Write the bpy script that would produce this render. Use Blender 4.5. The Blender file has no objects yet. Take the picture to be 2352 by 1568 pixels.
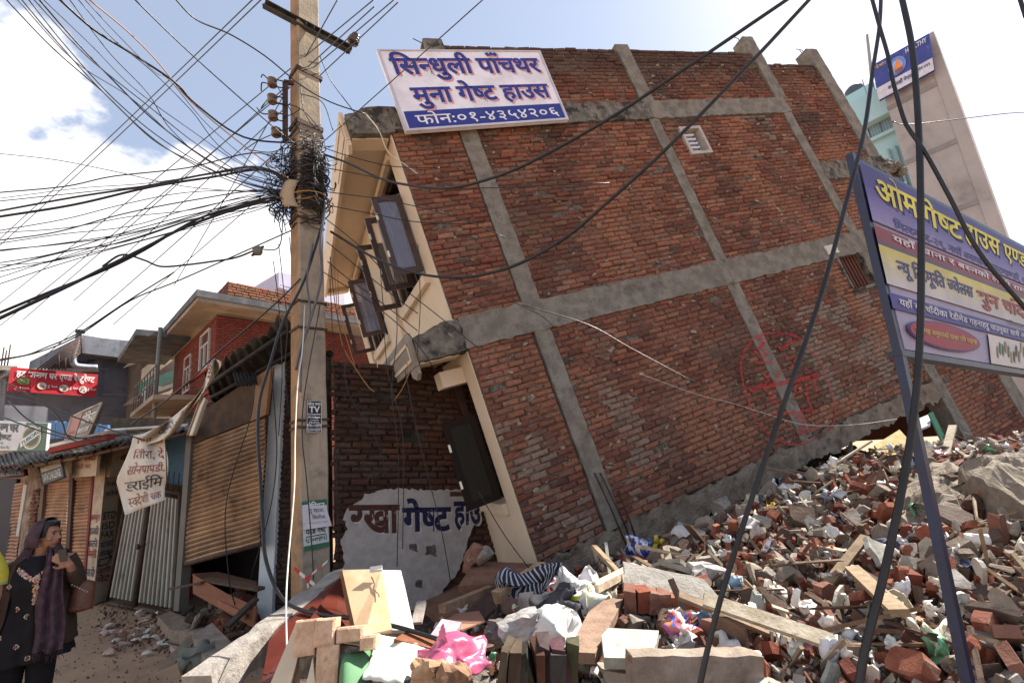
import bpy, bmesh, math, random
from mathutils import Vector, Matrix, Quaternion, noise, Euler
random.seed(7)
scn = bpy.context.scene
COL = scn.collection
RAD = math.radians
# ------------------------------------------------------------------ camera
FPX = 1100.0                      # focal length in pixels of a 2352 wide picture
PITCH, ROLL = RAD(13.155), RAD(5.62)
C = Vector((0, 0, 1.75))
FW = Vector((0, math.cos(PITCH), math.sin(PITCH)))
R0, U0 = Vector((1, 0, 0)), Vector((0, -math.sin(PITCH), math.cos(PITCH)))
UPV = U0 * math.cos(ROLL) + R0 * math.sin(ROLL)
RT = R0 * math.cos(ROLL) - U0 * math.sin(ROLL)
cam_d = bpy.data.cameras.new('camera'); cam = bpy.data.objects.new('camera', cam_d); COL.objects.link(cam)
cam_d.sensor_width = 36; cam_d.lens = FPX / 2352 * 36; cam_d.clip_start = 0.05; cam_d.clip_end = 3000
cam.matrix_world = Matrix.Translation(C) @ Matrix((RT, UPV, -FW)).transposed().to_4x4()
scn.camera = cam
# ------------------------------------------------------------------ light
SUN_AZ, SUN_EL = 34.0, 44.0         # azimuth counted from +X towards +Y
sd = Vector((math.cos(RAD(SUN_AZ)) * math.cos(RAD(SUN_EL)), math.sin(RAD(SUN_AZ)) * math.cos(RAD(SUN_EL)), math.sin(RAD(SUN_EL))))
sun_d = bpy.data.lights.new('sun', 'SUN'); sun_d.energy = 5.0; sun_d.angle = RAD(0.5); sun_d.color = (1, .93, .82)
sun = bpy.data.objects.new('sun', sun_d); COL.objects.link(sun)
sun.rotation_euler = (-sd).to_track_quat('-Z', 'Y').to_euler(); sun.location = (20, 6, 20)
world = bpy.data.worlds.new('World'); scn.world = world; world.use_nodes = True
wn = world.node_tree; wn.nodes.clear()
def N(t, ty, **kw):
    n = t.nodes.new(ty)
    for k, v in kw.items():
        if k in ('loc',): continue
        if hasattr(n, k): setattr(n, k, v)
    return n
def L(t, a, b): t.links.new(a, b)
sky = N(wn, 'ShaderNodeTexSky'); sky.sky_type = 'NISHITA'; sky.sun_disc = False
sky.sun_elevation = RAD(SUN_EL); sky.sun_rotation = RAD(90 - SUN_AZ); sky.air_density = 1.0; sky.dust_density = 3.0; sky.ozone_density = 1.0; sky.altitude = 1300
tc = N(wn, 'ShaderNodeTexCoord')
def wnoise(scale, detail, rough, vec, dist=0.0):
    n = N(wn, 'ShaderNodeTexNoise'); n.inputs['Scale'].default_value = scale; n.inputs['Detail'].default_value = detail
    n.inputs['Roughness'].default_value = rough; n.inputs['Distortion'].default_value = dist; L(wn, vec, n.inputs['Vector']); return n
def wmath(op, a, b=None, clamp=False):
    n = N(wn, 'ShaderNodeMath'); n.operation = op; n.use_clamp = clamp
    for i, x in enumerate((a, b)):
        if x is None: continue
        if isinstance(x, (int, float)): n.inputs[i].default_value = x
        else: L(wn, x, n.inputs[i])
    return n.outputs[0]
mp = N(wn, 'ShaderNodeMapping'); mp.inputs['Scale'].default_value = (1, 1, 1.5); mp.inputs['Location'].default_value = (0.0, 0.0, 0.0); L(wn, tc.outputs['Generated'], mp.inputs['Vector'])
n1 = wnoise(3.2, 9, .56, mp.outputs[0]); n2 = wnoise(1.1, 4, .5, mp.outputs[0])
sep = N(wn, 'ShaderNodeSeparateXYZ'); L(wn, tc.outputs['Generated'], sep.inputs[0])
# cumulus bank low over the western roofs (away from the sun side), thinning upwards, thin veil towards the sun
west = wmath('MULTIPLY', sep.outputs['X'], -0.75)
low = wmath('MULTIPLY', sep.outputs['Z'], -1.25)
field = wmath('ADD', wmath('ADD', west, low), 0.30)
dens = wmath('ADD', field, wmath('ADD', wmath('MULTIPLY', wmath('SUBTRACT', n1.outputs[0], .5), 1.35), wmath('MULTIPLY', wmath('SUBTRACT', n2.outputs[0], .5), .6)))
mask = N(wn, 'ShaderNodeMapRange'); mask.interpolation_type = 'SMOOTHSTEP'; L(wn, dens, mask.inputs[0]); mask.inputs[1].default_value = 0.0; mask.inputs[2].default_value = .10
cloudcol = N(wn, 'ShaderNodeMix'); cloudcol.data_type = 'RGBA'
cloudcol.inputs[6].default_value = (9.2, 9.0, 8.9, 1); cloudcol.inputs[7].default_value = (6.9, 6.9, 7.3, 1)
n3 = wnoise(2.6, 6, .55, mp.outputs[0]); mr3 = N(wn, 'ShaderNodeMapRange'); L(wn, n3.outputs[0], mr3.inputs[0]); mr3.inputs[1].default_value = .45; mr3.inputs[2].default_value = .68
L(wn, mr3.outputs[0], cloudcol.inputs[0])
mixc = N(wn, 'ShaderNodeMix'); mixc.data_type = 'RGBA'; L(wn, mask.outputs[0], mixc.inputs[0])
skb = N(wn, 'ShaderNodeMix'); skb.data_type = 'RGBA'; skb.inputs[0].default_value = .34; L(wn, sky.outputs[0], skb.inputs[6]); skb.inputs[7].default_value = (6.4, 7.2, 8.8, 1)   # thin high haze
L(wn, skb.outputs[2], mixc.inputs[6]); L(wn, cloudcol.outputs[2], mixc.inputs[7])
bg = N(wn, 'ShaderNodeBackground'); bg.inputs[1].default_value = 0.064; L(wn, mixc.outputs[2], bg.inputs[0])
wo = N(wn, 'ShaderNodeOutputWorld'); L(wn, bg.outputs[0], wo.inputs[0])
vs = scn.view_settings; scn.display_settings.display_device = 'sRGB'
vs.view_transform = 'Standard'; vs.look = 'None'; vs.gamma = 1; vs.use_curve_mapping = False; vs.exposure = 1.36
scn.cycles.max_bounces = 6; scn.cycles.diffuse_bounces = 3; scn.cycles.glossy_bounces = 3; scn.cycles.transmission_bounces = 4; scn.cycles.transparent_max_bounces = 6

# ------------------------------------------------------------------ helpers
def ray(x, y): return RT * (x - 1176) + UPV * (784 - y) + FW * FPX
def atY(x, y, Y):
    d = ray(x, y); return C + d * (Y / d.y)
def onz(x, y, z):
    d = ray(x, y); return C + d * ((z - C.z) / d.z)
class Frame:
    """origin and two in-plane axes a, b (a need not be square to b); n is the plane normal, away from the viewer"""
    def __init__(s, o, a, b, n=None):
        s.o = Vector(o); s.a = Vector(a).normalized(); s.b = Vector(b).normalized()
        s.n = s.b.cross(s.a).normalized() if n is None else Vector(n).normalized()
        if n is None and s.n.dot(s.o - C) < 0: s.n = -s.n
        s.pn = s.b.cross(s.a).normalized()
    def pt(s, a, b, c=0): return s.o + s.a * a + s.b * b + s.n * c
    def hit(s, x, y, c=0):
        d = ray(x, y); t = (s.o + s.n * c - C).dot(s.pn) / d.dot(s.pn); return C + d * t
    def pix(s, x, y, c=0):
        q = s.hit(x, y, c) - s.o - s.n * c
        ab = s.a.dot(s.b); qa, qb = q.dot(s.a), q.dot(s.b); den = 1 - ab * ab
        return ((qa - ab * qb) / den, (qb - ab * qa) / den)
def rnd(a, b): return a + (b - a) * random.random()
def rvec(s): return Vector((rnd(-s, s), rnd(-s, s), rnd(-s, s)))
def fbm(p, o=4): return noise.fractal(Vector(p), 1.0, 2.0, o)
class MB:
    def __init__(s): s.v = []; s.f = []; s.c = []; s.sm = []
    def add(s, vs, fs, col=(1, 1, 1), smooth=False):
        k = len(s.v); s.v += [Vector(q) for q in vs]
        for f in fs: s.f.append([k + i for i in f]); s.c.append(col); s.sm.append(smooth)
    def quad(s, a, b, c, d, col=(1, 1, 1)): s.add([a, b, c, d], [(0, 1, 2, 3)], col)
    def box(s, o, ax, ay, az, col=(1, 1, 1)):
        """box from corner o along three edge vectors"""
        o, ax, ay, az = map(Vector, (o, ax, ay, az))
        vs = [o, o + ax, o + ax + ay, o + ay, o + az, o + ax + az, o + ax + ay + az, o + ay + az]
        fs = [(0, 3, 2, 1), (4, 5, 6, 7), (0, 1, 5, 4), (1, 2, 6, 5), (2, 3, 7, 6), (3, 0, 4, 7)]
        if ax.cross(ay).dot(az) < 0: fs = [f[::-1] for f in fs]
        s.add(vs, fs, col)
    def cbox(s, c, M, d, col=(1, 1, 1), jit=0.0):
        """centred box, M rotation matrix, d full sizes"""
        ax, ay, az = M @ Vector((d[0], 0, 0)), M @ Vector((0, d[1], 0)), M @ Vector((0, 0, d[2]))
        k = len(s.v); s.box(Vector(c) - (ax + ay + az) / 2, ax, ay, az, col)
        if jit:
            for i in range(k, len(s.v)): s.v[i] += rvec(jit)
    def fbox(s, fr, a0, a1, b0, b1, c0, c1, col=(1, 1, 1)):
        s.box(fr.pt(a0, b0, c0), fr.a * (a1 - a0), fr.b * (b1 - b0), fr.n * (c1 - c0), col)
    def prism(s, fr, pts, c0, c1, col=(1, 1, 1), jz=0.0):
        n = len(pts)
        f = [fr.pt(a, b, c0 + (rnd(-jz, jz) if jz else 0)) for a, b in pts]; g = [fr.pt(a, b, c1) for a, b in pts]
        fs = [tuple(range(n)), tuple(range(2 * n - 1, n - 1, -1))] + [(i, i + n, (i + 1) % n + n, (i + 1) % n) for i in range(n)]
        s.add(f + g, fs, col)
    def tube(s, pts, r, n=6, col=(1, 1, 1), r1=None, caps=True):
        pts = [Vector(p) for p in pts]; m = len(pts); r1 = r if r1 is None else r1
        t0 = (pts[1] - pts[0]).normalized(); up = Vector((0, 0, 1)) if abs(t0.z) < .9 else Vector((1, 0, 0))
        nx = t0.cross(up).normalized(); vs = []
        for i, p in enumerate(pts):
            t = (pts[min(i + 1, m - 1)] - pts[max(i - 1, 0)])
            t = t.normalized() if t.length > 1e-9 else t0
            nx = nx - t * nx.dot(t); nx = nx.normalized() if nx.length > 1e-6 else t.orthogonal().normalized()
            ny = t.cross(nx); rr = r + (r1 - r) * i / (m - 1)
            for k in range(n):
                a = 2 * math.pi * k / n; vs.append(p + nx * math.cos(a) * rr + ny * math.sin(a) * rr)
        fs = [(i * n + k, i * n + (k + 1) % n, (i + 1) * n + (k + 1) % n, (i + 1) * n + k) for i in range(m - 1) for k in range(n)]
        if caps: fs += [tuple(range(n))[::-1], tuple(range((m - 1) * n, m * n))]
        s.add(vs, fs, col, True)
    def lathe(s, c, ax, prof, n=12, col=(1, 1, 1)):
        """prof: (radius, height) along axis ax"""
        ax = Vector(ax).normalized(); x = ax.orthogonal().normalized(); y = ax.cross(x); vs = []
        for r, h in prof:
            for k in range(n):
                a = 2 * math.pi * k / n; vs.append(Vector(c) + ax * h + (x * math.cos(a) + y * math.sin(a)) * r)
        m = len(prof)
        fs = [(i * n + k, i * n + (k + 1) % n, (i + 1) * n + (k + 1) % n, (i + 1) * n + k) for i in range(m - 1) for k in range(n)]
        s.add(vs, fs + [tuple(range(n))[::-1], tuple(range((m - 1) * n, m * n))], col, True)
    def grid(s, P, nu, nv, col=(1, 1, 1), smooth=True, colf=None):
        """P(i/nu, j/nv) -> point"""
        k = len(s.v)
        for j in range(nv + 1):
            for i in range(nu + 1): s.v.append(Vector(P(i / nu, j / nv)))
        for j in range(nv):
            for i in range(nu):
                a = k + j * (nu + 1) + i; s.f.append([a, a + 1, a + nu + 2, a + nu + 1])
                s.c.append(colf((i + .5) / nu, (j + .5) / nv) if colf else col); s.sm.append(smooth)
    def sheet(s, P, nu, nv, th, col=(1, 1, 1), smooth=True, colf=None):
        """a grid with thickness: P(u,v) front, offset by th along its normal"""
        pts = [[Vector(P(i / nu, j / nv)) for i in range(nu + 1)] for j in range(nv + 1)]
        def nrm(i, j):
            a = pts[j][min(i + 1, nu)] - pts[j][max(i - 1, 0)]; b = pts[min(j + 1, nv)][i] - pts[max(j - 1, 0)][i]
            n = a.cross(b); return n.normalized() if n.length > 1e-12 else Vector((0, 0, 1))
        k = len(s.v); W = nu + 1
        for j in range(nv + 1): s.v += pts[j]
        for j in range(nv + 1): s.v += [pts[j][i] - nrm(i, j) * th for i in range(nu + 1)]
        o = k + W * (nv + 1)
        def cc(i, j): return colf((i + .5) / nu, (j + .5) / nv) if colf else col
        for j in range(nv):
            for i in range(nu):
                a = j * W + i
                s.f.append([k + a, k + a + 1, k + a + W + 1, k + a + W]); s.c.append(cc(i, j)); s.sm.append(smooth)
                s.f.append([o + a, o + a + W, o + a + W + 1, o + a + 1]); s.c.append(cc(i, j)); s.sm.append(smooth)
        for i in range(nu):
            for a, b in ((i + 1, i), (nv * W + i, nv * W + i + 1)):
                s.f.append([k + a, k + b, o + b, o + a]); s.c.append(cc(i, 0)); s.sm.append(False)
        for j in range(nv):
            for a, b in ((j * W, (j + 1) * W), ((j + 1) * W + nu, j * W + nu)):
                s.f.append([k + a, k + b, o + b, o + a]); s.c.append(cc(0, j)); s.sm.append(False)
    def chunk(s, c, M, d, col=(1, 1, 1), rough=.25, sub=1, flat=True):
        """broken lump: a noisy icosphere squared off towards a box"""
        seed = rvec(50); k = len(s.v); base = ICO[sub]
        for p in base[0]:
            m = max(abs(p.x), abs(p.y), abs(p.z)); q = p.lerp(p / m, .62)
            q = q * (1 + rough * noise.noise(q * 1.6 + seed) + rough * .5 * noise.noise(q * 4 + seed) + (rough * .3 * noise.noise(q * 10 + seed) if sub > 2 else 0))
            s.v.append(Vector(c) + M @ Vector((q.x * d[0] / 2, q.y * d[1] / 2, q.z * d[2] / 2)))
        for f in base[1]: s.f.append([k + i for i in f]); s.c.append(col); s.sm.append(not flat)
    def build(s, name, m, parent=None, label=None, cat=None, group=None, kind=None, loc=None):
        if not s.v: return None
        if parent is None:
            if loc is None:
                xs = [v.x for v in s.v]; ys = [v.y for v in s.v]; zs = [v.z for v in s.v]
                loc = Vector(((min(xs) + max(xs)) / 2, (min(ys) + max(ys)) / 2, min(zs)))
        else: loc = Vector((0, 0, 0))
        me = bpy.data.meshes.new(name)
        me.from_pydata([v - loc for v in s.v] if parent is None else s.v, [], s.f)
        at = me.attributes.new('col', 'FLOAT_COLOR', 'FACE')
        buf = []
        for c in s.c: buf += [c[0], c[1], c[2], 1.0]
        at.data.foreach_set('color', buf)
        me.polygons.foreach_set('use_smooth', s.sm)
        if m: me.materials.append(m)
        me.update()
        o = bpy.data.objects.new(name, me); COL.objects.link(o)
        if parent is None: o.location = loc
        else: attach(o, parent)
        return tag(o, label, cat, group, kind)
def attach(o, parent):
    o.parent = parent
    inv = Matrix.Translation(-world_loc(parent)); o.matrix_parent_inverse = inv
def world_loc(o):
    # things are only ever translated; parts keep world coordinates, so their own offset is zero
    return Vector(o.location) if o.parent is None else Vector((0, 0, 0))
def tag(o, label=None, cat=None, group=None, kind=None):
    if label: o['label'] = label
    if cat: o['category'] = cat
    if group: o['group'] = group
    if kind: o['kind'] = kind
    return o
def thing(name, loc, label, cat, group=None):
    o = bpy.data.objects.new(name, None); COL.objects.link(o); o.location = loc; o.empty_display_size = .1
    return tag(o, label, cat, group)
def _ico(sub):
    bm = bmesh.new(); bmesh.ops.create_icosphere(bm, subdivisions=sub, radius=1)
    r = ([v.co.copy() for v in bm.verts], [[v.index for v in f.verts] for f in bm.faces]); bm.free(); return r
ICO = {1: _ico(1), 2: _ico(2), 3: _ico(3)}
def rotm(): return Euler((rnd(0, 6.28), rnd(0, 6.28), rnd(0, 6.28))).to_matrix()
def jag(poly, step, amp):
    """break a polygon's edges into jittered steps"""
    out = []
    for i, p in enumerate(poly):
        q = poly[(i + 1) % len(poly)]; d = math.hypot(q[0] - p[0], q[1] - p[1]); n = max(1, int(d / step))
        for k in range(n):
            t = k / n; j = amp
            out.append((p[0] + (q[0] - p[0]) * t + rnd(-j, j), p[1] + (q[1] - p[1]) * t + rnd(-j, j)))
    return out
def smooth_path(pts, n=6):
    """Catmull-Rom through points"""
    pts = [Vector(p) for p in pts]; P = [pts[0] * 2 - pts[1]] + pts + [pts[-1] * 2 - pts[-2]]; out = []
    for i in range(1, len(P) - 2):
        a, b, c, d = P[i - 1:i + 3]
        for k in range(n):
            t = k / n; out.append(.5 * ((2 * b) + (c - a) * t + (2 * a - 5 * b + 4 * c - d) * t * t + (3 * b - a - 3 * c + d) * t ** 3))
    out.append(pts[-1]); return out

# ------------------------------------------------------------------ materials
MATS = {}
def mat(name, col=(.5, .5, .5), col2=None, sc=3.0, rough=.85, bump=.3, bsc=30.0, vc=False, stains=(), metal=0.0, spec=.3, alpha=None, trans=0.0, sss=0, bdist=.01, streak=None, detail=8):
    """col/col2 mixed by noise; vc multiplies by the face colour; stains: (colour, scale, lo, hi, strength)"""
    if name in MATS: return MATS[name]
    m = bpy.data.materials.new(name); m.use_nodes = True; t = m.node_tree
    b = t.nodes['Principled BSDF']; b.inputs['Roughness'].default_value = rough; b.inputs['Metallic'].default_value = metal
    b.inputs['Specular IOR Level'].default_value = spec
    geo = N(t, 'ShaderNodeNewGeometry'); pos = geo.outputs['Position']
    def nz(scale, det=detail, rg=.6, vec=pos):
        n = N(t, 'ShaderNodeTexNoise'); n.inputs['Scale'].default_value = scale; n.inputs['Detail'].default_value = det; n.inputs['Roughness'].default_value = rg
        L(t, vec, n.inputs['Vector']); return n.outputs[0]
    def ramp(x, lo, hi):
        n = N(t, 'ShaderNodeMapRange'); n.interpolation_type = 'SMOOTHSTEP'; L(t, x, n.inputs[0]); n.inputs[1].default_value = lo; n.inputs[2].default_value = hi; return n.outputs[0]
    def mix(fac, a, c, blend='MIX'):
        n = N(t, 'ShaderNodeMix'); n.data_type = 'RGBA'; n.blend_type = blend
        if isinstance(fac, (int, float)): n.inputs[0].default_value = fac
        else: L(t, fac, n.inputs[0])
        for i, x in ((6, a), (7, c)):
            if isinstance(x, tuple): n.inputs[i].default_value = (*x, 1)
            else: L(t, x, n.inputs[i])
        return n.outputs[2]
    cur = col
    if col2: cur = mix(ramp(nz(sc), .35, .65), col, col2)
    if vc:
        a = N(t, 'ShaderNodeAttribute'); a.attribute_name = 'col'; cur = mix(1.0, cur, a.outputs['Color'], 'MULTIPLY')
    for (sc_, ss, lo, hi, st) in stains:
        f = ramp(nz(ss), lo, hi); mm = N(t, 'ShaderNodeMath'); mm.operation = 'MULTIPLY'; L(t, f, mm.inputs[0]); mm.inputs[1].default_value = st
        cur = mix(mm.outputs[0], cur, sc_)
    if streak:
        mpn = N(t, 'ShaderNodeMapping'); mpn.inputs['Scale'].default_value = streak[1]; L(t, pos, mpn.inputs[0])
        f = ramp(nz(1.0, 6, .6, mpn.outputs[0]), streak[2], streak[3]); mm = N(t, 'ShaderNodeMath'); mm.operation = 'MULTIPLY'; L(t, f, mm.inputs[0]); mm.inputs[1].default_value = streak[4]
        cur = mix(mm.outputs[0], cur, streak[0])
    if isinstance(cur, tuple): b.inputs['Base Color'].default_value = (*cur, 1)
    else: L(t, cur, b.inputs['Base Color'])
    if bump:
        bn = N(t, 'ShaderNodeBump'); bn.inputs['Strength'].default_value = bump; bn.inputs['Distance'].default_value = bdist
        L(t, nz(bsc, 6, .65), bn.inputs['Height']); L(t, bn.outputs[0], b.inputs['Normal'])
    if trans: b.inputs['Transmission Weight'].default_value = trans
    if alpha is not None: b.inputs['Alpha'].default_value = alpha
    MATS[name] = m; return m
M_BRICK = mat('brick', (1, 1, 1), (.72, .68, .66), 22, .92, .55, 70, vc=True, stains=[((.20, .18, .155), 9, .60, .74, .45)], bdist=.012)
M_MORTAR = mat('mortar', (.075, .06, .048), (.21, .18, .145), 14, .95, .9, 45, stains=[((.06, .045, .035), 5, .5, .7, .7)], bdist=.03)
M_CONC = mat('concrete', (.19, .168, .14), (.29, .262, .22), 6, .95, 1.0, 40, stains=[((.075, .062, .05), 4.5, .56, .7, .5), ((.42, .385, .33), 13, .62, .74, .5), ((.05, .04, .035), 30, .64, .72, .6)], bdist=.03)
M_CONCD = mat('weathered_concrete', (.13, .115, .095), (.26, .235, .195), 7, .95, 1.0, 35, stains=[((.03, .027, .024), 5, .48, .62, .9), ((.42, .40, .36), 16, .62, .7, .6)], bdist=.035)
M_CREAM = mat('cream_plaster', (.72, .60, .46), (.66, .55, .42), 2.0, .8, .12, 60, stains=[((.42, .35, .27), 4, .66, .82, .3)])
M_WOOD = mat('dark_window_wood', (.075, .04, .028), (.045, .026, .022), 8, .45, .25, 60, spec=.5)
M_GLASS = mat('window_glass', (.22, .24, .33), None, 1, .05, 0, 1, spec=.9, alpha=.55)
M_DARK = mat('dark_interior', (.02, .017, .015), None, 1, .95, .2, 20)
M_IRON = mat('rusty_iron', (.085, .05, .035), (.05, .032, .027), 12, .7, .4, 60, metal=.3)
M_CABLE = mat('black_cable_rubber', (.009, .009, .011), (.018, .018, .02), 6, .42, .2, 60, spec=.4)
M_CABLEG = mat('grey_cable_sheath', (.12, .12, .14), (.07, .07, .085), 6, .5, .15, 80, spec=.4)
M_CABLEC = mat('copper_coloured_wire', (.35, .18, .07), None, 1, .5, .1, 60)
M_CABLEW = mat('pale_cable_sheath', (.62, .58, .50), None, 1, .5, .1, 60)
M_VC = mat('painted_surface', (1, 1, 1), (.86, .86, .86), 5, .7, .2, 40, vc=True, stains=[((.25, .2, .15), 6, .66, .8, .35)])
M_PRINT = mat('printed_sheet', (1, 1, 1), (.84, .83, .82), 3, .5, .12, 9, vc=True, stains=[((.36, .31, .26), 5, .58, .78, .4)], bdist=.02)
M_INK = mat('sign_ink', (1, 1, 1), (.80, .80, .82), 4, .5, .05, 12, vc=True, stains=[((.34, .31, .30), 7, .58, .8, .35)])
M_PAINTED = mat('worn_wall_paint', (1, 1, 1), (.8, .8, .8), 10, .9, .5, 60, vc=True, stains=[((.36, .33, .29), 13, .56, .66, .75)])

# ------------------------------------------------------------------ lettering (Devanagari shaped by hand: half letters are cut at the stem)
_adv = {}
def _textmesh(s, off, shear=0.0):
    c = bpy.data.curves.new('lettering', 'FONT'); c.body = s; c.size = 1; c.offset = off; c.resolution_u = 3; c.shear = shear
    o = bpy.data.objects.new('lettering', c); COL.objects.link(o)
    dg = bpy.context.evaluated_depsgraph_get(); me = bpy.data.meshes.new_from_object(o.evaluated_get(dg))
    vs = [v.co.copy() for v in me.vertices]; fs = [list(p.vertices) for p in me.polygons]
    bpy.data.objects.remove(o); bpy.data.curves.remove(c); bpy.data.meshes.remove(me); return vs, fs
def _advance(s):
    if s not in _adv:
        _adv[s] = max(v.x for v in _textmesh(s + 'N', 0)[0]) - _nw() if s else 0
    return _adv[s]
_nwc = []
def _nw():
    if not _nwc: _nwc.append(max(v.x for v in _textmesh('N', 0)[0]))
    return _nwc[0]
STEM = set('नणषगतथधपबभमयलवशसघचजञख')
def text_geo(s, off=0.0):
    """visual order text; letter + '~' = half form"""
    vs, fs, x = [], [], 0.0; run = ''; i = 0
    def put(g, dx):
        k = len(vs); vs.extend(Vector((v.x + dx, v.y, 0)) for v in g[0]); fs.extend([k + q for q in f] for f in g[1])
    while i <= len(s):
        half = i + 1 < len(s) and s[i + 1] == '~'
        if i == len(s) or half:
            if run: put(_textmesh(run, off), x); x += _advance(run); run = ''
            if half:
                g = _textmesh(s[i], off); cut = _advance(s[i]) - .17
                bm = bmesh.new(); bv = [bm.verts.new(v) for v in g[0]]
                for f in g[1]:
                    try: bm.faces.new([bv[q] for q in f])
                    except ValueError: pass
                bmesh.ops.bisect_plane(bm, geom=bm.verts[:] + bm.edges[:] + bm.faces[:], plane_co=(cut, 0, 0), plane_no=(1, 0, 0), clear_outer=True)
                bm.verts.index_update(); put(([v.co.copy() for v in bm.verts], [[v.index for v in f.verts] for f in bm.faces]), x); bm.free()
                x += cut; i += 2; continue
        if i < len(s): run += s[i]
        i += 1
    return vs, fs
def lettering(mb, s, P, col, off=.012, fit=None, wob=0.0):
    """P(x01, y01) maps the unit box of the text's bounding box to space; fit=(ymin,ymax) uses fixed font extents"""
    vs, fs = text_geo(s, off)
    if not vs: return
    x0, x1 = min(v.x for v in vs), max(v.x for v in vs)
    y0, y1 = fit if fit else (min(v.y for v in vs), max(v.y for v in vs))
    mb.add([P((v.x - x0) / (x1 - x0), (v.y - y0) / (y1 - y0)) + (rvec(wob) if wob else Vector((0, 0, 0))) for v in vs], fs, col)
def bil(A, B, Cc, D):
    """bilinear patch: A bottom-left, B bottom-right, Cc top-right, D top-left"""
    A, B, Cc, D = map(Vector, (A, B, Cc, D))
    return lambda x, y: A * (1 - x) * (1 - y) + B * x * (1 - y) + Cc * x * y + D * (1 - x) * y
def sub(P, x0, x1, y0, y1, off=Vector((0, 0, 0))):
    return lambda x, y: P(x0 + (x1 - x0) * x, y0 + (y1 - y0) * y) + off
# ================================================================== brick laying
def brick_geo(mb, fr, a0, a1, b0, b1, cf, cb, col, jit=.005, ch=.010):
    j = lambda: rnd(-jit, jit)
    o = [(a0 + j(), b0 + j()), (a1 + j(), b0 + j()), (a1 + j(), b1 + j()), (a0 + j(), b1 + j())]
    sx = [1, -1, -1, 1]; sy = [1, 1, -1, -1]
    t = [rnd(-.006, .006) for _ in range(2)]
    vs = [fr.pt(a, b, cb) for a, b in o] + [fr.pt(a, b, cf + ch * .9 + rnd(0, .004)) for a, b in o]
    vs += [fr.pt(a + sx[i] * (ch + abs(j())), b + sy[i] * (ch + abs(j())), cf + (t[0] if i in (0, 3) else t[1])) for i, (a, b) in enumerate(o)]
    fs = [(i, (i + 1) % 4, (i + 1) % 4 + 4, i + 4) for i in range(4)] + [(i + 4, (i + 1) % 4 + 4, (i + 1) % 4 + 8, i + 8) for i in range(4)] + [(8, 9, 10, 11)]
    mb.add(vs, fs, col)
BRICKPAL = [(.215, .072, .045), (.25, .088, .052), (.18, .06, .040), (.27, .11, .066), (.30, .135, .082), (.14, .054, .040), (.225, .08, .054), (.20, .086, .06)]
def brick_wall(fr, parent, b0, b1, spans, Lb=.225, Hb=.073, gap=.0155, depth=.07, colf=None, nsep=300, proud=.016, skip=None, wave=0.02, name='brick', m=None, jit=.006, recess=0.0):
    m = m or M_BRICK; items = []; row = 0; b = b0
    while b + Hb * .6 < b1:
        h = Hb * rnd(.93, 1.06); off = (.5 if row % 2 else 0) * Lb + rnd(-.03, .03)
        for (a0, a1) in spans(b + h / 2):
            a = a0
            first = ((a0 + off) % Lb)
            while a < a1 - .025:
                L1 = (Lb if a > a0 else (Lb - first if Lb - first > .06 else 2 * Lb - first)) * rnd(.93, 1.05)
                if a1 - (a + L1) < .05: L1 = a1 - a
                e = min(a + L1, a1); w = wave * noise.noise(Vector((a * .55, b * .9, 3.3)))
                w2 = wave * noise.noise(Vector((e * .55, b * .9, 3.3)))
                am, bm_ = (a + e) / 2, b + h / 2
                if not (skip and skip(am, bm_)) and random.random() > .006:
                    items.append((a + gap / 2, e - gap / 2, b + gap / 2 + (w + w2) / 2, min(b + h - gap / 2 + (w + w2) / 2, b1 + .02), -recess - (rnd(0, proud) if random.random() < .93 else rnd(proud, proud * 2.2)), am, bm_))
                a = e
        b += h; row += 1
    def key(it):
        p = fr.pt(it[5], it[6]); d = p - C; z = d.dot(FW)
        if z < .1: return 1e9
        x, y = 1176 + FPX * d.dot(RT) / z, 784 - FPX * d.dot(UPV) / z
        return d.length if (0 < x < 2352 and 0 < y < 1568) else 1e6 + d.length
    items.sort(key=key)
    rest = MB()
    for i, it in enumerate(items):
        base = random.choice(BRICKPAL); k = rnd(.78, 1.2); c = tuple(x * k for x in base)
        if colf: c = colf(it[5], it[6], c)
        if i < nsep:
            one = MB(); brick_geo(one, fr, it[0], it[1], it[2], it[3], it[4], depth, c, jit); one.build(name, m, parent)
        else: brick_geo(rest, fr, it[0], it[1], it[2], it[3], it[4], depth, c, jit)
    rest.build('brickwork', m, parent, kind='stuff')
def lerp3(a, b, t):
    t = max(0, min(1, t)); return tuple(a[i] * (1 - t) + b[i] * t for i in range(3))
def sstep(a, b, x):
    t = max(0, min(1, (x - a) / (b - a))); return t * t * (3 - 2 * t)

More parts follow.
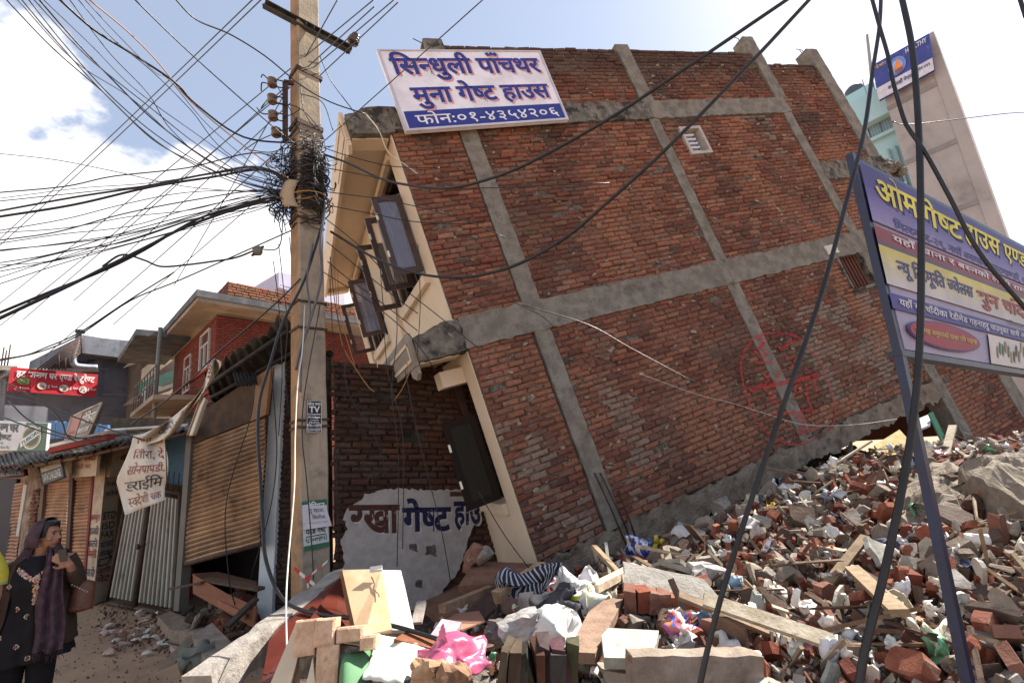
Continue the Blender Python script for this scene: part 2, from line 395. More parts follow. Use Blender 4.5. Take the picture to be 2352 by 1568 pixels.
# ================================================================== the leaning brick building
e1 = ray(3640, 172).normalized()
e2 = ray(-345, -3680); e2 = (e2 - e1 * e2.dot(e1)).normalized()
OB = C + ray(1225, 715).normalized() * 6.1
WALL = Frame(OB, e1, e2)                       # the bare brick side: a along, b up, c into the house
e3f = ray(690, 1090).normalized()              # run of the plastered street front
FAC = Frame(WALL.pt(-1.05, 0), e3f, e2)        # a back along the front, b up
if FAC.n.dot(e1) < 0: FAC.n = -FAC.n           # c into the house
FACG = Frame(WALL.pt(-1.0, 0), e3f, e2); FACG.n = FAC.n
house = thing('leaning_house', WALL.pt(0, -3, 0), 'large bare red brick house with grey concrete columns, leaning left over the rubble', 'building')
COLS = [(-.12, .13), (3.29, 3.53), (6.66, 6.92), (8.5, 8.86)]
def house_spans(b):
    tops = [(-1.04, COLS[0][0]), (COLS[0][1], COLS[1][0]), (COLS[1][1], COLS[2][0]), (COLS[2][1], COLS[3][0])]
    out = []
    for i, (a0, a1) in enumerate(tops):
        if i < 3:
            if 2.83 < b < 3.17 or -.27 < b < .13 or b < -2.74: continue
            if i == 0 and b > 3.17: continue
            if b > 4.33: continue
        else:
            if 1.25 < b < 1.64 or b > 4.03 or -.27 < b < .13: continue
        if i == 1 and 2.07 < b < 2.62:
            out += [(a0, a1)]; continue
        if i == 2 and 2.05 < b < 2.65: out += [(a0, 3.84), (4.33, a1)]; continue
        if i == 2 and -.95 < b < -.25: out += [(a0, 5.95)]; continue
        out.append((a0 if i or b > 0 else -.985, a1))
    return out
def house_col(a, b, c):
    n = fbm((a * .55, b * .55, 1.7), 4); n2 = fbm((a * 1.3 + 9, b * .45, 4.1), 4); n3 = fbm((a * 2.2, b * 2.2, 9.1), 3)
    # soot on the parapet and below the roof slab, rain streaks
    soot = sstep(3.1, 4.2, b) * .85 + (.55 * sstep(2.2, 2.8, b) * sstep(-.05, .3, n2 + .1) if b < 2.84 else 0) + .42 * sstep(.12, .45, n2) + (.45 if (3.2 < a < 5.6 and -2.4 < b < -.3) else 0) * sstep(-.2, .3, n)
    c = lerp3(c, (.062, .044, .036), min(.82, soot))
    # mortar smears
    sm = sstep(.16, .38, n3) * .2 + (sstep(0, .25, n3 + .12) * .75 if (4.2 < a < 6.3 and -2.5 < b < -.9) else 0) + (.7 * sstep(-.05, .2, n3) if (4.9 < a < 6.2 and 1.9 < b < 2.8) else 0) + (.5 * sstep(.0, .25, n3) if (.1 < a < .9 or -1 < a < -.2) and b < -1.2 else 0)
    c = lerp3(c, (.27, .23, .185), min(.75, sm))
    orange = sstep(.05, .4, n) * .55
    return lerp3(c, (.37, .165, .095), (orange + .10) * (1 - min(1, soot)))
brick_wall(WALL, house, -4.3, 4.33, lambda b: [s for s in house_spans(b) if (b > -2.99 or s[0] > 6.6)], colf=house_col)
# wall core behind the bricks
core = MB()
def corebox(a0, a1, b0, b1): core.fbox(WALL, a0, a1, b0, b1, .013, .2)
for i in range(3):
    a0, a1 = [(-1.045, -.12), (.13, 3.29), (3.53, 6.66)][i]
    if i < 2: corebox(a0, a1, .13, 2.83); corebox(max(a0, -.99), a1, -2.74, -.26)
    else:
        corebox(3.53, 3.84, .13, 2.83); corebox(4.33, 6.66, .13, 2.83); corebox(3.84, 4.33, .13, 2.07); corebox(3.84, 4.33, 2.63, 2.83)
        corebox(3.53, 5.95, -2.74, -.26); corebox(5.95, 6.66, -2.74, -.93)
    if i > 0: corebox(a0, a1, 3.17, 4.3)
corebox(6.92, 8.5, 1.64, 4.0); corebox(6.92, 8.5, .13, 1.25); corebox(6.92, 8.5, -4.3, -.26)
core.build('mortar', M_MORTAR, house)
# concrete columns: rough cast, each storey a pour of its own
def rough_bar(fr, a0, a1, b0, b1, c0, c1, step=.07, amp=.008, m=M_CONC, name='column', parent=None, tilt=0.0, disp=.008):
    """a cast concrete bar with uneven arrises; long side is b if tall"""
    mb = MB(); na = max(2, int((a1 - a0) / step)); nb = max(2, int((b1 - b0) / step)); s = rvec(40)
    def P(c, sgn):
        def f(u, v):
            a = a0 + (a1 - a0) * u; b = b0 + (b1 - b0) * v
            q = Vector((a * 5, b * 5, c * 5)) + s; edge = 1 if (u in (0, 1) or v in (0, 1)) else 0
            return fr.pt(a + tilt * (b - b0) + amp * noise.noise(q * 2.2) * (1.6 if u in (0, 1) else .3), b + amp * noise.noise(q * 2.2 + Vector((7, 1, 2))) * (1.6 if v in (0, 1) else .3), c + sgn * (disp * noise.noise(q * 1.5) + disp * .6 * noise.noise(q * 5)) + (sgn * -.006 * edge))
        return f
    mb.grid(P(c0, 1), na, nb, smooth=False); k = len(mb.v); W = na + 1
    mb.grid(P(c1, 0), na, nb, smooth=False)
    for i in range(na):
        for (p, q) in ((i, i + 1), (nb * W + i + 1, nb * W + i)): mb.f.append([q, p, k + p, k + q]); mb.c.append((1, 1, 1)); mb.sm.append(False)
    for j in range(nb):
        for (p, q) in (((j + 1) * W, j * W), (j * W + na, (j + 1) * W + na)): mb.f.append([q, p, k + p, k + q]); mb.c.append((1, 1, 1)); mb.sm.append(False)
    return mb.build(name, m, parent)
for (a0, a1, b0, b1, c0) in [(-.11, .15, .13, 2.83, -.012), (-.10, .13, -2.74, -.26, -.02), (3.30, 3.51, .13, 2.83, -.012), (3.28, 3.52, -2.74, -.26, -.014), (3.32, 3.6, 3.17, 4.42, -.02),
                          (6.66, 6.9, .13, 2.83, -.02), (6.68, 6.98, 3.17, 4.72, -.03), (6.66, 6.92, -4.3, -.26, -.02), (8.5, 8.86, 1.64, 4.45, -.03), (8.5, 8.86, -4.3, 1.25, -.02)]:
    rough_bar(WALL, a0, a1, b0, b1, c0, .24, parent=house)
rough_bar(WALL, -.16, .14, 3.17, 4.42, -.02, .24, m=M_CONCD, parent=house)
M_BASE = mat('dusty_base_concrete', (.20, .155, .115), (.30, .245, .19), 6, .95, 1.0, 30, stains=[((.07, .05, .04), 4, .52, .68, .8)], bdist=.035)
for (a0, a1, b0, b1, m) in [(-1.0, 3.4, 2.83, 3.18, M_CONCD), (3.4, 6.92, 2.83, 3.18, M_CONC), (-1.0, 3.42, -.27, .13, M_CONC), (3.42, 6.9, -.27, .13, M_CONC), (6.9, 8.9, 1.25, 1.64, M_CONCD), (6.9, 8.9, -.27, .13, M_CONC), (-1.05, 3.3, -3.05, -2.74, M_BASE), (3.3, 6.7, -3.05, -2.74, M_BASE)]:
    rough_bar(WALL, a0, a1, b0, b1, -.028, .24, parent=house, name='beam', m=m, amp=.05 if b0 < -3 else .02, disp=.025 if b0 < -3 else .012)
# broken beam stub at the right end
br = MB()
for k in range(9): br.chunk(WALL.pt(8.9 + .06 * k, 1.5 - .03 * k + rnd(-.06, .06), .05), rotm(), (.24, .2, .25), (1, 1, 1), .4, 2)
br.build('broken_beam_end', M_CONCD, house)
# slab noses that overhang the street front (dark, crumbling ends) with cream fascias and soffits
for (b0, b1, nm) in ((2.78, 3.17, 'roof_slab'), (-.31, .06, 'floor_slab')):
    mb = MB(); o = -1.58
    top = [(-1.0, b1 + .02), (-1.12, b1 + .06), (-1.3, b1 + .03), (-1.45, b1 - .03), (o, b1 - .06)]
    pts = jag([(o, b0 + .02), (-1.0, b0 + .02)] + top, .045, .009)
    mb.prism(WALL, pts, -.03, .14, jz=.012)
    mb.build('broken_slab_end', M_CONCD, house)
    s = MB()                                     # slab body over the overhang
    F2 = Frame(WALL.pt(o, 0), e3f, e2); F2.n = FAC.n
    s.fbox(F2, .10, 6.1, b0 + .10, b1 - .03, .0, .58); s.fbox(F2, .05, .30, b0 + .0, b0 + .10, .02, .50)
    s.fbox(F2, 5.9, 6.1, b0, b0 + .10, .02, .50)
    s.build('soffit', M_CREAM, house)
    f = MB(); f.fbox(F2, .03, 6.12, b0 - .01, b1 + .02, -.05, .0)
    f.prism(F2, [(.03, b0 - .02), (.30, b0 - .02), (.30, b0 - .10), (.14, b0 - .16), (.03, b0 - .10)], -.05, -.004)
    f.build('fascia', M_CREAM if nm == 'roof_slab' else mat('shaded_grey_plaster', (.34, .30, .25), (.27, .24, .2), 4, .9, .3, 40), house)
    f = MB(); f.fbox(F2, .1, 1.2, b0 + .06, b0 + .10, -.062, -.053); f.fbox(F2, .1, .14, b0 + .1, b1 - .08, -.062, -.053); f.fbox(F2, .1, 1.2, b1 - .12, b1 - .08, -.062, -.053)
    f.build('moulding', M_CREAM, house)
# loose bricks on the slab nose
lb = MB()
for k in range(5): brick_geo(lb, WALL, -1.05 + .19 * k, -.88 + .19 * k, 3.18, 3.25, -.0, .1, (.16, .09, .07), .01)
lb.build('brick_course', M_BRICK, house)
# plastered street front
CREAMS = MB()
def fb(F, a0, a1, b0, b1, c0=0, c1=.14): CREAMS.fbox(F, a0, a1, b0, b1, c0, c1)
W1, W2, VS, VH = (.40, 1.93), (3.4, 4.92), .88, 2.64
fb(FAC, .02, W1[0], .06, 2.83); fb(FAC, W1[1], W2[0], .06, 2.83); fb(FAC, W2[1], 6.1, .06, 2.83)
for w in (W1, W2): fb(FAC, w[0], w[1], .06, VS, .003, .137); fb(FAC, w[0], w[1], VH, 2.83, .003, .137)
for w in (W1, W2):
    fb(FAC, w[0] - .06, w[1] + .08, VS - .13, VS + .003, -.07, .0); fb(FAC, w[0] - .05, w[1] + .07, VH, VH + .08, -.05, 0)
    fb(FAC, w[1] + .30, w[1] + .42, .08, 2.8, -.06, 0)
fb(FAC, .02, .10, .08, 2.8, -.012, 0)
CREAMS.build('plaster_wall', M_CREAM, house)
M_CLEAR = mat('clear_window_glass', (.5, .46, .38), None, 1, .04, 0, 1, spec=.6, alpha=.14)
def casement(F, w, b0, b1, wid, ang, parent, dark=False, clear=False):
    """a wooden window leaf standing open, hinged at a=w on the wall face"""
    h = F.pt(w, 0, -.02); d = (-e1 * math.cos(ang) + e3f * math.sin(ang)).normalized(); G = Frame(h, d, e2)
    mb = MB(); t = .075; z0, z1 = -.02, .02
    mb.fbox(G, 0, t, b0, b1, z0, z1); mb.fbox(G, wid - t, wid, b0, b1, z0, z1)
    mb.fbox(G, t, wid - t, b0, b0 + t, z0 + .002, z1 - .002); mb.fbox(G, t, wid - t, b1 - t, b1, z0 + .002, z1 - .002)
    o = mb.build('casement', M_WOOD if not dark else mat('soot_dark_wood', (.02, .014, .012), None, 1, .8, .2, 40, spec=.1), parent)
    g = MB(); g.fbox(G, t - .004, wid - t + .004, b0 + t - .004, b1 - t + .004, -.003, .003); g.build('pane', (M_CLEAR if clear else M_GLASS) if not dark else mat('dusty_dark_glass', (.022, .018, .012), None, 1, .45, 0, 1, alpha=.9, spec=.15), o)
    hd = MB()
    for bb in (b0 + .25, b1 - .35): hd.fbox(G, wid - .02, wid + .006, bb, bb + .09, -.034, -.02, (.8, .75, .6))
    hd.build('hinge', mat('pale_brass', (.75, .68, .5), None, 1, .35, 0, 1, metal=.7), o)
for w, wid, an in ((.40, .385, .0), (.98, .40, .02), (1.92, .42, -.03), (3.45, .42, .03), (4.9, .44, 0)):
    casement(FAC, w, VS + .07, 2.10, wid, an, house, clear=w in (1.92, 4.9, .98))
for w in (W1, W2):                               # fixed frames, mullions, fan light bars and dark rooms behind
    mb = MB()
    for a in (w[0], (w[0] + w[1]) / 2 - .04, w[1] - .07): mb.fbox(FAC, a, a + .07, VS, VH, .02, .09)
    mb.fbox(FAC, w[0] + .07, w[1] - .07, VH - .07, VH - .001, .022, .088); mb.fbox(FAC, w[0] + .07, w[1] - .07, 2.11, 2.18, .024, .086); mb.fbox(FAC, w[0] + .07, w[1] - .07, VS + .001, VS + .06, .022, .088)
    mb.build('window_frame', M_WOOD, house)
    cu = MB()
    for k in range(3):
        a = w[0] + .15 + k * .45
        cu.grid(lambda u, v: FAC.pt(a + .16 * u, VS + .05 + (VH - VS - .2) * v, .2 + .03 * math.sin(u * 19)), 12, 4)
    cu.build('curtain', mat('pale_curtain', (.45, .43, .38), None, 2, .9, 0, 1), house)
# ground floor front
gb = MB(); gj = .34
gw = FACG.pix(1157, 1131)[1]; gs = -2.24
gb.fbox(FACG, .02, gj, -2.99, -.27, 0, .16); gb.fbox(FACG, gj, 5.6, -.42, -.27, .003, .157); gb.fbox(FACG, 1.75, 5.6, -2.99, -.42, .003, .157)
gb.fbox(FACG, gj, 1.75, -2.99, gs, .003, .157); gb.fbox(FACG, gj + .02, 1.7, gs, gs + .13, -.05, .15); gb.fbox(FACG, .35, .6, -.62, -.42, -.3, .1)
gb.build('plaster_wall', M_CREAM, house)
casement(FACG, .40, -2.05, -1.02, .42, .0, house, True)
gf = MB()
for a in (gj, .9, 1.68): gf.fbox(FACG, a + .002, a + .07, gs + .13, -.42, .03, .1)
gf.build('window_frame', M_WOOD, house)
pl = MB(); pl.prism(Frame(WALL.pt(-1.0, -2.99), -e1, e3f), jag([(-.06, -.05), (1.0, .0), (1.1, 1.6), (-.06, 1.8)], .12, .015), -.0, .16); pl.build('veranda_slab', mat('dusty_brown_plinth', (.22, .12, .075), (.16, .09, .06), 5, .95, .5, 30), house)
# floors, roof and rear walls so that the house is a closed body
sh = MB()
for b in (2.86, -.22, -3.0): sh.box(WALL.pt(-.98, b, .26), e1 * 9.7, e3f * 5.8, e2 * .22)
sh.build('floor', M_CONCD, house)
rw = MB(); rw.box(WALL.pt(-.85, -3, 0) + e3f * 5.85, e1 * 9.5, e3f * .15, e2 * 5.8); rw.box(WALL.pt(8.62, -4.2, .25), e1 * .2, e3f * 5.6, e2 * 8.2)
rw.build('rear_wall', mat('far_brick_face', (.22, .09, .055), (.15, .07, .05), 8, .95, .5, 20), house)
dk = MB(); dk.box(WALL.pt(-.6, -2.7, .5) + e3f * .9, e1 * .05, e3f * 4.6, e2 * 5.4); dk.build('inner_wall', M_DARK, house)
# ventilator with louvres, and the small barred window
v = MB(); a0, a1, b0, b1 = 3.84, 4.33, 2.07, 2.63
v.fbox(WALL, a0, a0 + .05, b0, b1, -.035, .18); v.fbox(WALL, a1 - .05, a1, b0, b1, -.035, .18); v.fbox(WALL, a0 + .05, a1 - .05, b1 - .05, b1, -.033, .178); v.fbox(WALL, a0 + .05, a1 - .05, b0, b0 + .05, -.033, .178)
vo = v.build('ventilator_frame', mat('pale_cement_trim', (.5, .46, .43), (.4, .37, .35), 9, .9, .3, 40), house)
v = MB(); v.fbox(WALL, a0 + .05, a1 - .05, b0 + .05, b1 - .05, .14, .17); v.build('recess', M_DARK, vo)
for k in range(5):
    v = MB(); bb = b0 + .07 + k * .085; v.box(WALL.pt(a0 + .06, bb, .03), e1 * .27, e2 * .035, WALL.n * .07); v.build('louvre', mat('louvre_white', (.62, .64, .7), None, 1, .5, 0, 1), vo)
v = MB(); v.fbox(WALL, 5.95, 6.0, -.93, -.28, -.03, .15); v.fbox(WALL, 6.6, 6.66, -.93, -.28, -.03, .15); v.fbox(WALL, 6.0, 6.6, -.93, -.88, -.03, .15)
vo = v.build('window_frame', M_CONCD, house)
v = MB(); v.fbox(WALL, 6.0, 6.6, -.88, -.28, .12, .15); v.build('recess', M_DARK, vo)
for k in range(6):
    v = MB(); v.fbox(WALL, 6.05 + k * .09, 6.075 + k * .09, -.88, -.28, .03, .06, (.16, .06, .04)); v.build('window_bar', M_VC, vo)
# painted sheets of plaster on the wall and dust streaks
for (px, py, w, h, c) in ((1905, 575, .3, .16, (.66, .62, .56)),):
    a, b = WALL.pix(px, py); v = MB(); v.prism(WALL, jag([(a - w / 2, b - h / 2), (a + w / 2, b - h / 2), (a + w / 2, b + h / 2), (a - w / 2, b + h / 2)], .05, .01), -.052, -.03, c); v.build('plaster_patch', M_VC, house)
# exposed reinforcement at the foot of the first column and on the column stubs
for (x0, y0, x1, y1) in ((1365, 1085, 1440, 1255), (1378, 1085, 1452, 1245), (1420, 1130, 1462, 1240)):
    rb = MB(); p, q = WALL.hit(x0, y0, -.045), WALL.hit(x1, y1, -.09); rb.tube([p, (p + q) / 2 - WALL.n * .02, q], .011, 6); rb.build('reinforcing_bar', M_IRON, house)
for a in (-.1, .08, 8.56, 8.66, 8.8, 6.75):
    rb = MB(); bt = 4.4 if a < 1 else (4.44 if a > 8 else 4.7); p = WALL.pt(a, bt, .1); rb.tube([p, p + e2 * rnd(.08, .16) + e1 * rnd(-.05, .02), p + e2 * .15 + e1 * rnd(-.15, .05)], .007, 5); rb.build('reinforcing_bar', M_IRON, house)
# sprayed red markings
M_SPRAY = mat('red_spray_paint', (.62, .03, .035), (.5, .05, .05), 30, .8, .3, 60)
gt = M_SPRAY.node_tree; _n = gt.nodes.new('ShaderNodeTexNoise'); _n.inputs['Scale'].default_value = 38; _g = gt.nodes.new('ShaderNodeNewGeometry'); L(gt, _g.outputs['Position'], _n.inputs['Vector'])
_r = gt.nodes.new('ShaderNodeMapRange'); L(gt, _n.outputs[0], _r.inputs[0]); _r.inputs[1].default_value = .40; _r.inputs[2].default_value = .62; _r.inputs[4].default_value = .85; L(gt, _r.outputs[0], gt.nodes['Principled BSDF'].inputs['Alpha'])
def spray(pts, w, closed=False):
    pts = [WALL.pix(1607.8 + .3296 * x, 689 + .3296 * y) for x, y in pts]
    P = smooth_path([Vector((a, b, 0)) for a, b in (pts + [pts[0]] if closed else pts)], 8)
    P = [p + rvec(.006) for p in P]; mb = MB(); vs = []
    for i, p in enumerate(P):
        t = (P[min(i + 1, len(P) - 1)] - P[max(i - 1, 0)]); n = Vector((-t.y, t.x, 0)).normalized() * w * .5 * rnd(.75, 1.2)
        for q in (p + n, p - n): vs.append(WALL.pt(q.x, q.y, -.036))
    mb.add(vs, [(2 * i, 2 * i + 1, 2 * i + 3, 2 * i + 2) for i in range(len(P) - 1)]); return mb
sm_ = MB()
for k in range(2000):
    a, b = rnd(-1.0, 8.4), rnd(-2.7, 4.0) if random.random() < .8 else rnd(-2.7, -.3)
    if any(c0 - .03 < a < c1 + .03 for c0, c1 in COLS) or 2.8 < b < 3.2 or -.3 < b < .16 or (a < .13 and b > 2.8) or (3.8 < a < 4.37 and 2.0 < b < 2.7) or (5.9 < a and -1 < b < -.2) or (a > 6.9 and 1.2 < b < 1.7): continue
    n_ = fbm((a * .9, b * .9, 6), 3)
    if n_ < -.05 and random.random() < .6: continue
    s_ = rnd(.012, .045); sm_.chunk(WALL.pt(a, b, -.006), Matrix((e1, e2, WALL.n)).transposed() @ Euler((0, 0, rnd(-.5, .5))).to_matrix(), (s_ * rnd(1, 2.4), s_, .024), random.choice([(.62, .58, .5), (.45, .4, .34), (.8, .75, .66), (.3, .26, .22)]), .5, 1)
sm_.build('mortar_lumps', mat('mortar_squeeze', (.42, .38, .32), (.3, .27, .23), 20, .95, .6, 60, vc=True), house, kind='stuff')
gm = MB()
for pts, w in (([(360, 270), (280, 400), (285, 560), (330, 720), (380, 850), (500, 960), (640, 1010), (780, 970), (900, 880), (930, 780), (900, 640), (830, 450), (700, 290), (600, 240), (440, 240), (360, 270)], .035),
               ([(330, 630), (560, 580), (820, 530)], .07), ([(400, 270), (450, 290), (400, 330), (460, 380), (410, 400), (370, 350), (430, 320), (400, 270)], .045), ([(520, 240), (640, 250), (540, 350), (620, 300), (700, 290)], .04),
               ([(370, 440), (500, 440)], .04), ([(560, 410), (650, 400), (620, 480)], .03), ([(440, 530), (470, 545), (455, 575), (430, 560), (440, 530)], .03), ([(500, 490), (560, 590)], .03), ([(560, 490), (500, 590)], .03),
               ([(720, 480), (770, 530), (800, 640)], .035), ([(665, 590), (690, 620), (665, 650), (640, 620), (665, 590)], .03), ([(720, 540), (740, 700), (780, 800)], .035), ([(460, 650), (510, 670), (470, 700), (520, 710)], .035),
               ([(510, 800), (640, 785), (770, 770)], .04), ([(650, 820), (700, 810), (715, 870), (670, 920), (750, 915)], .05)):
    g = spray(pts, w * 1.05); k = len(gm.v); gm.v += g.v; gm.f += [[k + i for i in f] for f in g.f]; gm.c += g.c; gm.sm += g.sm
gm.build('sprayed_marking', M_SPRAY, house, label='red spray painted oval with numbers on the lower brick wall')
# ------------------------------------------------------------------ the guest house sign hung on the roof edge
SG = Frame(WALL.pt(0, 0, -.14), e1, e2)
c4_ = [SG.hit(*p) for p in ((932, 303), (1306, 276), (1240, 118), (865, 115))]   # BL BR TR TL
sg = thing('guest_house_sign', c4_[0], 'big white signboard with blue Devanagari letters hung at the top of the leaning brick house', 'sign')
mb = MB(); n_ = SG.n * .05
mb.add(c4_ + [p + n_ for p in c4_], [(0, 1, 2, 3), (7, 6, 5, 4), (0, 4, 5, 1), (1, 5, 6, 2), (2, 6, 7, 3), (3, 7, 4, 0)], (.88, .86, .92)); mb.build('panel', M_PRINT, sg)
P = bil(*[p - SG.n * .003 for p in c4_]); BL = (.035, .05, .28); PK = (.75, .35, .36)
def band(P, x0, x1, y0, y1, col, parent, off, name='printed_band', m=None):
    mb = MB(); o = off; mb.quad(P(x0, y0) + o, P(x1, y0) + o, P(x1, y1) + o, P(x0, y1) + o, col); return mb.build(name, m or M_INK, parent)
band(P, .025, .985, .035, .235, BL, sg, Vector())
fr = MB()
for (x0, x1, y0, y1) in ((0, 1, 0, .02), (0, 1, .985, 1), (0, .014, .02, .985), (.988, 1, .02, .985)):
    q = [P(x0, y0), P(x1, y0), P(x1, y1), P(x0, y1)]; fr.add([v_ - SG.n * .012 for v_ in q] + q, [(0, 1, 2, 3), (0, 4, 5, 1), (1, 5, 6, 2), (2, 6, 7, 3), (3, 7, 4, 0)], (.6, .58, .66))
fr.build('edge_trim', M_PRINT, sg)
def line(P, s, box, col, parent, off, bold=.02, fit=None, name='lettering', shadow=None, m=None, label=None):
    x0, x1, y0, y1 = box; mb = MB()
    if shadow: lettering(mb, s, sub(P, x0 + .009, x1 + .009, y0 - .02, y1 - .02, off * .5), shadow, bold, fit)
    lettering(mb, s, sub(P, x0, x1, y0, y1, off), col, bold, fit); return mb.build(name, m or M_INK, parent, label=label)
of = -SG.n * .004
line(P, 'िसन~धुली पाँचथर', (.045, .955, .60, .975), BL, sg, of, .028, shadow=PK)
line(P, 'मुना गेष~ट हाउस', (.10, .95, .245, .595), BL, sg, of, .028, shadow=PK)
line(P, 'फोन:०१-४३५४२०६', (.075, .95, .055, .225), (.85, .84, .88), sg, of, .008)
# ================================================================== ground and rubble heap
def heap(x, y):
    k = .15 + .025 * (y - 3); xx = x + .2
    h = .42 + 1.6 * math.tanh(max(0, xx) * k / 1.6) if xx > 0 else .42 * sstep(-2.3, -.2, x)
    if xx <= 0: h = .42 * sstep(-1.9, .1, x)
    h -= .19 * max(0, x - 4.2)
    dw = (OB - Vector((x, y, 1.2))).dot(WALL.n)
    if x > -.2: h -= .24 * sstep(1.1, .15, dw) * sstep(-.2, .8, x)
    h += .10 * noise.noise(Vector((x * .9, y * .9, 0))) + .05 * noise.noise(Vector((x * 2.6, y * 2.6, 4)))
    back = sstep(11.5, 9, y)
    return max(-.02, h * back * sstep(15, 11, x))
M_DIRT = mat('street_dirt', (.40, .265, .165), (.29, .19, .12), 1.6, .95, .7, 25, stains=[((.42, .32, .23), .8, .5, .7, .6), ((.09, .06, .045), 6, .58, .72, .5)], bdist=.02)
M_RUB = mat('rubble_dust', (.10, .065, .048), (.055, .038, .03), 9, .95, 1, 30, stains=[((.3, .25, .2), 14, .55, .7, .8)], bdist=.05)
g = MB()
xs = [-300, -80, -30] + [-14 + i * .5 for i in range(60)] + [17, 30, 80, 300]; ys = [-200, -60, -20, -6] + [-2 + i * .5 for i in range(36)] + [18, 30, 60, 120, 400]
k0 = 0
for y in ys:
    for x in xs: g.v.append(Vector((x, y, -.03 + .025 * noise.noise(Vector((x * .7, y * .7, 0))))))
for j in range(len(ys) - 1):
    for i in range(len(xs) - 1):
        a = j * len(xs) + i; g.f.append([a, a + 1, a + len(xs) + 1, a + len(xs)]); g.c.append((1, 1, 1)); g.sm.append(True)
g.build('ground', M_DIRT, kind='structure', loc=Vector((0, 0, 0)))
h = MB()
def HP(u, v):
    x, y = -2.6 + 16 * u, .6 + 11.2 * v; z = heap(x, y)
    return Vector((x, y, z - .10 + .05 * noise.noise(Vector((x * 5, y * 5, 1)))))
h.grid(HP, 160, 112, smooth=False)
h.build('rubble_ground', M_RUB, kind='structure', loc=Vector((0, 0, 0)))
def onheap(px, py):
    """the point of the heap seen at a pixel"""
    d = ray(px, py); t = .0005
    while t < .02:
        p = C + d * t
        if p.z < heap(p.x, p.y): return p
        t += .00002
    return C + d * .004
# ================================================================== ruined brick wall beside the leaning house
ra = (ray(4500, 1080)); RUIN = Frame(atY(760, 1300, 6.0), ra, Vector((0, 0, 1)) + Vector((0.0, 0, 0)))
ruin = thing('ruined_wall', RUIN.pt(.8, -1.3, .1), 'dark sooty brick wall with torn left edge and painted guest house plaster', 'wall')
ux0, ub0 = RUIN.pix(752, 822); ux1, ub1 = RUIN.pix(975, 850)
ZB = RUIN.pix(800, 1440)[1]
def ruin_spans(b):
    top = ub0
    l = ux0 + .03 * noise.noise(Vector((b * 9, 0, 0))) + (.05 if int(b * 7) % 2 else 0) + .03
    if b > ub0 - .02: return []
    if b > ub1 + .05: return [(l, ux0 + .55 + (ub0 - b) * 1.6)]
    return [(l, ux0 + 2.3)]
def ruin_col(a, b, c):
    n = fbm((a * 1.1, b * 1.1, 3), 4); c = lerp3((c[0] * .55, c[1] * .62, c[2] * .62), (.038, .026, .02), .5 + .45 * n)
    warm = sstep(ux0 + .7, ux0 + 1.6, a) * .75
    c = lerp3(c, (.13, .055, .028), warm * .7)
    return lerp3(c, (.11, .09, .075), .4 * sstep(.1, .35, fbm((a * 3, b * 3, 8), 3)))
crack = [RUIN.pix(*p) for p in ((925, 1050), (950, 1000), (975, 940), (1015, 925), (1060, 880), (1075, 850))]
def on_crack(a, b):
    for (p, q) in zip(crack, crack[1:]):
        t = max(0, min(1, ((a - p[0]) * (q[0] - p[0]) + (b - p[1]) * (q[1] - p[1])) / max(1e-6, (q[0] - p[0]) ** 2 + (q[1] - p[1]) ** 2)))
        if math.hypot(a - p[0] - t * (q[0] - p[0]), b - p[1] - t * (q[1] - p[1])) < .028: return random.random() < .55
    return False
brick_wall(RUIN, ruin, ZB, ub0, ruin_spans, Lb=.245, Hb=.079, gap=.02, colf=ruin_col, skip=on_crack, wave=.03, proud=.03, jit=.008)
mb = MB(); mb.prism(RUIN, jag([(ux0 + .06, ZB), (ux0 + 2.3, ZB), (ux0 + 2.3, ub1 - .02), (ux0 + .6, ub1), (ux0 + .07, ub0 - .04)], .08, .01), .02, .26); mb.build('mortar', mat('sooty_mortar', (.025, .02, .017), (.07, .058, .048), 12, .95, .9, 40, bdist=.02), ruin)
plpx = [(838, 1133), (905, 1122), (1000, 1124), (1112, 1122), (1110, 1165), (1098, 1180), (1085, 1212), (1072, 1240), (1062, 1282), (1046, 1318), (1022, 1345), (1005, 1372), (968, 1392), (930, 1440), (795, 1445), (772, 1400), (770, 1330), (792, 1290), (782, 1240), (800, 1215), (790, 1190), (800, 1165), (822, 1150)]
pl_ = [RUIN.pix(*p) for p in plpx]
mb = MB(); mb.prism(RUIN, jag(pl_, .035, .016), -.045, .02, (.43, .40, .385)); plo = mb.build('painted_plaster', M_PAINTED, ruin)
def rpx(fr, c):  # pixel-placed lettering on a frame
    def f(q):    # q: BL BR TR TL pixels
        return bil(*[fr.hit(x, y, c) for x, y in q])
    return f
RP = rpx(RUIN, -.052)
M_PI = mat('wall_lettering_paint', (1, 1, 1), (.75, .75, .75), 14, .9, .3, 60, vc=True, stains=[((.36, .34, .32), 24, .60, .7, .8)])
for s_, q, c in (('रखा', ((806, 1226), (918, 1226), (918, 1158), (800, 1159)), (.085, .032, .025)), ('गेष~ट', ((925, 1221), (1036, 1219), (1036, 1142), (923, 1144)), (.018, .018, .06)), ('हाउ', ((1042, 1219), (1106, 1215), (1106, 1150), (1042, 1151)), (.018, .018, .06))):
    line(rpx(RUIN, -.049)([(x + 4, y + 4) for x, y in q]), s_, (0, 1, 0, 1), (.55, .52, .5), ruin, Vector(), .035, m=M_PI, name='lettering_shadow')
    line(RP(q), s_, (0, 1, 0, 1), c, ruin, Vector(), .035, m=M_PI, label='painted word on the grey plaster')
mb = MB()
for (x, y, r) in ((868, 1208, .05), (988, 1262, .07), (948, 1255, .05), (960, 1338, .05), (905, 1180, .03)):
    a, b = RUIN.pix(x, y); mb.prism(RUIN, jag([(a - r, b - r * .6), (a + r, b - r), (a + r * .8, b + r), (a - r * .7, b + r * .7)], .03, .012), -.0478, -.044)
mb.build('flaked_spot', M_MORTAR, ruin)
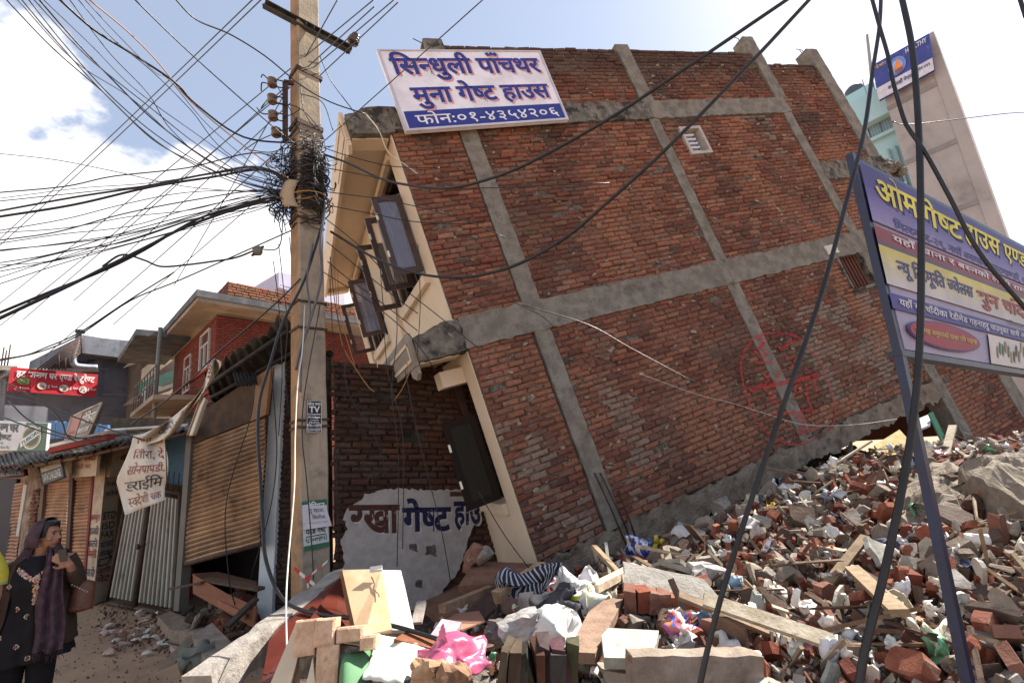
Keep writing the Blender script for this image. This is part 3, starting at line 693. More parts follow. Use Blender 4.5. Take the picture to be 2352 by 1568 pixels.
# bricks showing where the plaster has dropped
mb = MB()
for k in range(9):
    x, y = 806 - 6 * (k % 3) + rnd(-8, 8), 1190 + k * 12; a, b = RUIN.pix(x, y); brick_geo(mb, RUIN, a, a + rnd(.08, .16), b, b + .06, -.03, .05, (.25, .2, .17), .012)
mb.build('brick', M_BRICK, ruin)
# return wall between the blue painted edge and the pole
RT2 = Frame(onz(622, 1432, 0), onz(760, 1425, 0) - onz(622, 1432, 0), (0, 0, 1))
ret = thing('brick_side_wall', RT2.o, 'narrow dark brick wall with pale blue painted edge left of the utility pole', 'wall')
tb = RT2.pix(655, 822)[1]; al = RT2.pix(640, 1100)[0]
brick_wall(RT2, ret, 0, tb, lambda b: [(al - .02, al + .62)], Lb=.215, Hb=.069, colf=lambda a, b, c: lerp3(ruin_col(a, b, c), (.045, .032, .028), .4), nsep=150, wave=.02, proud=.015)
mb = MB(); mb.fbox(RT2, al - .03, al + .62, 0, tb - .02, .015, .25); mb.build('mortar', MATS['sooty_mortar'], ret)
mb = MB(); q = [RT2.hit(*p, -.05) for p in ((585, 1470), (622, 1440), (653, 830), (650, 819), (640, 820), (625, 832))]
mb.add(q + [p + RT2.n * .12 for p in q], [tuple(range(6)), tuple(range(11, 5, -1))] + [(i, i + 6, (i + 1) % 6 + 6, (i + 1) % 6) for i in range(6)])
mb.build('blue_painted_edge', mat('pale_blue_paint', (.70, .76, .78), (.60, .67, .70), 4, .8, .35, 40, stains=[((.2, .16, .12), 7, .62, .75, .6)]), ret)
# ================================================================== utility pole
pb_, pt_ = atY(717, 1000, 4.62), None
pb_.z = 0; PX = pb_.copy()
vw = Vector((C.x - PX.x, C.y - PX.y, 0)).normalized(); ph = RAD(25)
nR = Vector((vw.x * math.cos(ph) - vw.y * math.sin(ph), vw.x * math.sin(ph) + vw.y * math.cos(ph), 0)); nL = Vector((nR.y, -nR.x, 0))
if nR.x < vw.x: nR, nL = nL, nR
lean = Vector((-.012, 0, 1))
tR = Vector((-nR.y, nR.x, 0))
if tR.x < 0: tR = -tR
pole = thing('utility_pole', PX, 'square weathered concrete utility pole wrapped in tangled black cables', 'pole')
WR, WL = .275, .20
def pole_c(s, t, z, k=1): # s along right face, t depth
    return PX + lean * z + tR * (WR * s * k) - nR * (WL * t * k)
mb = MB(); nseg = 60; cc = [(-.5, -.5), (-.42, -.5), (.42, -.5), (.5, -.5), (.5, -.42), (.5, .5), (-.5, .5), (-.5, -.42)]
cc = [(-.5, -.42), (-.44, -.5), (.44, -.5), (.5, -.42), (.5, .5), (-.5, .5)]
for i in range(nseg + 1):
    z = 10.5 * i / nseg; kk = 1 - .008 * z
    for s, t in cc: mb.v.append(pole_c(s, t, z, kk) + Vector((noise.noise(Vector((s * 3, t * 3, z * 4))), noise.noise(Vector((s, t + 9, z * 4))), 0)) * .006)
nc = len(cc)
for i in range(nseg):
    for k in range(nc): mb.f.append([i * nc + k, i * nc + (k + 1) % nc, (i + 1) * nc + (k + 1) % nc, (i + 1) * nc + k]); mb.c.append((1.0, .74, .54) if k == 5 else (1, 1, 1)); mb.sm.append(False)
mb.f.append(list(range(nseg * nc, nseg * nc + nc))); mb.c.append((1, 1, 1)); mb.sm.append(False)
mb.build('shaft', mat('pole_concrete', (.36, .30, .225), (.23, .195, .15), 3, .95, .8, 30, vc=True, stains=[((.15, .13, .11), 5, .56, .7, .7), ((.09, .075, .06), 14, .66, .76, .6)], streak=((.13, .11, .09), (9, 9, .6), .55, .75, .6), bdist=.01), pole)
def zpole(py):
    d = ray(717, py); h = Vector((PX.x - C.x, PX.y - C.y)).length; return C.z + d.z * h / math.hypot(d.x, d.y)
for py in (183, 302, 316, 515, 703, 762, 970, 985):
    z = zpole(py); mb = MB()
    ring = [pole_c(s * 1.05, t * 1.06, z + .01 * math.sin(i * 2)) for i, (s, t) in enumerate([(-.5, -.5), (.5, -.5), (.5, .5), (-.5, .5), (-.5, -.5)])]
    for p, q in zip(ring, ring[1:]):
        dd = (q - p); n_ = dd.cross(Vector((0, 0, 1))).normalized(); w_ = .05 if py in (183, 302) else .022
        mb.box(p - n_ * .004, dd, n_ * .008, Vector((0, 0, w_)))
    mb.build('iron_strap', M_IRON, pole)
# cross arm (a steel channel) and its insulators
A_, B_ = None, None
zc = zpole(68); hx = pole_c(0, -.62, zc)
def at_h(x, y, p, n):   # pixel on a plane through p with normal n
    d = ray(x, y); return C + d * ((p - C).dot(n) / d.dot(n))
armn = (ray(705, 68)).normalized(); armn.z = 0; armn.normalize()
a0, a1 = at_h(607, 12, hx, armn), at_h(806, 118, hx, armn)
arm = thing('cross_arm', hx, 'dark steel cross arm bolted near the top of the utility pole', 'cross arm')
d_ = (a1 - a0); u_ = d_.cross(armn).normalized(); u_ = u_ if u_.z > 0 else -u_
mb = MB(); mb.box(a0 - u_ * .045, d_, u_ * .09, armn * .012); mb.box(a0 - u_ * .045, d_, u_ * .012, -armn * .05); mb.box(a0 + u_ * .033, d_, u_ * .012, -armn * .05)
mb.build('channel', mat('dark_steel', (.05, .05, .045), (.09, .085, .075), 9, .55, .3, 40, metal=.5), arm)
for f in (.02, .47, .56):
    mb = MB(); mb.lathe(a0 + d_ * f - armn * .002, -armn, [(.018, 0), (.018, .03), (.008, .031), (.008, .06)], 6); mb.build('bolt', M_IRON, arm)
def spool(name, p, ax, r, hh, parent, m=None):
    mb = MB(); mb.lathe(p, ax, [(r * .7, -hh), (r, -hh * .75), (r * .95, -hh * .3), (r * .55, -.1 * hh), (r * .55, .1 * hh), (r * .95, .3 * hh), (r, .75 * hh), (r * .7, hh)], 12); return mb.build(name, m or mat('brown_glazed_insulator', (.07, .035, .025), (.16, .12, .09), 20, .25, .1, 30, spec=.6), parent)
ip = a0 + d_ * .97 + u_ * .06
mb = MB(); mb.tube([ip - u_ * .12, ip + u_ * .14], .01, 6); mb.build('pin', M_IRON, arm)
mb = MB(); mb.lathe(ip + u_ * .06, u_, [(.03, 0), (.065, .01), (.07, .03), (.04, .045), (.06, .06), (.065, .075), (.035, .09), (.05, .11), (.05, .13), (.02, .15)], 14); mb.build('insulator', mat('dark_glazed_insulator', (.05, .03, .03), None, 1, .2, .05, 30, spec=.7), arm)
# side rack with four spool insulators
rk = thing('insulator_rack', at_h(655, 250, pole_c(-.5, 0, zpole(250)), armn), 'dark iron rack holding four spool insulators on the left of the pole', 'insulator rack')
rp = pole_c(-.5, 0, zpole(250)); R_ = lambda x, y: at_h(x, y, rp, armn)
mb = MB(); p, q = R_(655, 186), R_(655, 322); s_ = (R_(662, 250) - R_(649, 250)); mb.box(p - s_ / 2, s_, q - p, armn * .03); mb.build('upright', M_IRON, rk)
for y0, y1, x1 in ((190, 196, 690), (316, 330, 690)):
    mb = MB(); p, q = R_(652, y0), R_(x1, y1); mb.box(p, q - p, Vector((0, 0, .045)), armn * .03); mb.build('bracket_arm', M_IRON, rk)
for (x, y) in ((625, 190), (625, 228), (627, 266), (634, 304)):
    for dy in (-7, 9):
        mb = MB(); mb.tube([R_(x - 2, y + dy - 2), R_(652, y + dy + 4)], .007, 5); mb.build('clevis', M_IRON, rk)
    spool('spool_insulator', R_(x, y), (R_(x, y - 10) - R_(x, y + 10)), .052, .05, rk)
# posters pasted on the pole's street face
PF = Frame(pole_c(0, -.53, 0) , tR, lean)
def poster(q, label, name='poster', thick=.003, col=(.7, .7, .7), c=-.004, cat='poster'):
    pts = [PF.hit(x, y, c) for x, y in q]; o = thing(name, pts[0], label, cat)
    mb = MB(); mb.add(pts + [p - PF.n * thick for p in pts], [(3, 2, 1, 0), (4, 5, 6, 7), (0, 1, 5, 4), (1, 2, 6, 5), (2, 3, 7, 6), (3, 0, 4, 7)], col); mb.build('paper', M_PRINT, o)
    return o, bil(*[p - PF.n * (thick + .0008) for p in pts]), -PF.n * .0009
o, P, of = poster([(704, 993), (738, 993), (738, 920), (705, 920)], 'small black repair notice with white letters on the pole', col=(.012, .012, .02))
WH = (.7, .7, .7)
for s_, bx, bd in (('घरैमा मर्मत'.replace('र्म', 'म'), (.06, .94, .84, .97), .02), ('TV', (.14, .88, .62, .82), .03), ('Computer', (.04, .96, .53, .60), .03), ('Fridge', (.1, .9, .43, .51), .04), ('X-change', (.2, .8, .355, .41), .02), ('Mobile', (.15, .85, .29, .34), .01), ('9741-114070', (.03, .97, .17, .27), .02), ('९८५१०-४३४४७', (.05, .95, .03, .14), .02)):
    line(P, s_, bx, WH, o, of, bd)
fb_ = MB()
for (x0, x1, y0, y1) in ((0, 1, 0, .012), (0, 1, .988, 1), (0, .03, 0, 1), (.97, 1, 0, 1)): fb_.quad(*[P(x, y) + of for x, y in ((x0, y0), (x1, y0), (x1, y1), (x0, y1))], WH)
fb_.build('white_border', M_INK, o)
o, P, of = poster([(698, 1266), (756, 1254), (750, 1145), (692, 1152)], 'green and white guest house poster pasted low on the pole', col=(.5, .55, .52))
band(P, 0, 1, .88, 1, (.04, .14, .08), o, of); band(P, 0, 1, 0, .1, (.04, .14, .08), o, of)
line(P, 'कोिरयन', (.06, .9, .80, .98), (.75, .75, .72), o, of * 2, .02); line(P, 'भाषा', (.4, .95, .62, .8), (.02, .02, .03), o, of, .02)
line(P, 'पेइङ गेष~ट', (.1, .9, .30, .46), (.02, .02, .03), o, of, .03); line(P, '९८६००७४७२३', (.08, .92, .14, .25), (.02, .02, .03), o, of, .02); band(P, .1, .9, .265, .285, (.02, .02, .02), o, of)
o, P, of = poster([(697, 1216), (762, 1207), (748, 1160), (694, 1160)], 'white paper notice stuck over the green poster, lower corner lifting', c=-.016, col=(.62, .6, .66))
line(P, 'तु खाजा', (.25, .85, .62, .85), (.02, .02, .03), o, of, .0); line(P, 'िबक~रीमा', (.35, .85, .38, .6), (.02, .02, .03), o, of, .0); line(P, 'Phone No. 9841', (.2, .9, .2, .27), (.2, .2, .25), o, of, 0)
# red and white barrier tape tied round the pole foot
for i, (pts, lab) in enumerate([([(676, 1304), (700, 1325), (722, 1342), (735, 1352)], 'left end of the red and white barrier tape tied on the pole'), ([(704, 1328), (728, 1308), (752, 1288)], 'upper end of the red and white barrier tape'), ([(704, 1328), (708, 1350), (712, 1375)], 'hanging end of the red and white barrier tape')]):
    q = [atY(x, y, 4.25 + .05 * i) for x, y in pts]; q = smooth_path(q, 6); mb = MB()
    for k in range(len(q) - 1):
        n_ = Vector((0, 0, 1)) * (.022 if i < 2 else .008) + Vector((.01, 0, 0)); mb.box(q[k] - n_ / 2, q[k + 1] - q[k], n_, Vector((0, .003, 0)), ((.5, .03, .04) if (k // 3) % 2 == 0 else (.7, .68, .68)))
    mb.build('barrier_tape', M_PRINT, None, lab, 'tape')
# ================================================================== the row of shops along the street
Z3 = Vector((0, 0, 1))
def VF(p, q, up=Z3):
    a, b = onz(*p, 0), onz(*q, 0); return Frame(a, b - a, up)
def quad_panel(fr, q, c, th, col, name, m, parent, label=None, cat=None, jz=0):
    """a panel with real thickness from four picture corners BL BR TR TL on a frame"""
    pts = [fr.hit(x, y, c) for x, y in q]; mb = MB(); n_ = fr.n * th
    mb.add(pts + [p + n_ for p in pts], [tuple(range(len(q))), tuple(range(2 * len(q) - 1, len(q) - 1, -1))] + [(i, i + len(q), (i + 1) % len(q) + len(q), (i + 1) % len(q)) for i in range(len(q))], col)
    return mb.build(name, m, parent, label, cat)
def zsign(fr, q, c, th, col, name, label, cat='sign', m=None, frame=None):
    pts = [fr.hit(x, y, c) for x, y in q]; o = thing(name, pts[0], label, cat)
    quad_panel(fr, q, c, th, col, 'panel', m or M_PRINT, o)
    P = bil(*[p - fr.n * .006 for p in pts])
    if frame:
        mb = MB()
        for i in range(4): mb.tube([pts[i] - fr.n * .004, pts[(i + 1) % 4] - fr.n * .004], .018, 4, frame)
        mb.build('frame', M_VC, o)
    return o, P, -fr.n * .004
M_SHUT = mat('rusty_shutter', (.40, .25, .14), (.27, .16, .09), 2.2, .6, .25, 30, vc=True, metal=.15, spec=.4, stains=[((.10, .05, .03), 3.5, .50, .68, .75), ((.5, .38, .26), 9, .64, .74, .4)], streak=((.09, .05, .035), (4, 4, .5), .58, .72, .6))
M_TIN = mat('old_tin_roof', (.055, .05, .047), (.03, .027, .026), 6, .7, .4, 30, metal=.3)
M_OLDW = mat('old_timber', (.16, .095, .06), (.10, .06, .04), 7, .9, .6, 40)
M_PLAST = mat('old_plaster', (.34, .255, .18), (.25, .185, .13), 2.5, .95, .5, 30, stains=[((.13, .09, .065), 3.5, .52, .68, .8), ((.5, .42, .32), 9, .66, .76, .5)])
def shutter(fr, q, c, nsl, parent, h=.028, col=(1, 1, 1), name='shutter_curtain'):
    """roller shutter: curved slats between picture corners BL BR TR TL"""
    pts = [fr.hit(x, y, c) for x, y in q]; P = bil(*pts)
    for k in range(nsl):
        mb = MB(); y0, y1 = k / nsl, (k + 1) / nsl; kk = rnd(.85, 1.1); cc = tuple(v * kk for v in col)
        prof = [(0, .0), (.12, .45), (.5, 1), (.85, .5), (.93, -.15), (1.0, 0)]
        nx_ = 7
        for (u0, d0), (u1, d1) in zip(prof, prof[1:]):
            vs = []
            for yy, dd in ((y0 + (y1 - y0) * u0, d0), (y0 + (y1 - y0) * u1, d1)):
                for i in range(nx_ + 1):
                    xx = i / nx_; q = P(xx, yy); dn_ = noise.noise(q * 1.3) * .035 + noise.noise(q * 4) * .012
                    vs.append(q - fr.n * (h * dd + dn_) + fr.b * noise.noise(q * 2.1 + Vector((5, 5, 5))) * .012)
            mb.add(vs, [(i, i + 1, i + nx_ + 2, i + nx_ + 1) for i in range(nx_)], cc)
        mb.build('slat', M_SHUT, parent)
G0, G1, PC, RE = (248, 1383), (405, 1411), (213, 1388), (250, 1375)
ROW = VF(G0, G1); ROWL = VF((150, 1367), PC)
ROWL = Frame(onz(213, 1388, 0), ROW.a, Z3)     # same run, further left; a is negative there
def rowhit(x, y, c=0): return ROW.hit(x, y, c)
# --- big shutter shop with the collapsed front
shop = thing('shutter_shop', ROW.hit(500, 1420), 'broken corner shop with half raised crooked rusty roller shutter', 'shop')
BS = VF((408, 1406), (600, 1440))
shutter(BS, [(420, 1297), (602, 1248), (614, 956), (437, 1022)], -.10, 26, shop)
mb = MB(); pts = [BS.hit(*p, -.12) for p in ((420, 1297), (602, 1248))]; mb.tube(pts, .03, 8); mb.build('bottom_rail', M_IRON, shop)
quad_panel(BS, [(398, 1402), (410, 1404), (440, 1000), (428, 1000)], -.16, .12, (.16, .15, .13), 'door_post', M_VC, shop)
quad_panel(BS, [(438, 1020), (612, 953), (623, 842), (585, 866), (574, 878), (560, 880), (432, 966)], -.14, .05, (1, 1, 1), 'fascia_board', mat('sooty_timber', (.085, .05, .03), (.05, .03, .02), 5, .9, .5, 40), shop)
quad_panel(BS, [(574, 968), (610, 952), (623, 842), (590, 864)], -.19, .04, (.24, .125, .06), 'timber_panel', M_VC, shop)
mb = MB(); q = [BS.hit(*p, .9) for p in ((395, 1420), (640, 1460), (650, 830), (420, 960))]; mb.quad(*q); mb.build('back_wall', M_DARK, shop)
mb = MB()
for (x0, y0, x1, y1) in ((420, 1300, 420, 1400),):
    p0, p1 = BS.hit(x0, y0, 0), BS.hit(x0, y0, .9)
mb.quad(BS.hit(400, 1408, 0), BS.hit(400, 1408, .9), BS.hit(440, 960, .9), BS.hit(440, 960, 0)); mb.build('inner_side_wall', mat('dim_red_wall', (.12, .02, .02), None, 1, .8, .3, 20), shop)
# sagging black tin canopy over it
can = thing('tin_canopy', atY(600, 820, 6.3), 'torn black corrugated tin canopy sagging over the shutter shop', 'canopy')
cp = [atY(*p) for p in ((497, 925, 7.3), (480, 862, 6.7), (560, 792, 6.3), (640, 728, 6.0), (692, 748, 6.0), (768, 812, 6.5), (700, 830, 6.8), (640, 812, 7.0))]
c00, c10, c11, c01 = atY(497, 928, 7.4), atY(770, 815, 6.6), atY(655, 727, 5.6), atY(470, 858, 6.4)
PCN = bil(c00, c10, c11, c01)
def canP(u, v):
    p = PCN(u, v); w = .018 * math.sin(u * 70); s = -.12 * math.sin(v * math.pi) * (1 - .4 * u)
    e = .05 * noise.noise(Vector((u * 6, v * 6, 0))) + (.04 * noise.noise(Vector((u * 22, 0, 5))) if v > .9 else 0)
    return p + Vector((0, 0, w + s + e)) + (c11 - c10) * (e * .5)
mb = MB(); mb.sheet(canP, 150, 10, .004); mb.build('corrugated_sheet', M_TIN, can)
for k in (.2, .6, .95):
    mb = MB(); mb.tube([PCN(.02, k) - Z3 * .17, PCN(.98, k) - Z3 * .15], .03, 5); mb.build('purlin', M_TIN, can)
mb = MB(); mb.sheet(lambda u, v: atY(534 + 54 * u + 10 * v, 858 - 4 * u + 30 * v, 5.9 + .3 * u) + Z3 * .012 * math.sin(u * 40), 40, 2, .003); mb.build('hanging_tin_strip', M_TIN, can)
# --- corrugated gate
gate = thing('corrugated_gate', onz(*G0, 0), 'double gate of green and grey corrugated tin in a rusty frame', 'gate')
gq = [(248, 1383), (405, 1411), (418, 1134), (300, 1110)]; GP = bil(*[ROW.hit(x, y, -.02) for x, y in gq])
for (u0, u1) in ((.0, .44), (.46, 1.0)):
    n_ = 6 if u0 < .1 else 8
    for k in range(n_):
        a, b = u0 + .03 + (u1 - u0 - .06) * k / n_, u0 + .03 + (u1 - u0 - .06) * (k + 1) / n_
        mb = MB(); w = b - a; prof = [(0, 0), (.05, .02), (.42, .02), (.47, 0), (1, 0)]
        colr = (.30, .29, .25) if k % 2 else (.36, .33, .28)
        for (s0, d0), (s1, d1) in zip(prof, prof[1:]):
            for j in range(8):
                y0, y1 = .05 + .9 * j / 8, .05 + .9 * (j + 1) / 8
                cc = colr if d0 or d1 else (.03, .055, .045)
                mb.quad(GP(a + w * s0, y0) - ROW.n * d0, GP(a + w * s1, y0) - ROW.n * d1, GP(a + w * s1, y1) - ROW.n * d1, GP(a + w * s0, y1) - ROW.n * d0, cc)
        mb.build('tin_strip', mat('gate_tin', (1, 1, 1), (.8, .8, .8), 3, .55, .2, 30, vc=True, metal=.2, stains=[((.12, .065, .04), 4, .56, .7, .6)]), gate)
    mb = MB()
    for (p, q) in (((u0, 0), (u1, 0)), ((u1, 0), (u1, 1)), ((u1, 1), (u0, 1)), ((u0, 1), (u0, 0))):
        A, B = GP(*p) - ROW.n * .02, GP(*q) - ROW.n * .02; mb.tube([A, B], .032, 4)
    mb.build('gate_frame', M_IRON, gate)
mb = MB(); mb.tube([GP(.42, .52) - ROW.n * .05, GP(.50, .53) - ROW.n * .05], .018, 6); mb.lathe(GP(.42, .505) - ROW.n * .05, -ROW.n, [(.0, 0), (.045, 0), (.045, .03), (0, .03)], 10); mb.build('bolt_and_padlock', M_IRON, gate)
for k in range(8):
    mb = MB(); A = GP(.3 + .09 * k, 1.0); mb.tube([A, A + Z3 * .3], .008, 4); mb.build('spike_bar', M_IRON, gate)
mb = MB(); mb.quad(GP(-.02, 1.0) + ROW.n * .4, GP(1.02, 1.0) + ROW.n * .4, GP(1.02, 1.45) + ROW.n * .4, GP(-.02, 1.45) + ROW.n * .4, (.05, .12, .2)); mb.build('blue_panel', M_VC, gate)
mb = MB(); q = [ROW.hit(*p, .55) for p in ((215, 1390), (415, 1412), (440, 960), (250, 960))]; mb.quad(*q); mb.build('dark_back', mat('dark_ochre_wall', (.10, .065, .035), (.05, .032, .02), 4, .95, .5, 20), gate)
# --- pillar with painted shop services
pil = thing('painted_pillar', onz(213, 1388, 0), 'flaking cream shop pillar covered with hand painted shop services in Devanagari and English', 'pillar')
Pf = ROWL; Pr = VF((213, 1388), (252, 1374))
a0 = Pf.pix(189, 1380)[0]; dep = 1.0
lft = [Pf.hit(*p) for p in ((189, 1380), (213, 1388), (248, 1085), (218, 1090))]
ztop = onz(213, 1388, 0); htp = Pf.pix(252, 1030)[1]
W = (Pr.hit(252, 1374) - Pr.o)
mb = MB(); mb.box(Pf.pt(a0, 0), Pf.a * -a0, Z3 * htp, W); mb.build('pillar_body', mat('pillar_plaster', (.52, .42, .30), (.42, .33, .24), 3, .9, .4, 30, stains=[((.2, .15, .11), 3.0, .5, .7, .7)]), pil)
INKR, INKB, INKK = (.25, .03, .03), (.03, .035, .09), (.05, .045, .045)
of_ = -Pf.n * .004
PFq = lambda y0, y1, x0=.1, x1=.9: bil(*[Pf.pt(a0 * (1 - x0), 0, -.005) + Z3 * 0 for _ in range(4)])
def fbox_text(s, py_top, py_bot, col, fr, ax0, ax1, off, bd=.012):
    z1, z0 = fr[1](py_top), fr[1](py_bot)
    line(bil(fr[0](ax0, z0), fr[0](ax1, z0), fr[0](ax1, z1), fr[0](ax0, z1)), s, (0, 1, 0, 1), col, pil, off, bd, m=M_PI)
zf = lambda py: Pf.pix(215, py)[1]
F1 = (lambda t, z: Pf.pt(a0 * (1 - t), z, -.006), zf)
for s_, y0, y1, c in (('कम~पयुटर', 1182, 1200, INKR), ('हाउजिङ', 1206, 1230, INKB), ('कार~टिज', 1234, 1256, INKB), ('मेमोरी', 1258, 1280, INKR), ('कारड रिडर', 1300, 1324, INKB), ('पािकङ', 1330, 1345, (.3, .22, .2))):
    fbox_text(s_, y0, y1, c, F1, .08, .92, Vector())
zr = lambda py: Pr.pix(235, py)[1]; wl = W.length
F2_ = (lambda t, z: Pr.pt(wl * t, z, -.006), zr)
for s_, y0, y1, c in (('यहाँ', 1105, 1118, INKK), ('फोन', 1126, 1140, INKK), ('STD', 1176, 1194, INKK), ('ISD', 1200, 1216, INKK), ('FAX', 1220, 1236, INKK), ('फोटोकपी', 1240, 1258, INKB), ('लेिमनेसन', 1262, 1278, INKB), ('स~क~यािनङ', 1300, 1316, INKR), ('नेट', 1318, 1336, INKR)):
    fbox_text(s_, y0, y1, c, F2_, .1, .9, Vector())
z = zr(1290); mb = MB()
for (t0, d0, t1, d1) in ((.1, .05, .85, .05), (.1, -.05, .6, -.05), (.85, .05, .6, .12), (.85, .05, .6, -.05), (.1, .05, .1, -.05)):
    mb.tube([F2_[0](t0, z + d0), F2_[0](t1, z + d1)], .01, 4, INKB)
mb.build('painted_arrow', M_PI, pil)
# --- two shutters left of the pillar
sh2 = thing('closed_shop', ROWL.hit(150, 1370), 'closed shop with two dusty pinkish roller shutters under small signboards', 'shop')
for i, q in enumerate(([(76, 1365), (146, 1376), (160, 1104), (103, 1110)], [(151, 1377), (188, 1381), (213, 1093), (167, 1099)])):
    shutter(ROWL, q, .06, 34, sh2, .02, (1.1, .95, .85))
quad_panel(ROWL, [(144, 1376), (152, 1378), (168, 1085), (160, 1087)], .0, .1, (.07, .035, .03), 'shutter_guide', M_VC, sh2)
quad_panel(ROWL, [(70, 1366), (78, 1367), (104, 1085), (97, 1085)], .0, .1, (.14, .09, .06), 'shutter_guide', M_VC, sh2)
quad_panel(ROWL, [(186, 1381), (190, 1381), (217, 1060), (212, 1060)], -.02, .1, (.2, .03, .025), 'shutter_guide', M_VC, sh2, label='red edged shutter guide')
quad_panel(ROWL, [(30, 1360), (76, 1366), (100, 1095), (62, 1105)], .02, .3, (1, 1, 1), 'side_pier', mat('peeling_brick_pier', (.2, .12, .085), (.36, .29, .23), 5, .95, .7, 30), sh2)
quad_panel(ROWL, [(98, 1108), (252, 1095), (262, 1015), (120, 1030)], .02, .3, (1, 1, 1), 'lintel', M_PLAST, sh2)
qb = ROWL
bp = thing('brick_patch', ROWL.hit(80, 1250), 'bit of bare broken brickwork on the pier behind the woman in headscarf', 'wall')
pa, pb2 = ROWL.pix(46, 1300)[0], ROWL.pix(96, 1120)[0]
brick_wall(ROWL, bp, ROWL.pix(70, 1290)[1], ROWL.pix(70, 1120)[1], lambda b: [(pa + .2, pb2 - .1 + .1 * noise.noise(Vector((b * 3, 0, 0))))], Lb=.22, Hb=.075, colf=lambda a, b, c: lerp3(c, (.12, .07, .05), .4), nsep=120, proud=.03)
# --- further left: old door and narrow shutter
sh3 = thing('old_doorway', ROWL.hit(20, 1350), 'dark old doorway beside narrow shutter at the left picture edge', 'shop')
shutter(ROWL, [(5, 1350), (30, 1355), (62, 1105), (37, 1110)], .06, 30, sh3, .02, (1.0, .8, .75))
quad_panel(ROWL, [(-60, 1340), (6, 1352), (38, 1100), (-25, 1100)], .05, .1, (.025, .02, .03), 'door', M_VC, sh3)
quad_panel(ROWL, [(-90, 1330), (110, 1365), (135, 1040), (-60, 1070)], .12, .3, (1, 1, 1), 'wall', M_PLAST, sh3)
quad_panel(ROWL, [(36, 1230), (42, 1230), (62, 1112), (54, 1112)], .0, .02, (.55, .52, .45), 'painted_strip', M_VC, sh3)
# the long dark eaves of the row
ev = thing('tin_eaves', ROWL.hit(200, 1050), 'long sagging black tin eaves over the old shop row on the left', 'roof')
E0, E1, E2, E3 = ROWL.hit(-30, 1085, -.9), ROW.hit(440, 985, -.3), ROW.hit(432, 968, .9), ROWL.hit(-30, 1050, .9)
EP = bil(E0, E1, E2, E3)
mb = MB(); mb.sheet(lambda u, v: EP(u, v) + Z3 * (.02 * math.sin(u * 190) + .08 * noise.noise(Vector((u * 8, v * 2, 0)))), 300, 4, .006); mb.build('corrugated_sheet', M_TIN, ev)
for k in range(12):
    mb = MB(); u = .04 + .08 * k; mb.tube([EP(u, .02) - Z3 * .07, EP(u, .9) - Z3 * .07], .025, 5); mb.build('rafter', M_OLDW, ev)
mb = MB(); mb.tube([EP(0, .04) - Z3 * .06, EP(.5, .04) - Z3 * .09, EP(1, .04) - Z3 * .05], .03, 5); mb.build('eaves_beam', M_OLDW, ev)
mb = MB(); mb.tube([ROW.hit(243, 988, -.35), ROW.hit(338, 982, -.35), ROW.hit(430, 976, -.35)], .022, 5, (.6, .58, .56)); mb.build('pale_edge_strip', M_VC, ev)
mb = MB(); mb.box(ROWL.hit(84, 1034, -.95), ROW.hit(246, 996, -.6) - ROWL.hit(84, 1034, -.95), Z3 * .05, Vector((.1, .25, 0)), (.5, .42, .4)); mb.build('pale_edge_strip', M_VC, ev)
mb = MB(); mb.box(ROWL.hit(110, 1031, -.98), ROW.hit(246, 999, -.62) - ROWL.hit(110, 1031, -.98), Z3 * -.06, Vector((.05, .1, 0)), (.35, .05, .04)); mb.build('red_edge_strip', M_VC, ev)
wallb = MB(); wallb.quad(ROWL.hit(-60, 1100, .95), ROW.hit(440, 1005, .95), ROW.hit(440, 965, .95), ROWL.hit(-60, 1030, .95)); wallb.build('upper_wall', M_PLAST, ev)
# crumbling brick gable under the eaves by the gate
cg = thing('crumbling_masonry', ROW.hit(250, 1060, .1), 'crumbling brick lumps above the gate under the eaves', 'wall')
for k in range(26):
    mb = MB(); x = 240 + 60 * random.random(); y = 1018 + 42 * random.random(); p = ROW.hit(x, y, .05 + rnd(0, .1)); c_ = random.choice(BRICKPAL); mb.cbox(p, Euler((rnd(-.2, .2), rnd(-.2, .2), rnd(-.9, -.3))).to_matrix(), (.22, .1, .07), tuple(v * .55 for v in c_), .01); mb.build('brick', M_BRICK, cg)
# ------------------------------------------------------------------ signs of the row
SGN = Frame(ROWL.pt(0, 0, -1.0), ROWL.a, Z3)
o, P, of = zsign(SGN, [(-18, 1034), (104, 1034.5), (110, 971.5), (-14, 966)], 0, .04, (.58, .6, .62), 'beer_sign', 'guest restaurant sign with green beer bottle label at the far left')
mb = MB(); mb.quad(P(.52, 0), P(1, 0), P(1, 1), P(.66, 1), (.02, .11, .035)); mb.build('printed_band', M_INK, o)
def disc(P, cx, cy, rx, ry, col, parent, off, rot=0.0, name='printed_disc', n=28, m=None):
    mb = MB(); mb.add([P(cx + rx * math.cos(t) * math.cos(rot) - ry * math.sin(t) * math.sin(rot), cy + (rx * math.cos(t) * math.sin(rot) + ry * math.sin(t) * math.cos(rot))) + off for t in [2 * math.pi * k / n for k in range(n)]], [tuple(range(n))], col); return mb.build(name, m or M_INK, parent)
disc(P, .76, .47, .17, .43, (.6, .6, .56), o, of * 1); disc(P, .76, .47, .145, .37, (.28, .19, .05), o, of * 1.5); disc(P, .76, .47, .12, .30, (.015, .05, .02), o, of * 2)
mb = MB(); mb.quad(*[P(x, y) + of * 2.5 for x, y in ((.60, .10), (.93, .62), (.91, .86), (.58, .34))], (.68, .68, .66)); mb.build('label_band', M_INK, o)
bt = bil(*[P(x, y) + of * 3 for x, y in ((.615, .14), (.925, .65), (.905, .83), (.60, .31))]); line(bt, 'TUBORG', (0, 1, .1, .9), (.02, .08, .04), o, Vector(), .03)
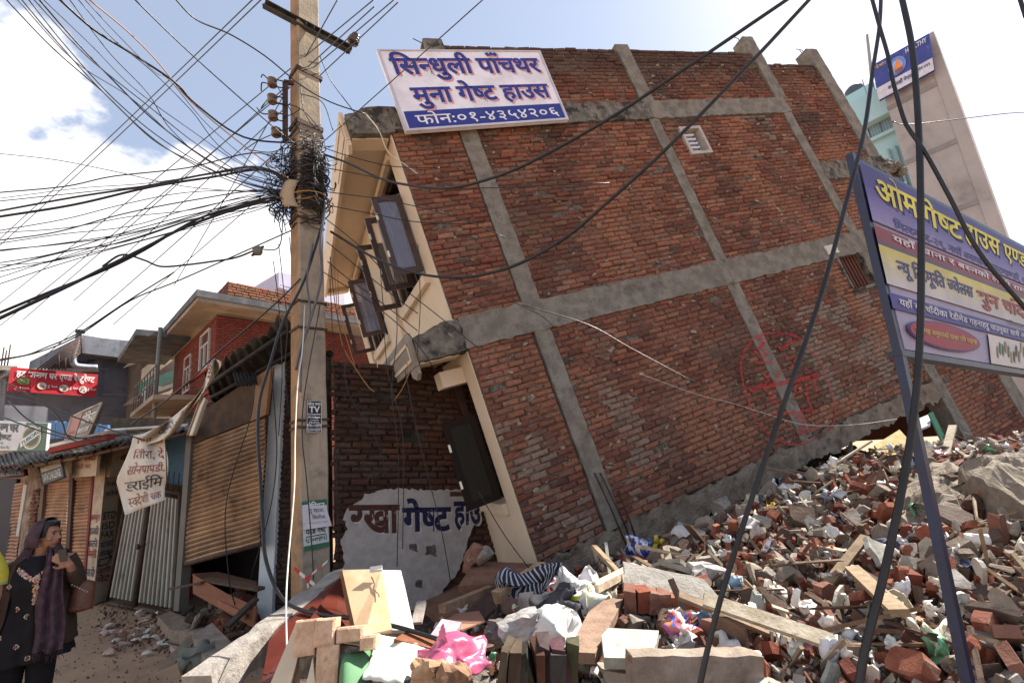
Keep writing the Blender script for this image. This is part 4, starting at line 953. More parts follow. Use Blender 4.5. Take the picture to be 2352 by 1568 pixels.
line(P, 'न~छा घर', (.10, .52, .62, .92), (.02, .02, .03), o, of, .03); line(P, 'रेण~ट', (.12, .40, .34, .62), (.02, .02, .03), o, of, .03); line(P, '२९', (.13, .24, .2, .28), (.02, .02, .03), o, of, .01); line(P, '१३८६', (.13, .36, .06, .15), (.02, .02, .03), o, of, .01)
o, P, of = zsign(SGN, [(151, 1010), (205, 996), (234, 925), (166, 957)], .15, .05, (.16, .15, .14), 'mobile_shop_sign', 'tilted salmon and grey phone shop sign above the eaves', frame=(.45, .42, .38))
band(P, 0, .40, 0, 1, (.45, .2, .15), o, Vector()); line(P, 'नोिकया', (.47, .97, .45, .9), (.66, .64, .58), o, of, .02); line(P, 'मोबाईल हाउस', (.45, .9, .1, .36), (.66, .64, .58), o, of, .02); line(P, 'मर्मत', (.08, .34, .1, .3), (.3, .1, .08), o, of, 0)
o, P, of = zsign(SGN, [(99, 1113), (150, 1095), (138, 1042), (88, 1059)], .55, .05, (.50, .43, .32), 'phone_house_board', 'cream board reading NOKIA MOBILE HOUSE over the left shutter', frame=(.06, .05, .05))
line(P, 'NOKIA MOBILE HOUSE', (.04, .97, .66, .9), (.05, .03, .03), o, of, .02); line(P, 'A Complete Mobile Solution', (.3, .96, .54, .6), (.05, .03, .03), o, of, 0); band(P, 0, 1, 0, .5, (.02, .025, .05), o, of); line(P, 'DATA CHALLENGE', (.1, .9, .1, .4), (.5, .48, .4), o, of * 2, .02)
o, P, of = zsign(SGN, [(163, 1097), (220, 1092), (226, 1030), (168, 1035)], .75, .04, (.50, .38, .27), 'red_letter_board', 'peeling cream board with faded red shop name beside the pillar', m=M_PAINTED)
line(P, 'मोडन चौबाटो', (.06, .95, .58, .95), (.28, .04, .035), o, of, .02, m=M_PI); line(P, 'मिनी मार्ट'.replace('र्ट', 'ट').replace('मि', 'िम').replace('नी', 'नी'), (.2, .8, .3, .5), (.28, .06, .05), o, of, .0, m=M_PI)
o, P, of = zsign(SGN, [(-30, 1100), (57, 1092), (54, 1068), (-30, 1074)], .45, .05, (.035, .035, .05), 'dark_blue_board', 'small dark board with blue letters under the eaves at the left edge', frame=(.16, .03, .03)); line(P, 'भाजनालय', (.2, .95, .15, .85), (.08, .2, .42), o, of, .03)
bl = thing('blue_timber_front', SGN.hit(180, 990, .8), 'row of blue painted boards of an upper shop front behind the signs', 'shop front')
for k in range(7):
    quad_panel(SGN, [(108 + 20 * k, 1008 - 1.5 * k), (127 + 20 * k, 1007 - 1.5 * k), (127 + 20 * k, 966 + 1.6 * k), (108 + 20 * k, 966 + 1.6 * k)], 1.0, .04, (.06, .17, .36), 'board', M_VC, bl)
quad_panel(SGN, [(108, 1030), (250, 1004), (250, 996), (108, 1008)], 1.05, .04, (.03, .025, .025), 'dark_opening', M_VC, bl)
# torn cloth banner hanging from the canopy
M_BAN = mat('banner_cloth', (.62, .57, .49), (.55, .5, .42), 4, .85, .15, 60, stains=[((.3, .22, .15), 5, .64, .78, .6)])
ban = thing('torn_banner', BS.hit(360, 1050, -.6), 'torn white cloth banner with red and blue sweets list, twisted up to the canopy', 'banner')
low = [(288, 1183), (378, 1147), (384, 1010), (306, 1002)]
BF = Frame(ROW.pt(0, 0, -1.05), ROW.a, Z3)
LP = [(287, 1183), (330, 1162), (378, 1147), (378, 1120), (386, 1085), (386, 1055), (376, 1030), (384, 1010), (372, 985), (306, 1002), (292, 1048), (266, 1102), (276, 1140)]
mb = MB(); cx, cy = 335, 1080
def flap(u, v):
    L_ = [(306, 1000), (300, 1025), (288, 1055), (266, 1102), (276, 1140), (287, 1183)]; R_2 = [(382, 985), (378, 1015), (386, 1055), (386, 1085), (378, 1120), (378, 1147)]
    t = (1 - v) * 5; i = min(4, int(t)); f = t - i
    l = (L_[i][0] * (1 - f) + L_[i + 1][0] * f, L_[i][1] * (1 - f) + L_[i + 1][1] * f); r = (R_2[i][0] * (1 - f) + R_2[i + 1][0] * f, R_2[i][1] * (1 - f) + R_2[i + 1][1] * f)
    x, y = l[0] * (1 - u) + r[0] * u, l[1] * (1 - u) + r[1] * u
    return BF.hit(x, y, .05 * math.sin(u * 7 + v * 3) + .04 * math.sin(v * 9))
mb.sheet(flap, 16, 16, .003); mb.build('hanging_cloth', M_BAN, ban)
def strip(u, v):   # twisted rope-like run up to the canopy
    ctr = smooth_path([Vector((330, 1010, 0)), Vector((385, 985, 0)), Vector((430, 940, 0)), Vector((470, 890, 0)), Vector((492, 845, 0)), Vector((500, 826, 0))], 8)
    t = u * (len(ctr) - 1); i = min(len(ctr) - 2, int(t)); p = ctr[i].lerp(ctr[i + 1], t - i); w = 24 + 10 * math.sin(u * 9) - 10 * u
    d = (ctr[i + 1] - ctr[i]).normalized(); n_ = Vector((-d.y, d.x, 0)) * w * (v - .5)
    return BF.hit(p.x + n_.x, p.y + n_.y, -.15 * u - .1 * math.sin(v * 6 + u * 16))
mb = MB(); mb.sheet(strip, 46, 8, .003); mb.build('twisted_cloth', M_BAN, ban)
mb = MB(); mb.sheet(lambda u, v: BF.hit(486 + (34 - 14 * v) * u - 4 * v + 3 * math.sin(v * 8), 830 + 150 * v + (10 + 40 * u) * (1 - v) * 0 + 12 * u, -.3 + .05 * math.sin(u * 9 + v * 5)) if False else BF.hit(462 + 16 * u - 34 * v + 6 * v * u, 905 + 95 * v + 15 * u * (1 - v), -.12 + .04 * math.sin(u * 8)), 8, 12, .003); mb.build('loose_cloth_end', M_BAN, ban)
def ban_line(s, q, c):
    line(bil(*[flap(x, y) - BF.n * .012 for x, y in q]), s, (0, 1, 0, 1), c, ban, Vector(), .0)
for s_, y0, y1, c in (('ाजा गु', .80, .93, INKR), ('ितौरा, दे', .60, .75, INKR), ('सोनपापडी,', .42, .57, INKR), ('ड~राईिम', .22, .40, INKB), ('स~वदेशी चक', .05, .2, INKR)):
    vs, fs = text_geo(s_, .0); x0, x1 = min(v.x for v in vs), max(v.x for v in vs); yy0, yy1 = min(v.y for v in vs), max(v.y for v in vs)
    mb = MB(); mb.add([flap(.16 + .78 * (v.x - x0) / (x1 - x0), y0 + (y1 - y0) * (v.y - yy0) / (yy1 - yy0)) - BF.n * .008 for v in vs], fs, c); mb.build('lettering', M_INK, ban)
mb = MB()
for s_, u0, u1, c in (('चना,', .12, .3, INKB), ('दालमोठ', .34, .62, INKB), ('पापड', .68, .95, INKR)):
    vs, fs = text_geo(s_, .0); x0, x1 = min(v.x for v in vs), max(v.x for v in vs); yy0, yy1 = min(v.y for v in vs), max(v.y for v in vs)
    mb = MB(); mb.add([strip(u0 + (u1 - u0) * (v.x - x0) / (x1 - x0), .8 - .6 * (v.y - yy0) / (yy1 - yy0)) - BF.n * .02 for v in vs], fs, c); mb.build('lettering', M_INK, ban)
mb = MB(); mb.tube([BF.hit(270, 1028, -.05), BF.hit(306, 1003, -.05)], .006, 4); mb.tube([BF.hit(380, 1012, -.05), BF.hit(384, 1120, -.05)], .006, 4); mb.build('tie_cord', M_CABLE, ban)

# ================================================================== buildings behind
# grey rendered building
GB = Frame(atY(200, 900, 19), Vector((ray(1850, 976).x, ray(1850, 976).y, 0)), Z3)
gbd = thing('grey_building', GB.hit(200, 968), 'dark grey cement rendered building with protruding upper block behind the red restaurant sign', 'building')
M_GREY = mat('grey_cement_render', (.12, .125, .15), (.19, .20, .235), .45, .9, .4, 8, stains=[((.24, .25, .28), 1.3, .6, .75, .5), ((.04, .042, .05), .8, .55, .7, .7)], streak=((.045, .047, .055), (1.2, 1.2, .15), .52, .72, .7), bdist=.02)
def gpoly(px, c0, c1, name, m, parent, fr=GB, col=(1, 1, 1)):
    mb = MB(); mb.prism(fr, [fr.pix(*p, c0) for p in px], c0, c1, col); return mb.build(name, m, parent)
gpoly([(8, 985), (395, 985), (372, 840), (372, 800), (322, 785), (230, 776), (228, 815), (226, 850), (15, 850)], 0, 6, 'wall', M_GREY, gbd)
gpoly([(186, 810), (228, 815), (234, 776), (192, 769)], -.9, 5, 'upper_block', M_GREY, gbd)
gpoly([(228, 815), (322, 826), (322, 785), (234, 776)], -.9, -.004, 'upper_block', M_GREY, gbd)
gpoly([(15, 862), (228, 852), (222, 845), (30, 846)], -.5, 2, 'terrace_edge', mat('pale_terrace', (.33, .30, .27), (.2, .19, .18), 2, .9, .3, 20), gbd)
gpoly([(196, 832), (232, 834), (232, 815), (196, 812)], 1.2, 1.3, 'pink_wall', mat('pink_plaster', (.45, .30, .25), None, 1, .9, .2, 20), gbd)
for px in ((5, 1105), ):
    pass
for (y) in (847, 905, 950): gpoly([(228, y + 1), (372, y + 8), (372, y + 5), (228, y - 2)], -.05, 0, 'ledge', mat('pale_ledge', (.22, .22, .24), (.12, .12, .14), 3, .9, .3, 20), gbd)
# silver duct and balcony railing on the roof
dp = thing('silver_roof_duct', GB.hit(180, 830, -1), 'bent silver duct hanging on the roof corner of the grey building', 'duct')
mb = MB(); mb.tube(smooth_path([GB.hit(x, y, -1.3) for x, y in ((184, 765), (176, 795), (168, 820), (172, 838), (195, 842), (222, 843))], 6), .11, 10, (.34, .36, .4)); mb.build('duct_pipe', mat('galvanised_duct', (.30, .32, .36), (.2, .22, .26), 4, .55, .1, 20, metal=.8), dp)
mb = MB(); mb.lathe(GB.hit(184, 764, -1.3), Z3, [(.16, 0), (.13, .1), (.04, .14)], 10); mb.build('cowl', M_TIN, dp)
rl = thing('roof_railing', GB.hit(110, 845, -1.4), 'thin black roof railing left of the silver duct', 'railing')
for k in range(8):
    mb = MB(); mb.tube([GB.hit(186, 772 + 5.2 * k, -1.4), GB.hit(86 + 8 * k, 848, -1.4)], .025, 4); mb.build('rail', M_IRON, rl)
for x, y0, y1 in ((187, 768, 812), (135, 812, 846), (150, 822, 850)):
    mb = MB(); mb.tube([GB.hit(x, y0, -1.4), GB.hit(x, y1, -1.4)], .03, 4); mb.build('post', M_IRON, rl)
# red restaurant sign on it
o, P, of = zsign(GB, [(17, 897), (219.8, 911), (225.6, 860), (26, 842.5)], -1.0, .08, (.42, .02, .03), 'restaurant_sign', 'long red restaurant sign with white Devanagari letters and four food dishes')
of = of * 6
line(P, 'हट भान~छा घर एण~ड रेष~टुरेण~ट', (.06, .96, .52, .96), (.75, .72, .72), o, of, .025)
for i, (cx, cy, rx, ry, c) in enumerate(((.145, .44, .07, .15, (.14, .22, .06)), (.35, .30, .052, .15, (.5, .47, .42)), (.60, .27, .055, .15, (.55, .54, .48)), (.83, .27, .05, .15, (.55, .54, .52)))):
    disc(P, cx, cy, rx, ry, c, o, of, name='dish_picture')
    for k in range(5): disc(P, cx + rnd(-.6, .6) * rx, cy + rnd(-.55, .55) * ry, rx * .22, ry * .3, random.choice([(.3, .16, .08), (.12, .2, .05), (.5, .42, .3), (.2, .06, .04)]), o, of * (1.2 + .02 * k), name='food_piece', n=7)
for s_, x0, x1 in (('रु. १००/-', .06, .22), ('रु. ६०/-', .41, .53), ('रु. ६०/-', .665, .775), ('रु. १५०/-', .885, .995)): line(P, s_, (x0, x1, .08 if x0 < .1 else .22, .2 if x0 < .1 else .36), (.75, .72, .72), o, of, .02)
# far left slab building at the edge
eb = thing('left_edge_building', GB.hit(0, 900, 3), 'pale concrete frame house at the left picture edge', 'building')
gpoly([(-60, 1000), (22, 1000), (26, 850), (34, 842), (-60, 838)], 1.2, 8, 'wall', mat('pale_grey_wall', (.3, .27, .24), (.22, .2, .18), 1, .9, .3, 10), eb)
gpoly([(-60, 848), (40, 850), (40, 840), (-60, 838)], .3, 1.2, 'roof_slab', M_CONC, eb)
for k in range(3):
    mb = MB(); p = GB.hit(3 + 7 * k, 840, 1.5); mb.tube([p, p + Z3 * rnd(.5, 1)], .03, 4); mb.build('reinforcing_bar', M_IRON, eb)
# red brick building
RBX = Vector((ray(2040, 957).x, ray(2040, 957).y, 0)).normalized(); LBX = -Vector((ray(60, 1152).x, ray(60, 1152).y, 0)).normalized()
RB0 = atY(498, 722, 13.5); RBR = Frame(RB0, RBX, Z3); RBL = Frame(RB0, -LBX, Z3)     # right face, left face (a runs away)
rbd = thing('red_brick_building', Vector((RB0.x, RB0.y, 0)), 'red brick house with wide cream roof slab and balconies behind the tin canopy', 'building')
M_RBK = mat('red_brick_face', (.30, .055, .035), (.24, .045, .03), 9, .9, .3, 40, vc=False)
mb = MB(); bk = 5.0
def rbx(a0, a1, z0, z1, d0=0.02, d1=3.0, col=(1, 1, 1), m=None, name='wall', mbx=None):
    pass
top = 0.0; H1 = RB0.z
mb.quad(RBR.pt(.01, -H1, .02), RBR.pt(9, -H1, .02), RBR.pt(9, .0, .02), RBR.pt(.01, .0, .02)); mb.quad(RBL.pt(.01, -H1, .02), RBL.pt(6, -H1, .02), RBL.pt(6, 0, .02), RBL.pt(.01, 0, .02))
mb.build('wall', mat('red_mortar', (.09, .035, .028), None, 1, .95, .3, 30), rbd)
RCOL = lambda a, b, c: tuple(v * rnd(.8, 1.15) for v in (.22, .055, .038))
wl1, wh1 = RBL.pix(475, 760), RBL.pix(468, 845)
aw0, aw1 = RBL.pix(482, 800)[0], RBL.pix(460, 800)[0]; bw0, bw1 = RBL.pix(470, 852)[1], RBL.pix(470, 762)[1]
brick_wall(RBR, rbd, -4.0, 0, lambda b: [(0, 6.5)], Lb=.24, Hb=.085, colf=RCOL, nsep=0, proud=.006, depth=.04)
brick_wall(RBL, rbd, -4.0, 0, lambda b: ([(0, aw0), (aw1, 5.0)] if bw0 < b < bw1 else [(0, 5.0)]), Lb=.24, Hb=.085, colf=RCOL, nsep=0, proud=.006, depth=.04)
# roof slab with cream soffit
ov = .95
def slabpts(z): return None
SL0 = RB0 - RBX * 0
oR, oL = -RBR.n, (RBL.n if RBL.n.dot(C - RB0) > 0 else -RBL.n)
def slab(z0, z1, a_r, a_l, ovr, ovl, name, m, parent, notch=None):
    mb = MB(); c_ = RB0 + oR * ovr * 1.0 + oL * ovl
    cc_ = Vector((c_.x, c_.y, z0)); p1 = RB0 + RBX * a_r + oR * ovr; p2 = RB0 - LBX * a_l + oL * ovl; p3 = RB0 + RBX * a_r - LBX * a_l
    pts = [Vector((p.x, p.y, z0)) for p in (c_, p1, p3, p2)]
    mb.add(pts + [p + Z3 * (z1 - z0) for p in pts], [(0, 3, 2, 1), (4, 5, 6, 7), (0, 1, 5, 4), (1, 2, 6, 5), (2, 3, 7, 6), (3, 0, 4, 7)]); return mb.build(name, m, parent)
M_SOF = mat('cream_soffit', (.33, .27, .21), (.24, .19, .145), 1.0, .9, .2, 20, stains=[((.1, .08, .06), 1.6, .58, .72, .7)]); M_EDGE = mat('dark_slab_edge', (.07, .075, .085), (.14, .14, .15), 2, .9, .4, 20)
slab(H1 + .1, H1 + .22, 9, 7, .75, .75, 'roof_soffit', M_SOF, rbd); slab(H1 + .222, H1 + .42, 9, 7.05, .8, .8, 'roof_slab', M_EDGE, rbd)
PR = Frame(RB0 + Z3 * .42 - oL * .35 - oR * .25, RBX, Z3)
mb = MB(); mb.box(PR.o + PR.n * .03, RBX * 8, Z3 * .75, -LBX * 4); mb.build('parapet_core', MATS['red_mortar'], rbd)
brick_wall(PR, rbd, .0, .75, lambda b: [(0, 7)], Lb=.24, Hb=.085, colf=lambda a, b, c: tuple(v * rnd(.75, 1.15) for v in (.30, .13, .08)), nsep=0, depth=.03)
PL_ = Frame(PR.o, -LBX, Z3); brick_wall(PL_, rbd, 0, .75, lambda b: [(0, 3.2)], Lb=.24, Hb=.085, colf=lambda a, b, c: tuple(v * rnd(.75, 1.15) for v in (.28, .09, .05)), nsep=0, depth=.03)
def rwin(fr, a0, a1, b0, b1, parent, m2=(.5, .5, .48)):
    mb = MB(); t = .06
    mb.fbox(fr, a0, a0 + t, b0, b1, -.04, .06, m2); mb.fbox(fr, a1 - t, a1, b0, b1, -.04, .06, m2); mb.fbox(fr, a0 + t, a1 - t, b0, b0 + t, -.038, .058, m2); mb.fbox(fr, a0 + t, a1 - t, b1 - t, b1, -.038, .058, m2); mb.fbox(fr, a0 + t, a1 - t, b1 - .45, b1 - .4, -.036, .05, m2)
    mb.fbox(fr, (a0 + a1) / 2 - .03, (a0 + a1) / 2 + .03, b0 + t, b1 - .45, -.034, .05, m2)
    o = mb.build('window', M_VC, parent); g = MB(); g.fbox(fr, a0 + t, a1 - t, b0 + t, b1 - t, .03, .05, (.05, .07, .12)); g.build('pane', mat('far_glass', (1, 1, 1), None, 1, .08, 0, 1, vc=True, spec=.8), o); return o
rwin(RBL, aw0 + .05, aw1 - .05, bw0 + .05, bw1 - .05, rbd)
a2, a3 = RBL.pix(438, 850)[0], RBL.pix(424, 850)[0]; rwin(RBL, a2, a3, RBL.pix(430, 900)[1], RBL.pix(430, 820)[1], rbd)
for (y0, y1) in ((850, 856), (905, 910)):
    mb = MB(); mb.fbox(RBL, 0, 6, RBL.pix(470, y1)[1], RBL.pix(470, y0)[1], -.06, .0); mb.build('brick_ledge', M_RBK, rbd)
for (yz) in (745, 858): pass
for k, (zt, nm) in enumerate(((H1 - 2.3, 'balcony_slab'), (H1 - 5.1, 'balcony_slab'))):
    mb = MB(); p = RB0 - LBX * 1.6 + oL * .02; mb.box(Vector((p.x, p.y, zt)), -LBX * 4.5, oL * 1.15, Z3 * .14); mb.build(nm, M_SOF, rbd)
mb = MB(); p = RB0 - LBX * 3.2 + oL * .02; mb.box(Vector((p.x, p.y, H1 + .0)), -LBX * 4.5, oL * 1.5, Z3 * .2); mb.build('balcony_roof', M_EDGE, rbd)
rail = MB()
for k in range(9):
    mb = MB(); p = RB0 - LBX * (1.7 + .53 * k) + oL * 1.12; mb.tube([Vector((p.x, p.y, H1 - 2.16)), Vector((p.x, p.y, H1 - 1.25))], .02, 4, (.14, .13, .12)); mb.build('baluster', M_VC, rbd)
for zz in (1.25, 1.7):
    mb = MB(); p, q = RB0 - LBX * 1.65 + oL * 1.12, RB0 - LBX * 6.05 + oL * 1.12; mb.tube([Vector((p.x, p.y, H1 - zz)), Vector((q.x, q.y, H1 - zz))], .025, 4, (.16, .15, .13)); mb.build('handrail', M_VC, rbd)
mb = MB(); p = RB0 - LBX * 2.4 + oL * 1.0; mb.tube([Vector((p.x, p.y, H1 - 4)), Vector((p.x, p.y, H1 + .1))], .06, 8, (.2, .2, .17)); mb.build('post', M_VC, rbd)
SL = Frame(RB0 - LBX * 2.0 + oL * 1.25, -LBX, Z3)
o, P, of = zsign(GB, [(335, 924), (360, 905), (362, 874), (336, 889)], -5.5, .25, (.5, .52, .55), 'balcony_sign_box', 'small white sign box with faint red letters on the balcony', cat='sign'); line(P, 'होटल', (.1, .9, .35, .8), (.5, .2, .2), o, of * 3, 0)
# second, greyish neighbour with balconies between
nb = thing('balcony_house', GB.hit(350, 900, -2), 'narrow house with green railed cream balconies between the grey and the brick building', 'building')
gpoly([(318, 970), (440, 975), (430, 780), (330, 775)], -1.2, 3, 'wall', mat('dim_cream_wall', (.24, .2, .16), (.15, .12, .1), 1, .9, .3, 10), nb)
for (y, dy) in ((822, 22), (912, 20), (958, 14)):
    gpoly([(318, y + 10), (405, y - 20), (402, y - 32), (336, y - 8)], -2.6, -1.25, 'balcony_slab', M_SOF, nb)
    gpoly([(318, y + 4), (405, y - 26), (403, y - 34), (318, y - 4)], -2.72, -2.62, 'slab_edge', M_EDGE, nb)
gpoly([(318, 905), (402, 872), (402, 848), (318, 880)], -2.6, -2.56, 'railing_panel', mat('dark_green_railing', (.02, .07, .06), (.015, .05, .045), 3, .7, .2, 20), nb)
# lavender block seen behind the pole
lv = thing('lavender_block', atY(690, 640, 24), 'pale lavender apartment block seen behind the utility pole', 'building')
LV = Frame(atY(690, 640, 24), RBX, Z3)
gpoly([(640, 720), (792, 745), (792, 655), (736, 640), (640, 625)], 0, 5, 'wall', mat('lavender_paint', (.50, .48, .60), (.44, .42, .55), 1, .8, .1, 10), lv, LV)
gpoly([(640, 660), (682, 672), (682, 668), (640, 655)], -.5, 0, 'ledge', MATS['lavender_paint'], lv, LV)
for (x, y) in ((662, 682), (690, 688)): 
    fr_ = LV; a, b = LV.pix(x, y); rwin(LV, a - .4, a + .5, b - .6, b + .6, lv, (.4, .4, .45))
# ================================================================== pale blue tower behind the house on the right
TB = -Vector((ray(343, 1124).x, ray(343, 1124).y, 0)).normalized(); TW = Frame(atY(2090, 400, 21), TB, Z3)
tw = thing('pale_blue_tower', Vector((TW.o.x, TW.o.y, 0)), 'tall pale blue house with bare grey cement side wall behind the blue frame signboard', 'building')
M_TG = mat('bare_cement_wall', (.40, .37, .365), (.31, .29, .29), .35, .9, .3, 12, stains=[((.16, .145, .145), .7, .55, .72, .6), ((.4, .38, .37), 1.6, .64, .78, .5)], streak=((.17, .155, .155), (.9, .9, .12), .55, .7, .5))
M_LB = mat('pale_blue_wall', (.36, .56, .60), (.33, .52, .57), .5, .8, .1, 10, stains=[((.25, .36, .38), .8, .6, .8, .4)])
ax0 = TW.pix(2037, 225)[0]; ax1 = TW.pix(2190, 300)[0]; axt = TW.pix(2136, 80)
zt = TW.pix(2136, 80)[1]; zb = -TW.o.z
ar = TW.pix(2200, 320)[0]; al_ = TW.pix(2068, 340)[0]; alb = TW.pix(1935, 250)[0]
mb = MB(); mb.box(TW.pt(al_, zb), TB * (ar - al_), Z3 * (zt - zb), TW.n * 6); mb.build('cement_wall', M_TG, tw)
for k in range(5):
    zz = zt - 2.6 - 3.05 * k; mb = MB(); mb.box(TW.pt(al_ - .02, zz, -.035), TB * (ar - al_), Z3 * .22, TW.n * .03); mb.build('floor_band', mat('darker_cement_band', (.27, .25, .25), (.2, .185, .185), 1, .9, .3, 20), tw)
for a_ in (al_ - .35, alb + 1.1):
    mb = MB(); mb.tube([TW.pt(a_, zb, 1.08), TW.pt(a_, zt - 4, 1.08)], .06, 6, (.30, .42, .44)); mb.build('drain_pipe', M_VC, tw)
mb = MB(); mb.box(TW.pt(ar - .02, zb, -.05), TB * .45, Z3 * (zt - zb + .05), TW.n * .5); mb.build('corner_column', M_TG, tw)
zl = TW.pix(1960, 205)[1]; zl2 = TW.pix(1990, 215)[1]
mb = MB(); mb.box(TW.pt(alb, zb, 1.2), TB * (al_ - alb - .003), Z3 * (zl2 - zb - 1.2), TW.n * 5); mb.build('blue_wall', M_LB, tw)
mb = MB(); mb.box(TW.pt(alb - .3, zl2 - 1.25, .55), TB * (al_ - alb + .28), Z3 * 1.5, TW.n * 5.6); mb.build('parapet', M_LB, tw)
TWB = Frame(TW.pt(0, 0, 1.2), TB, Z3)
for (x0, x1, y0, y1) in ((1988, 2052, 249, 312), (2027, 2072, 380, 432)):
    a0, b0 = TWB.pix(x0, (y0 + y1) / 2); a1 = TWB.pix(x1, (y0 + y1) / 2)[0]; bm_ = TWB.pix((x0 + x1) / 2, y1)[1]; bt_ = TWB.pix((x0 + x1) / 2, y0)[1]
    w_ = rwin(TWB, a0, a1, bm_, bt_, tw, (.05, .06, .10))
    for k in range(9):
        g = MB(); aa = a0 + (a1 - a0) * (k + .5) / 9; g.fbox(TWB, aa, aa + .03, bm_, bt_, -.1, -.07, (.22, .27, .36)); g.build('grille_bar', M_VC, w_)
    g = MB(); g.fbox(TWB, a0 - .15, a1 + .15, bm_ - .2, bm_ - .02, -.25, 0); g.build('sill', M_LB, w_)
q = [TW.pix(x, y, 2.5) for x, y in ((1900, 195), (1932, 197), (1921, 142), (1886, 140))]
mb = MB(); mb.box(TW.pt(alb - .9, zl2 - 1, 3), TB * 1.9, Z3 * 3.2, TW.n * 2); mb.build('stair_head', M_LB, tw)
tk = thing('water_tank', TW.pt(alb - .1, zl2 + 2.2, 3.4), 'small dark water tank on the pale blue stair head', 'water tank'); mb = MB(); mb.lathe(TW.pt(alb - .1, zl2 + 2.2, 4), Z3, [(.5, 0), (.5, .7), (.3, .9), (.1, .95)], 14, (.08, .1, .12)); mb.build('tank_body', M_VC, tk)
for k in range(4):
    mb = MB(); A = TW.pt(alb + 1.0 + .35 * k, zl2 + .25, .7); mb.tube([A, A + Z3 * (1.0 - .15 * k)], .03, 4, (.3, .28, .25)); mb.build('stair_rail', M_VC, tw)
mb = MB(); A = TW.hit(2004, 200, .3); B = TW.hit(1992, 80, .3); mb.tube([A, B], .07, 6, (.35, .33, .32)); mb.build('roof_pipe', M_VC, tw)
# billboard on top
bq = [(2019, 231), (2146, 161), (2133, 77), (2002, 151)]
o, P, of = zsign(TW, bq, -.5, .15, (.05, .07, .30), 'rooftop_billboard', 'blue and white cooking flame billboard on the roof of the pale blue tower'); of = of * 5
band(P, 0, 1, 0, .33, (.62, .62, .70), o, of)
for i, (cx, cy, rx, ry, c) in enumerate(((.42, .62, .16, .24, (.16, .25, .6)), (.42, .60, .10, .17, (.35, .45, .75)), (.44, .50, .07, .12, (.2, .12, .2)))): disc(P, cx, cy, rx, ry, c, o, of * (1.5 + .5 * i))
mb = MB(); mb.add([P(x, y) + of * 3.2 for x, y in ((.36, .52), (.52, .52), (.48, .62), (.45, .82), (.41, .66))], [(0, 1, 2, 3, 4)], (.75, .25, .05)); mb.build('printed_flame', M_INK, o)
line(P, 'HEALTHY', (.60, .96, .80, .93), (.6, .6, .7), o, of * 2, .03); line(P, 'श~री गणेश', (.05, .25, .82, .93), (.6, .45, .1), o, of * 2, .02); line(P, 'काठमाडौं नेपाल', (.2, .66, .12, .25), (.05, .06, .2), o, of * 2, .02); line(P, 'फोन ४४१', (.72, .95, .17, .27), (.05, .06, .2), o, of * 2, .02)

# ================================================================== signboard on blue posts, right foreground
SX = ray(3250, 1010); SX.normalize(); S2 = Frame(atY(1972, 372, 1.95), SX, Z3 + Vector((-.0, 0, 0)))
q4 = [(2070, 800), (2440, 862), (2440, 618), (1972, 372)]
bb = thing('hotel_signboard', atY(2235, 1560, 1.95), 'large purple, red and yellow guest house signboard on blue steel posts', 'sign')
quad_panel(S2, q4, 0, .03, (.32, .29, .43), 'panel', M_PRINT, bb)
P = bil(*[S2.hit(x, y, -.004) for x, y in q4]); of = -S2.n * .003
def grad(P, y0, y1, c0, c1, parent, off, n=8):
    mb = MB()
    for k in range(n):
        a, b = y0 + (y1 - y0) * k / n, y0 + (y1 - y0) * (k + 1) / n; mb.quad(P(0, a) + off, P(1, a) + off, P(1, b) + off, P(0, b) + off, lerp3(c0, c1, (k + .5) / n))
    mb.build('printed_band', M_INK, parent)
grad(P, .86, 1, (.05, .03, .19), (.05, .03, .17), bb, of, 2); grad(P, .66, .86, (.26, .21, .40), (.06, .035, .22), bb, of)
band(P, 0, 1, .555, .635, (.22, .03, .03), bb, of); band(P, 0, 1, .53, .555, (.10, .06, .08), bb, of); grad(P, .32, .53, (.50, .48, .52), (.60, .50, .06), bb, of)
band(P, 0, 1, .195, .275, (.045, .035, .20), bb, of)
of2 = of * 2
def ys(s_, x0, x1, y0, y1, c, bd=.02, sh=None): line(P, s_, (x0, x1, y0, y1), c, bb, of2, bd, shadow=sh)
YEL = (.68, .60, .03)
ys('ओम', .035, .19, .80, .99, YEL, .02, (.05, .04, .12)); ys('गेष~ट', .20, .38, .79, .98, YEL, .02, (.05, .04, .12)); ys('हाउस', .39, .58, .78, .95, YEL, .02, (.05, .04, .12)); ys('एण~ड', .60, .74, .78, .94, YEL, .02, (.05, .04, .12)); ys('रेष~टुरेण~ट', .75, .99, .76, .96, YEL, .02, (.05, .04, .12))
ys('िमत~रनगर-२९, नयाँ बसपाक काठमाण~डौं, फोन नं. ०१-४३५', .08, .97, .66, .735, (.05, .04, .2), .01)
ys('यहाँ खाना र बस~नको लागी राम~रो सुिवधा छ', .06, .97, .565, .63, (.62, .58, .6), .02)
ys('न~यू ित~रमूर~ित ज~वेलस', .055, .40, .37, .50, (.04, .035, .18), .02); ys('सुन चाँदी पसल', .42, .95, .34, .50, (.30, .03, .04), .03)
ys('यहाँ सुनचाँदीका रेडीमेड गहनाहरु पाउनुका साथै अडर अनुसार बनाइन~छ', .03, .97, .205, .265, (.6, .58, .62), .015)
ys('िमत~रनगर-२९, नयाँ बसपाक', .6, .96, .285, .325, (.03, .03, .05), .0)
disc(P, .22, .105, .18, .075, (.06, .04, .2), bb, of2); disc(P, .22, .105, .172, .068, (.28, .02, .03), bb, of * 2.6)
line(P, 'यहाँ ग~रह अनुसारको पत~थर पिन पाईन~छ', (.07, .375, .085, .13), (.6, .45, .08), bb, of * 3.4, .01)
band(P, .46, 1, .0, .185, (.55, .52, .5), bb, of)
mb = MB()
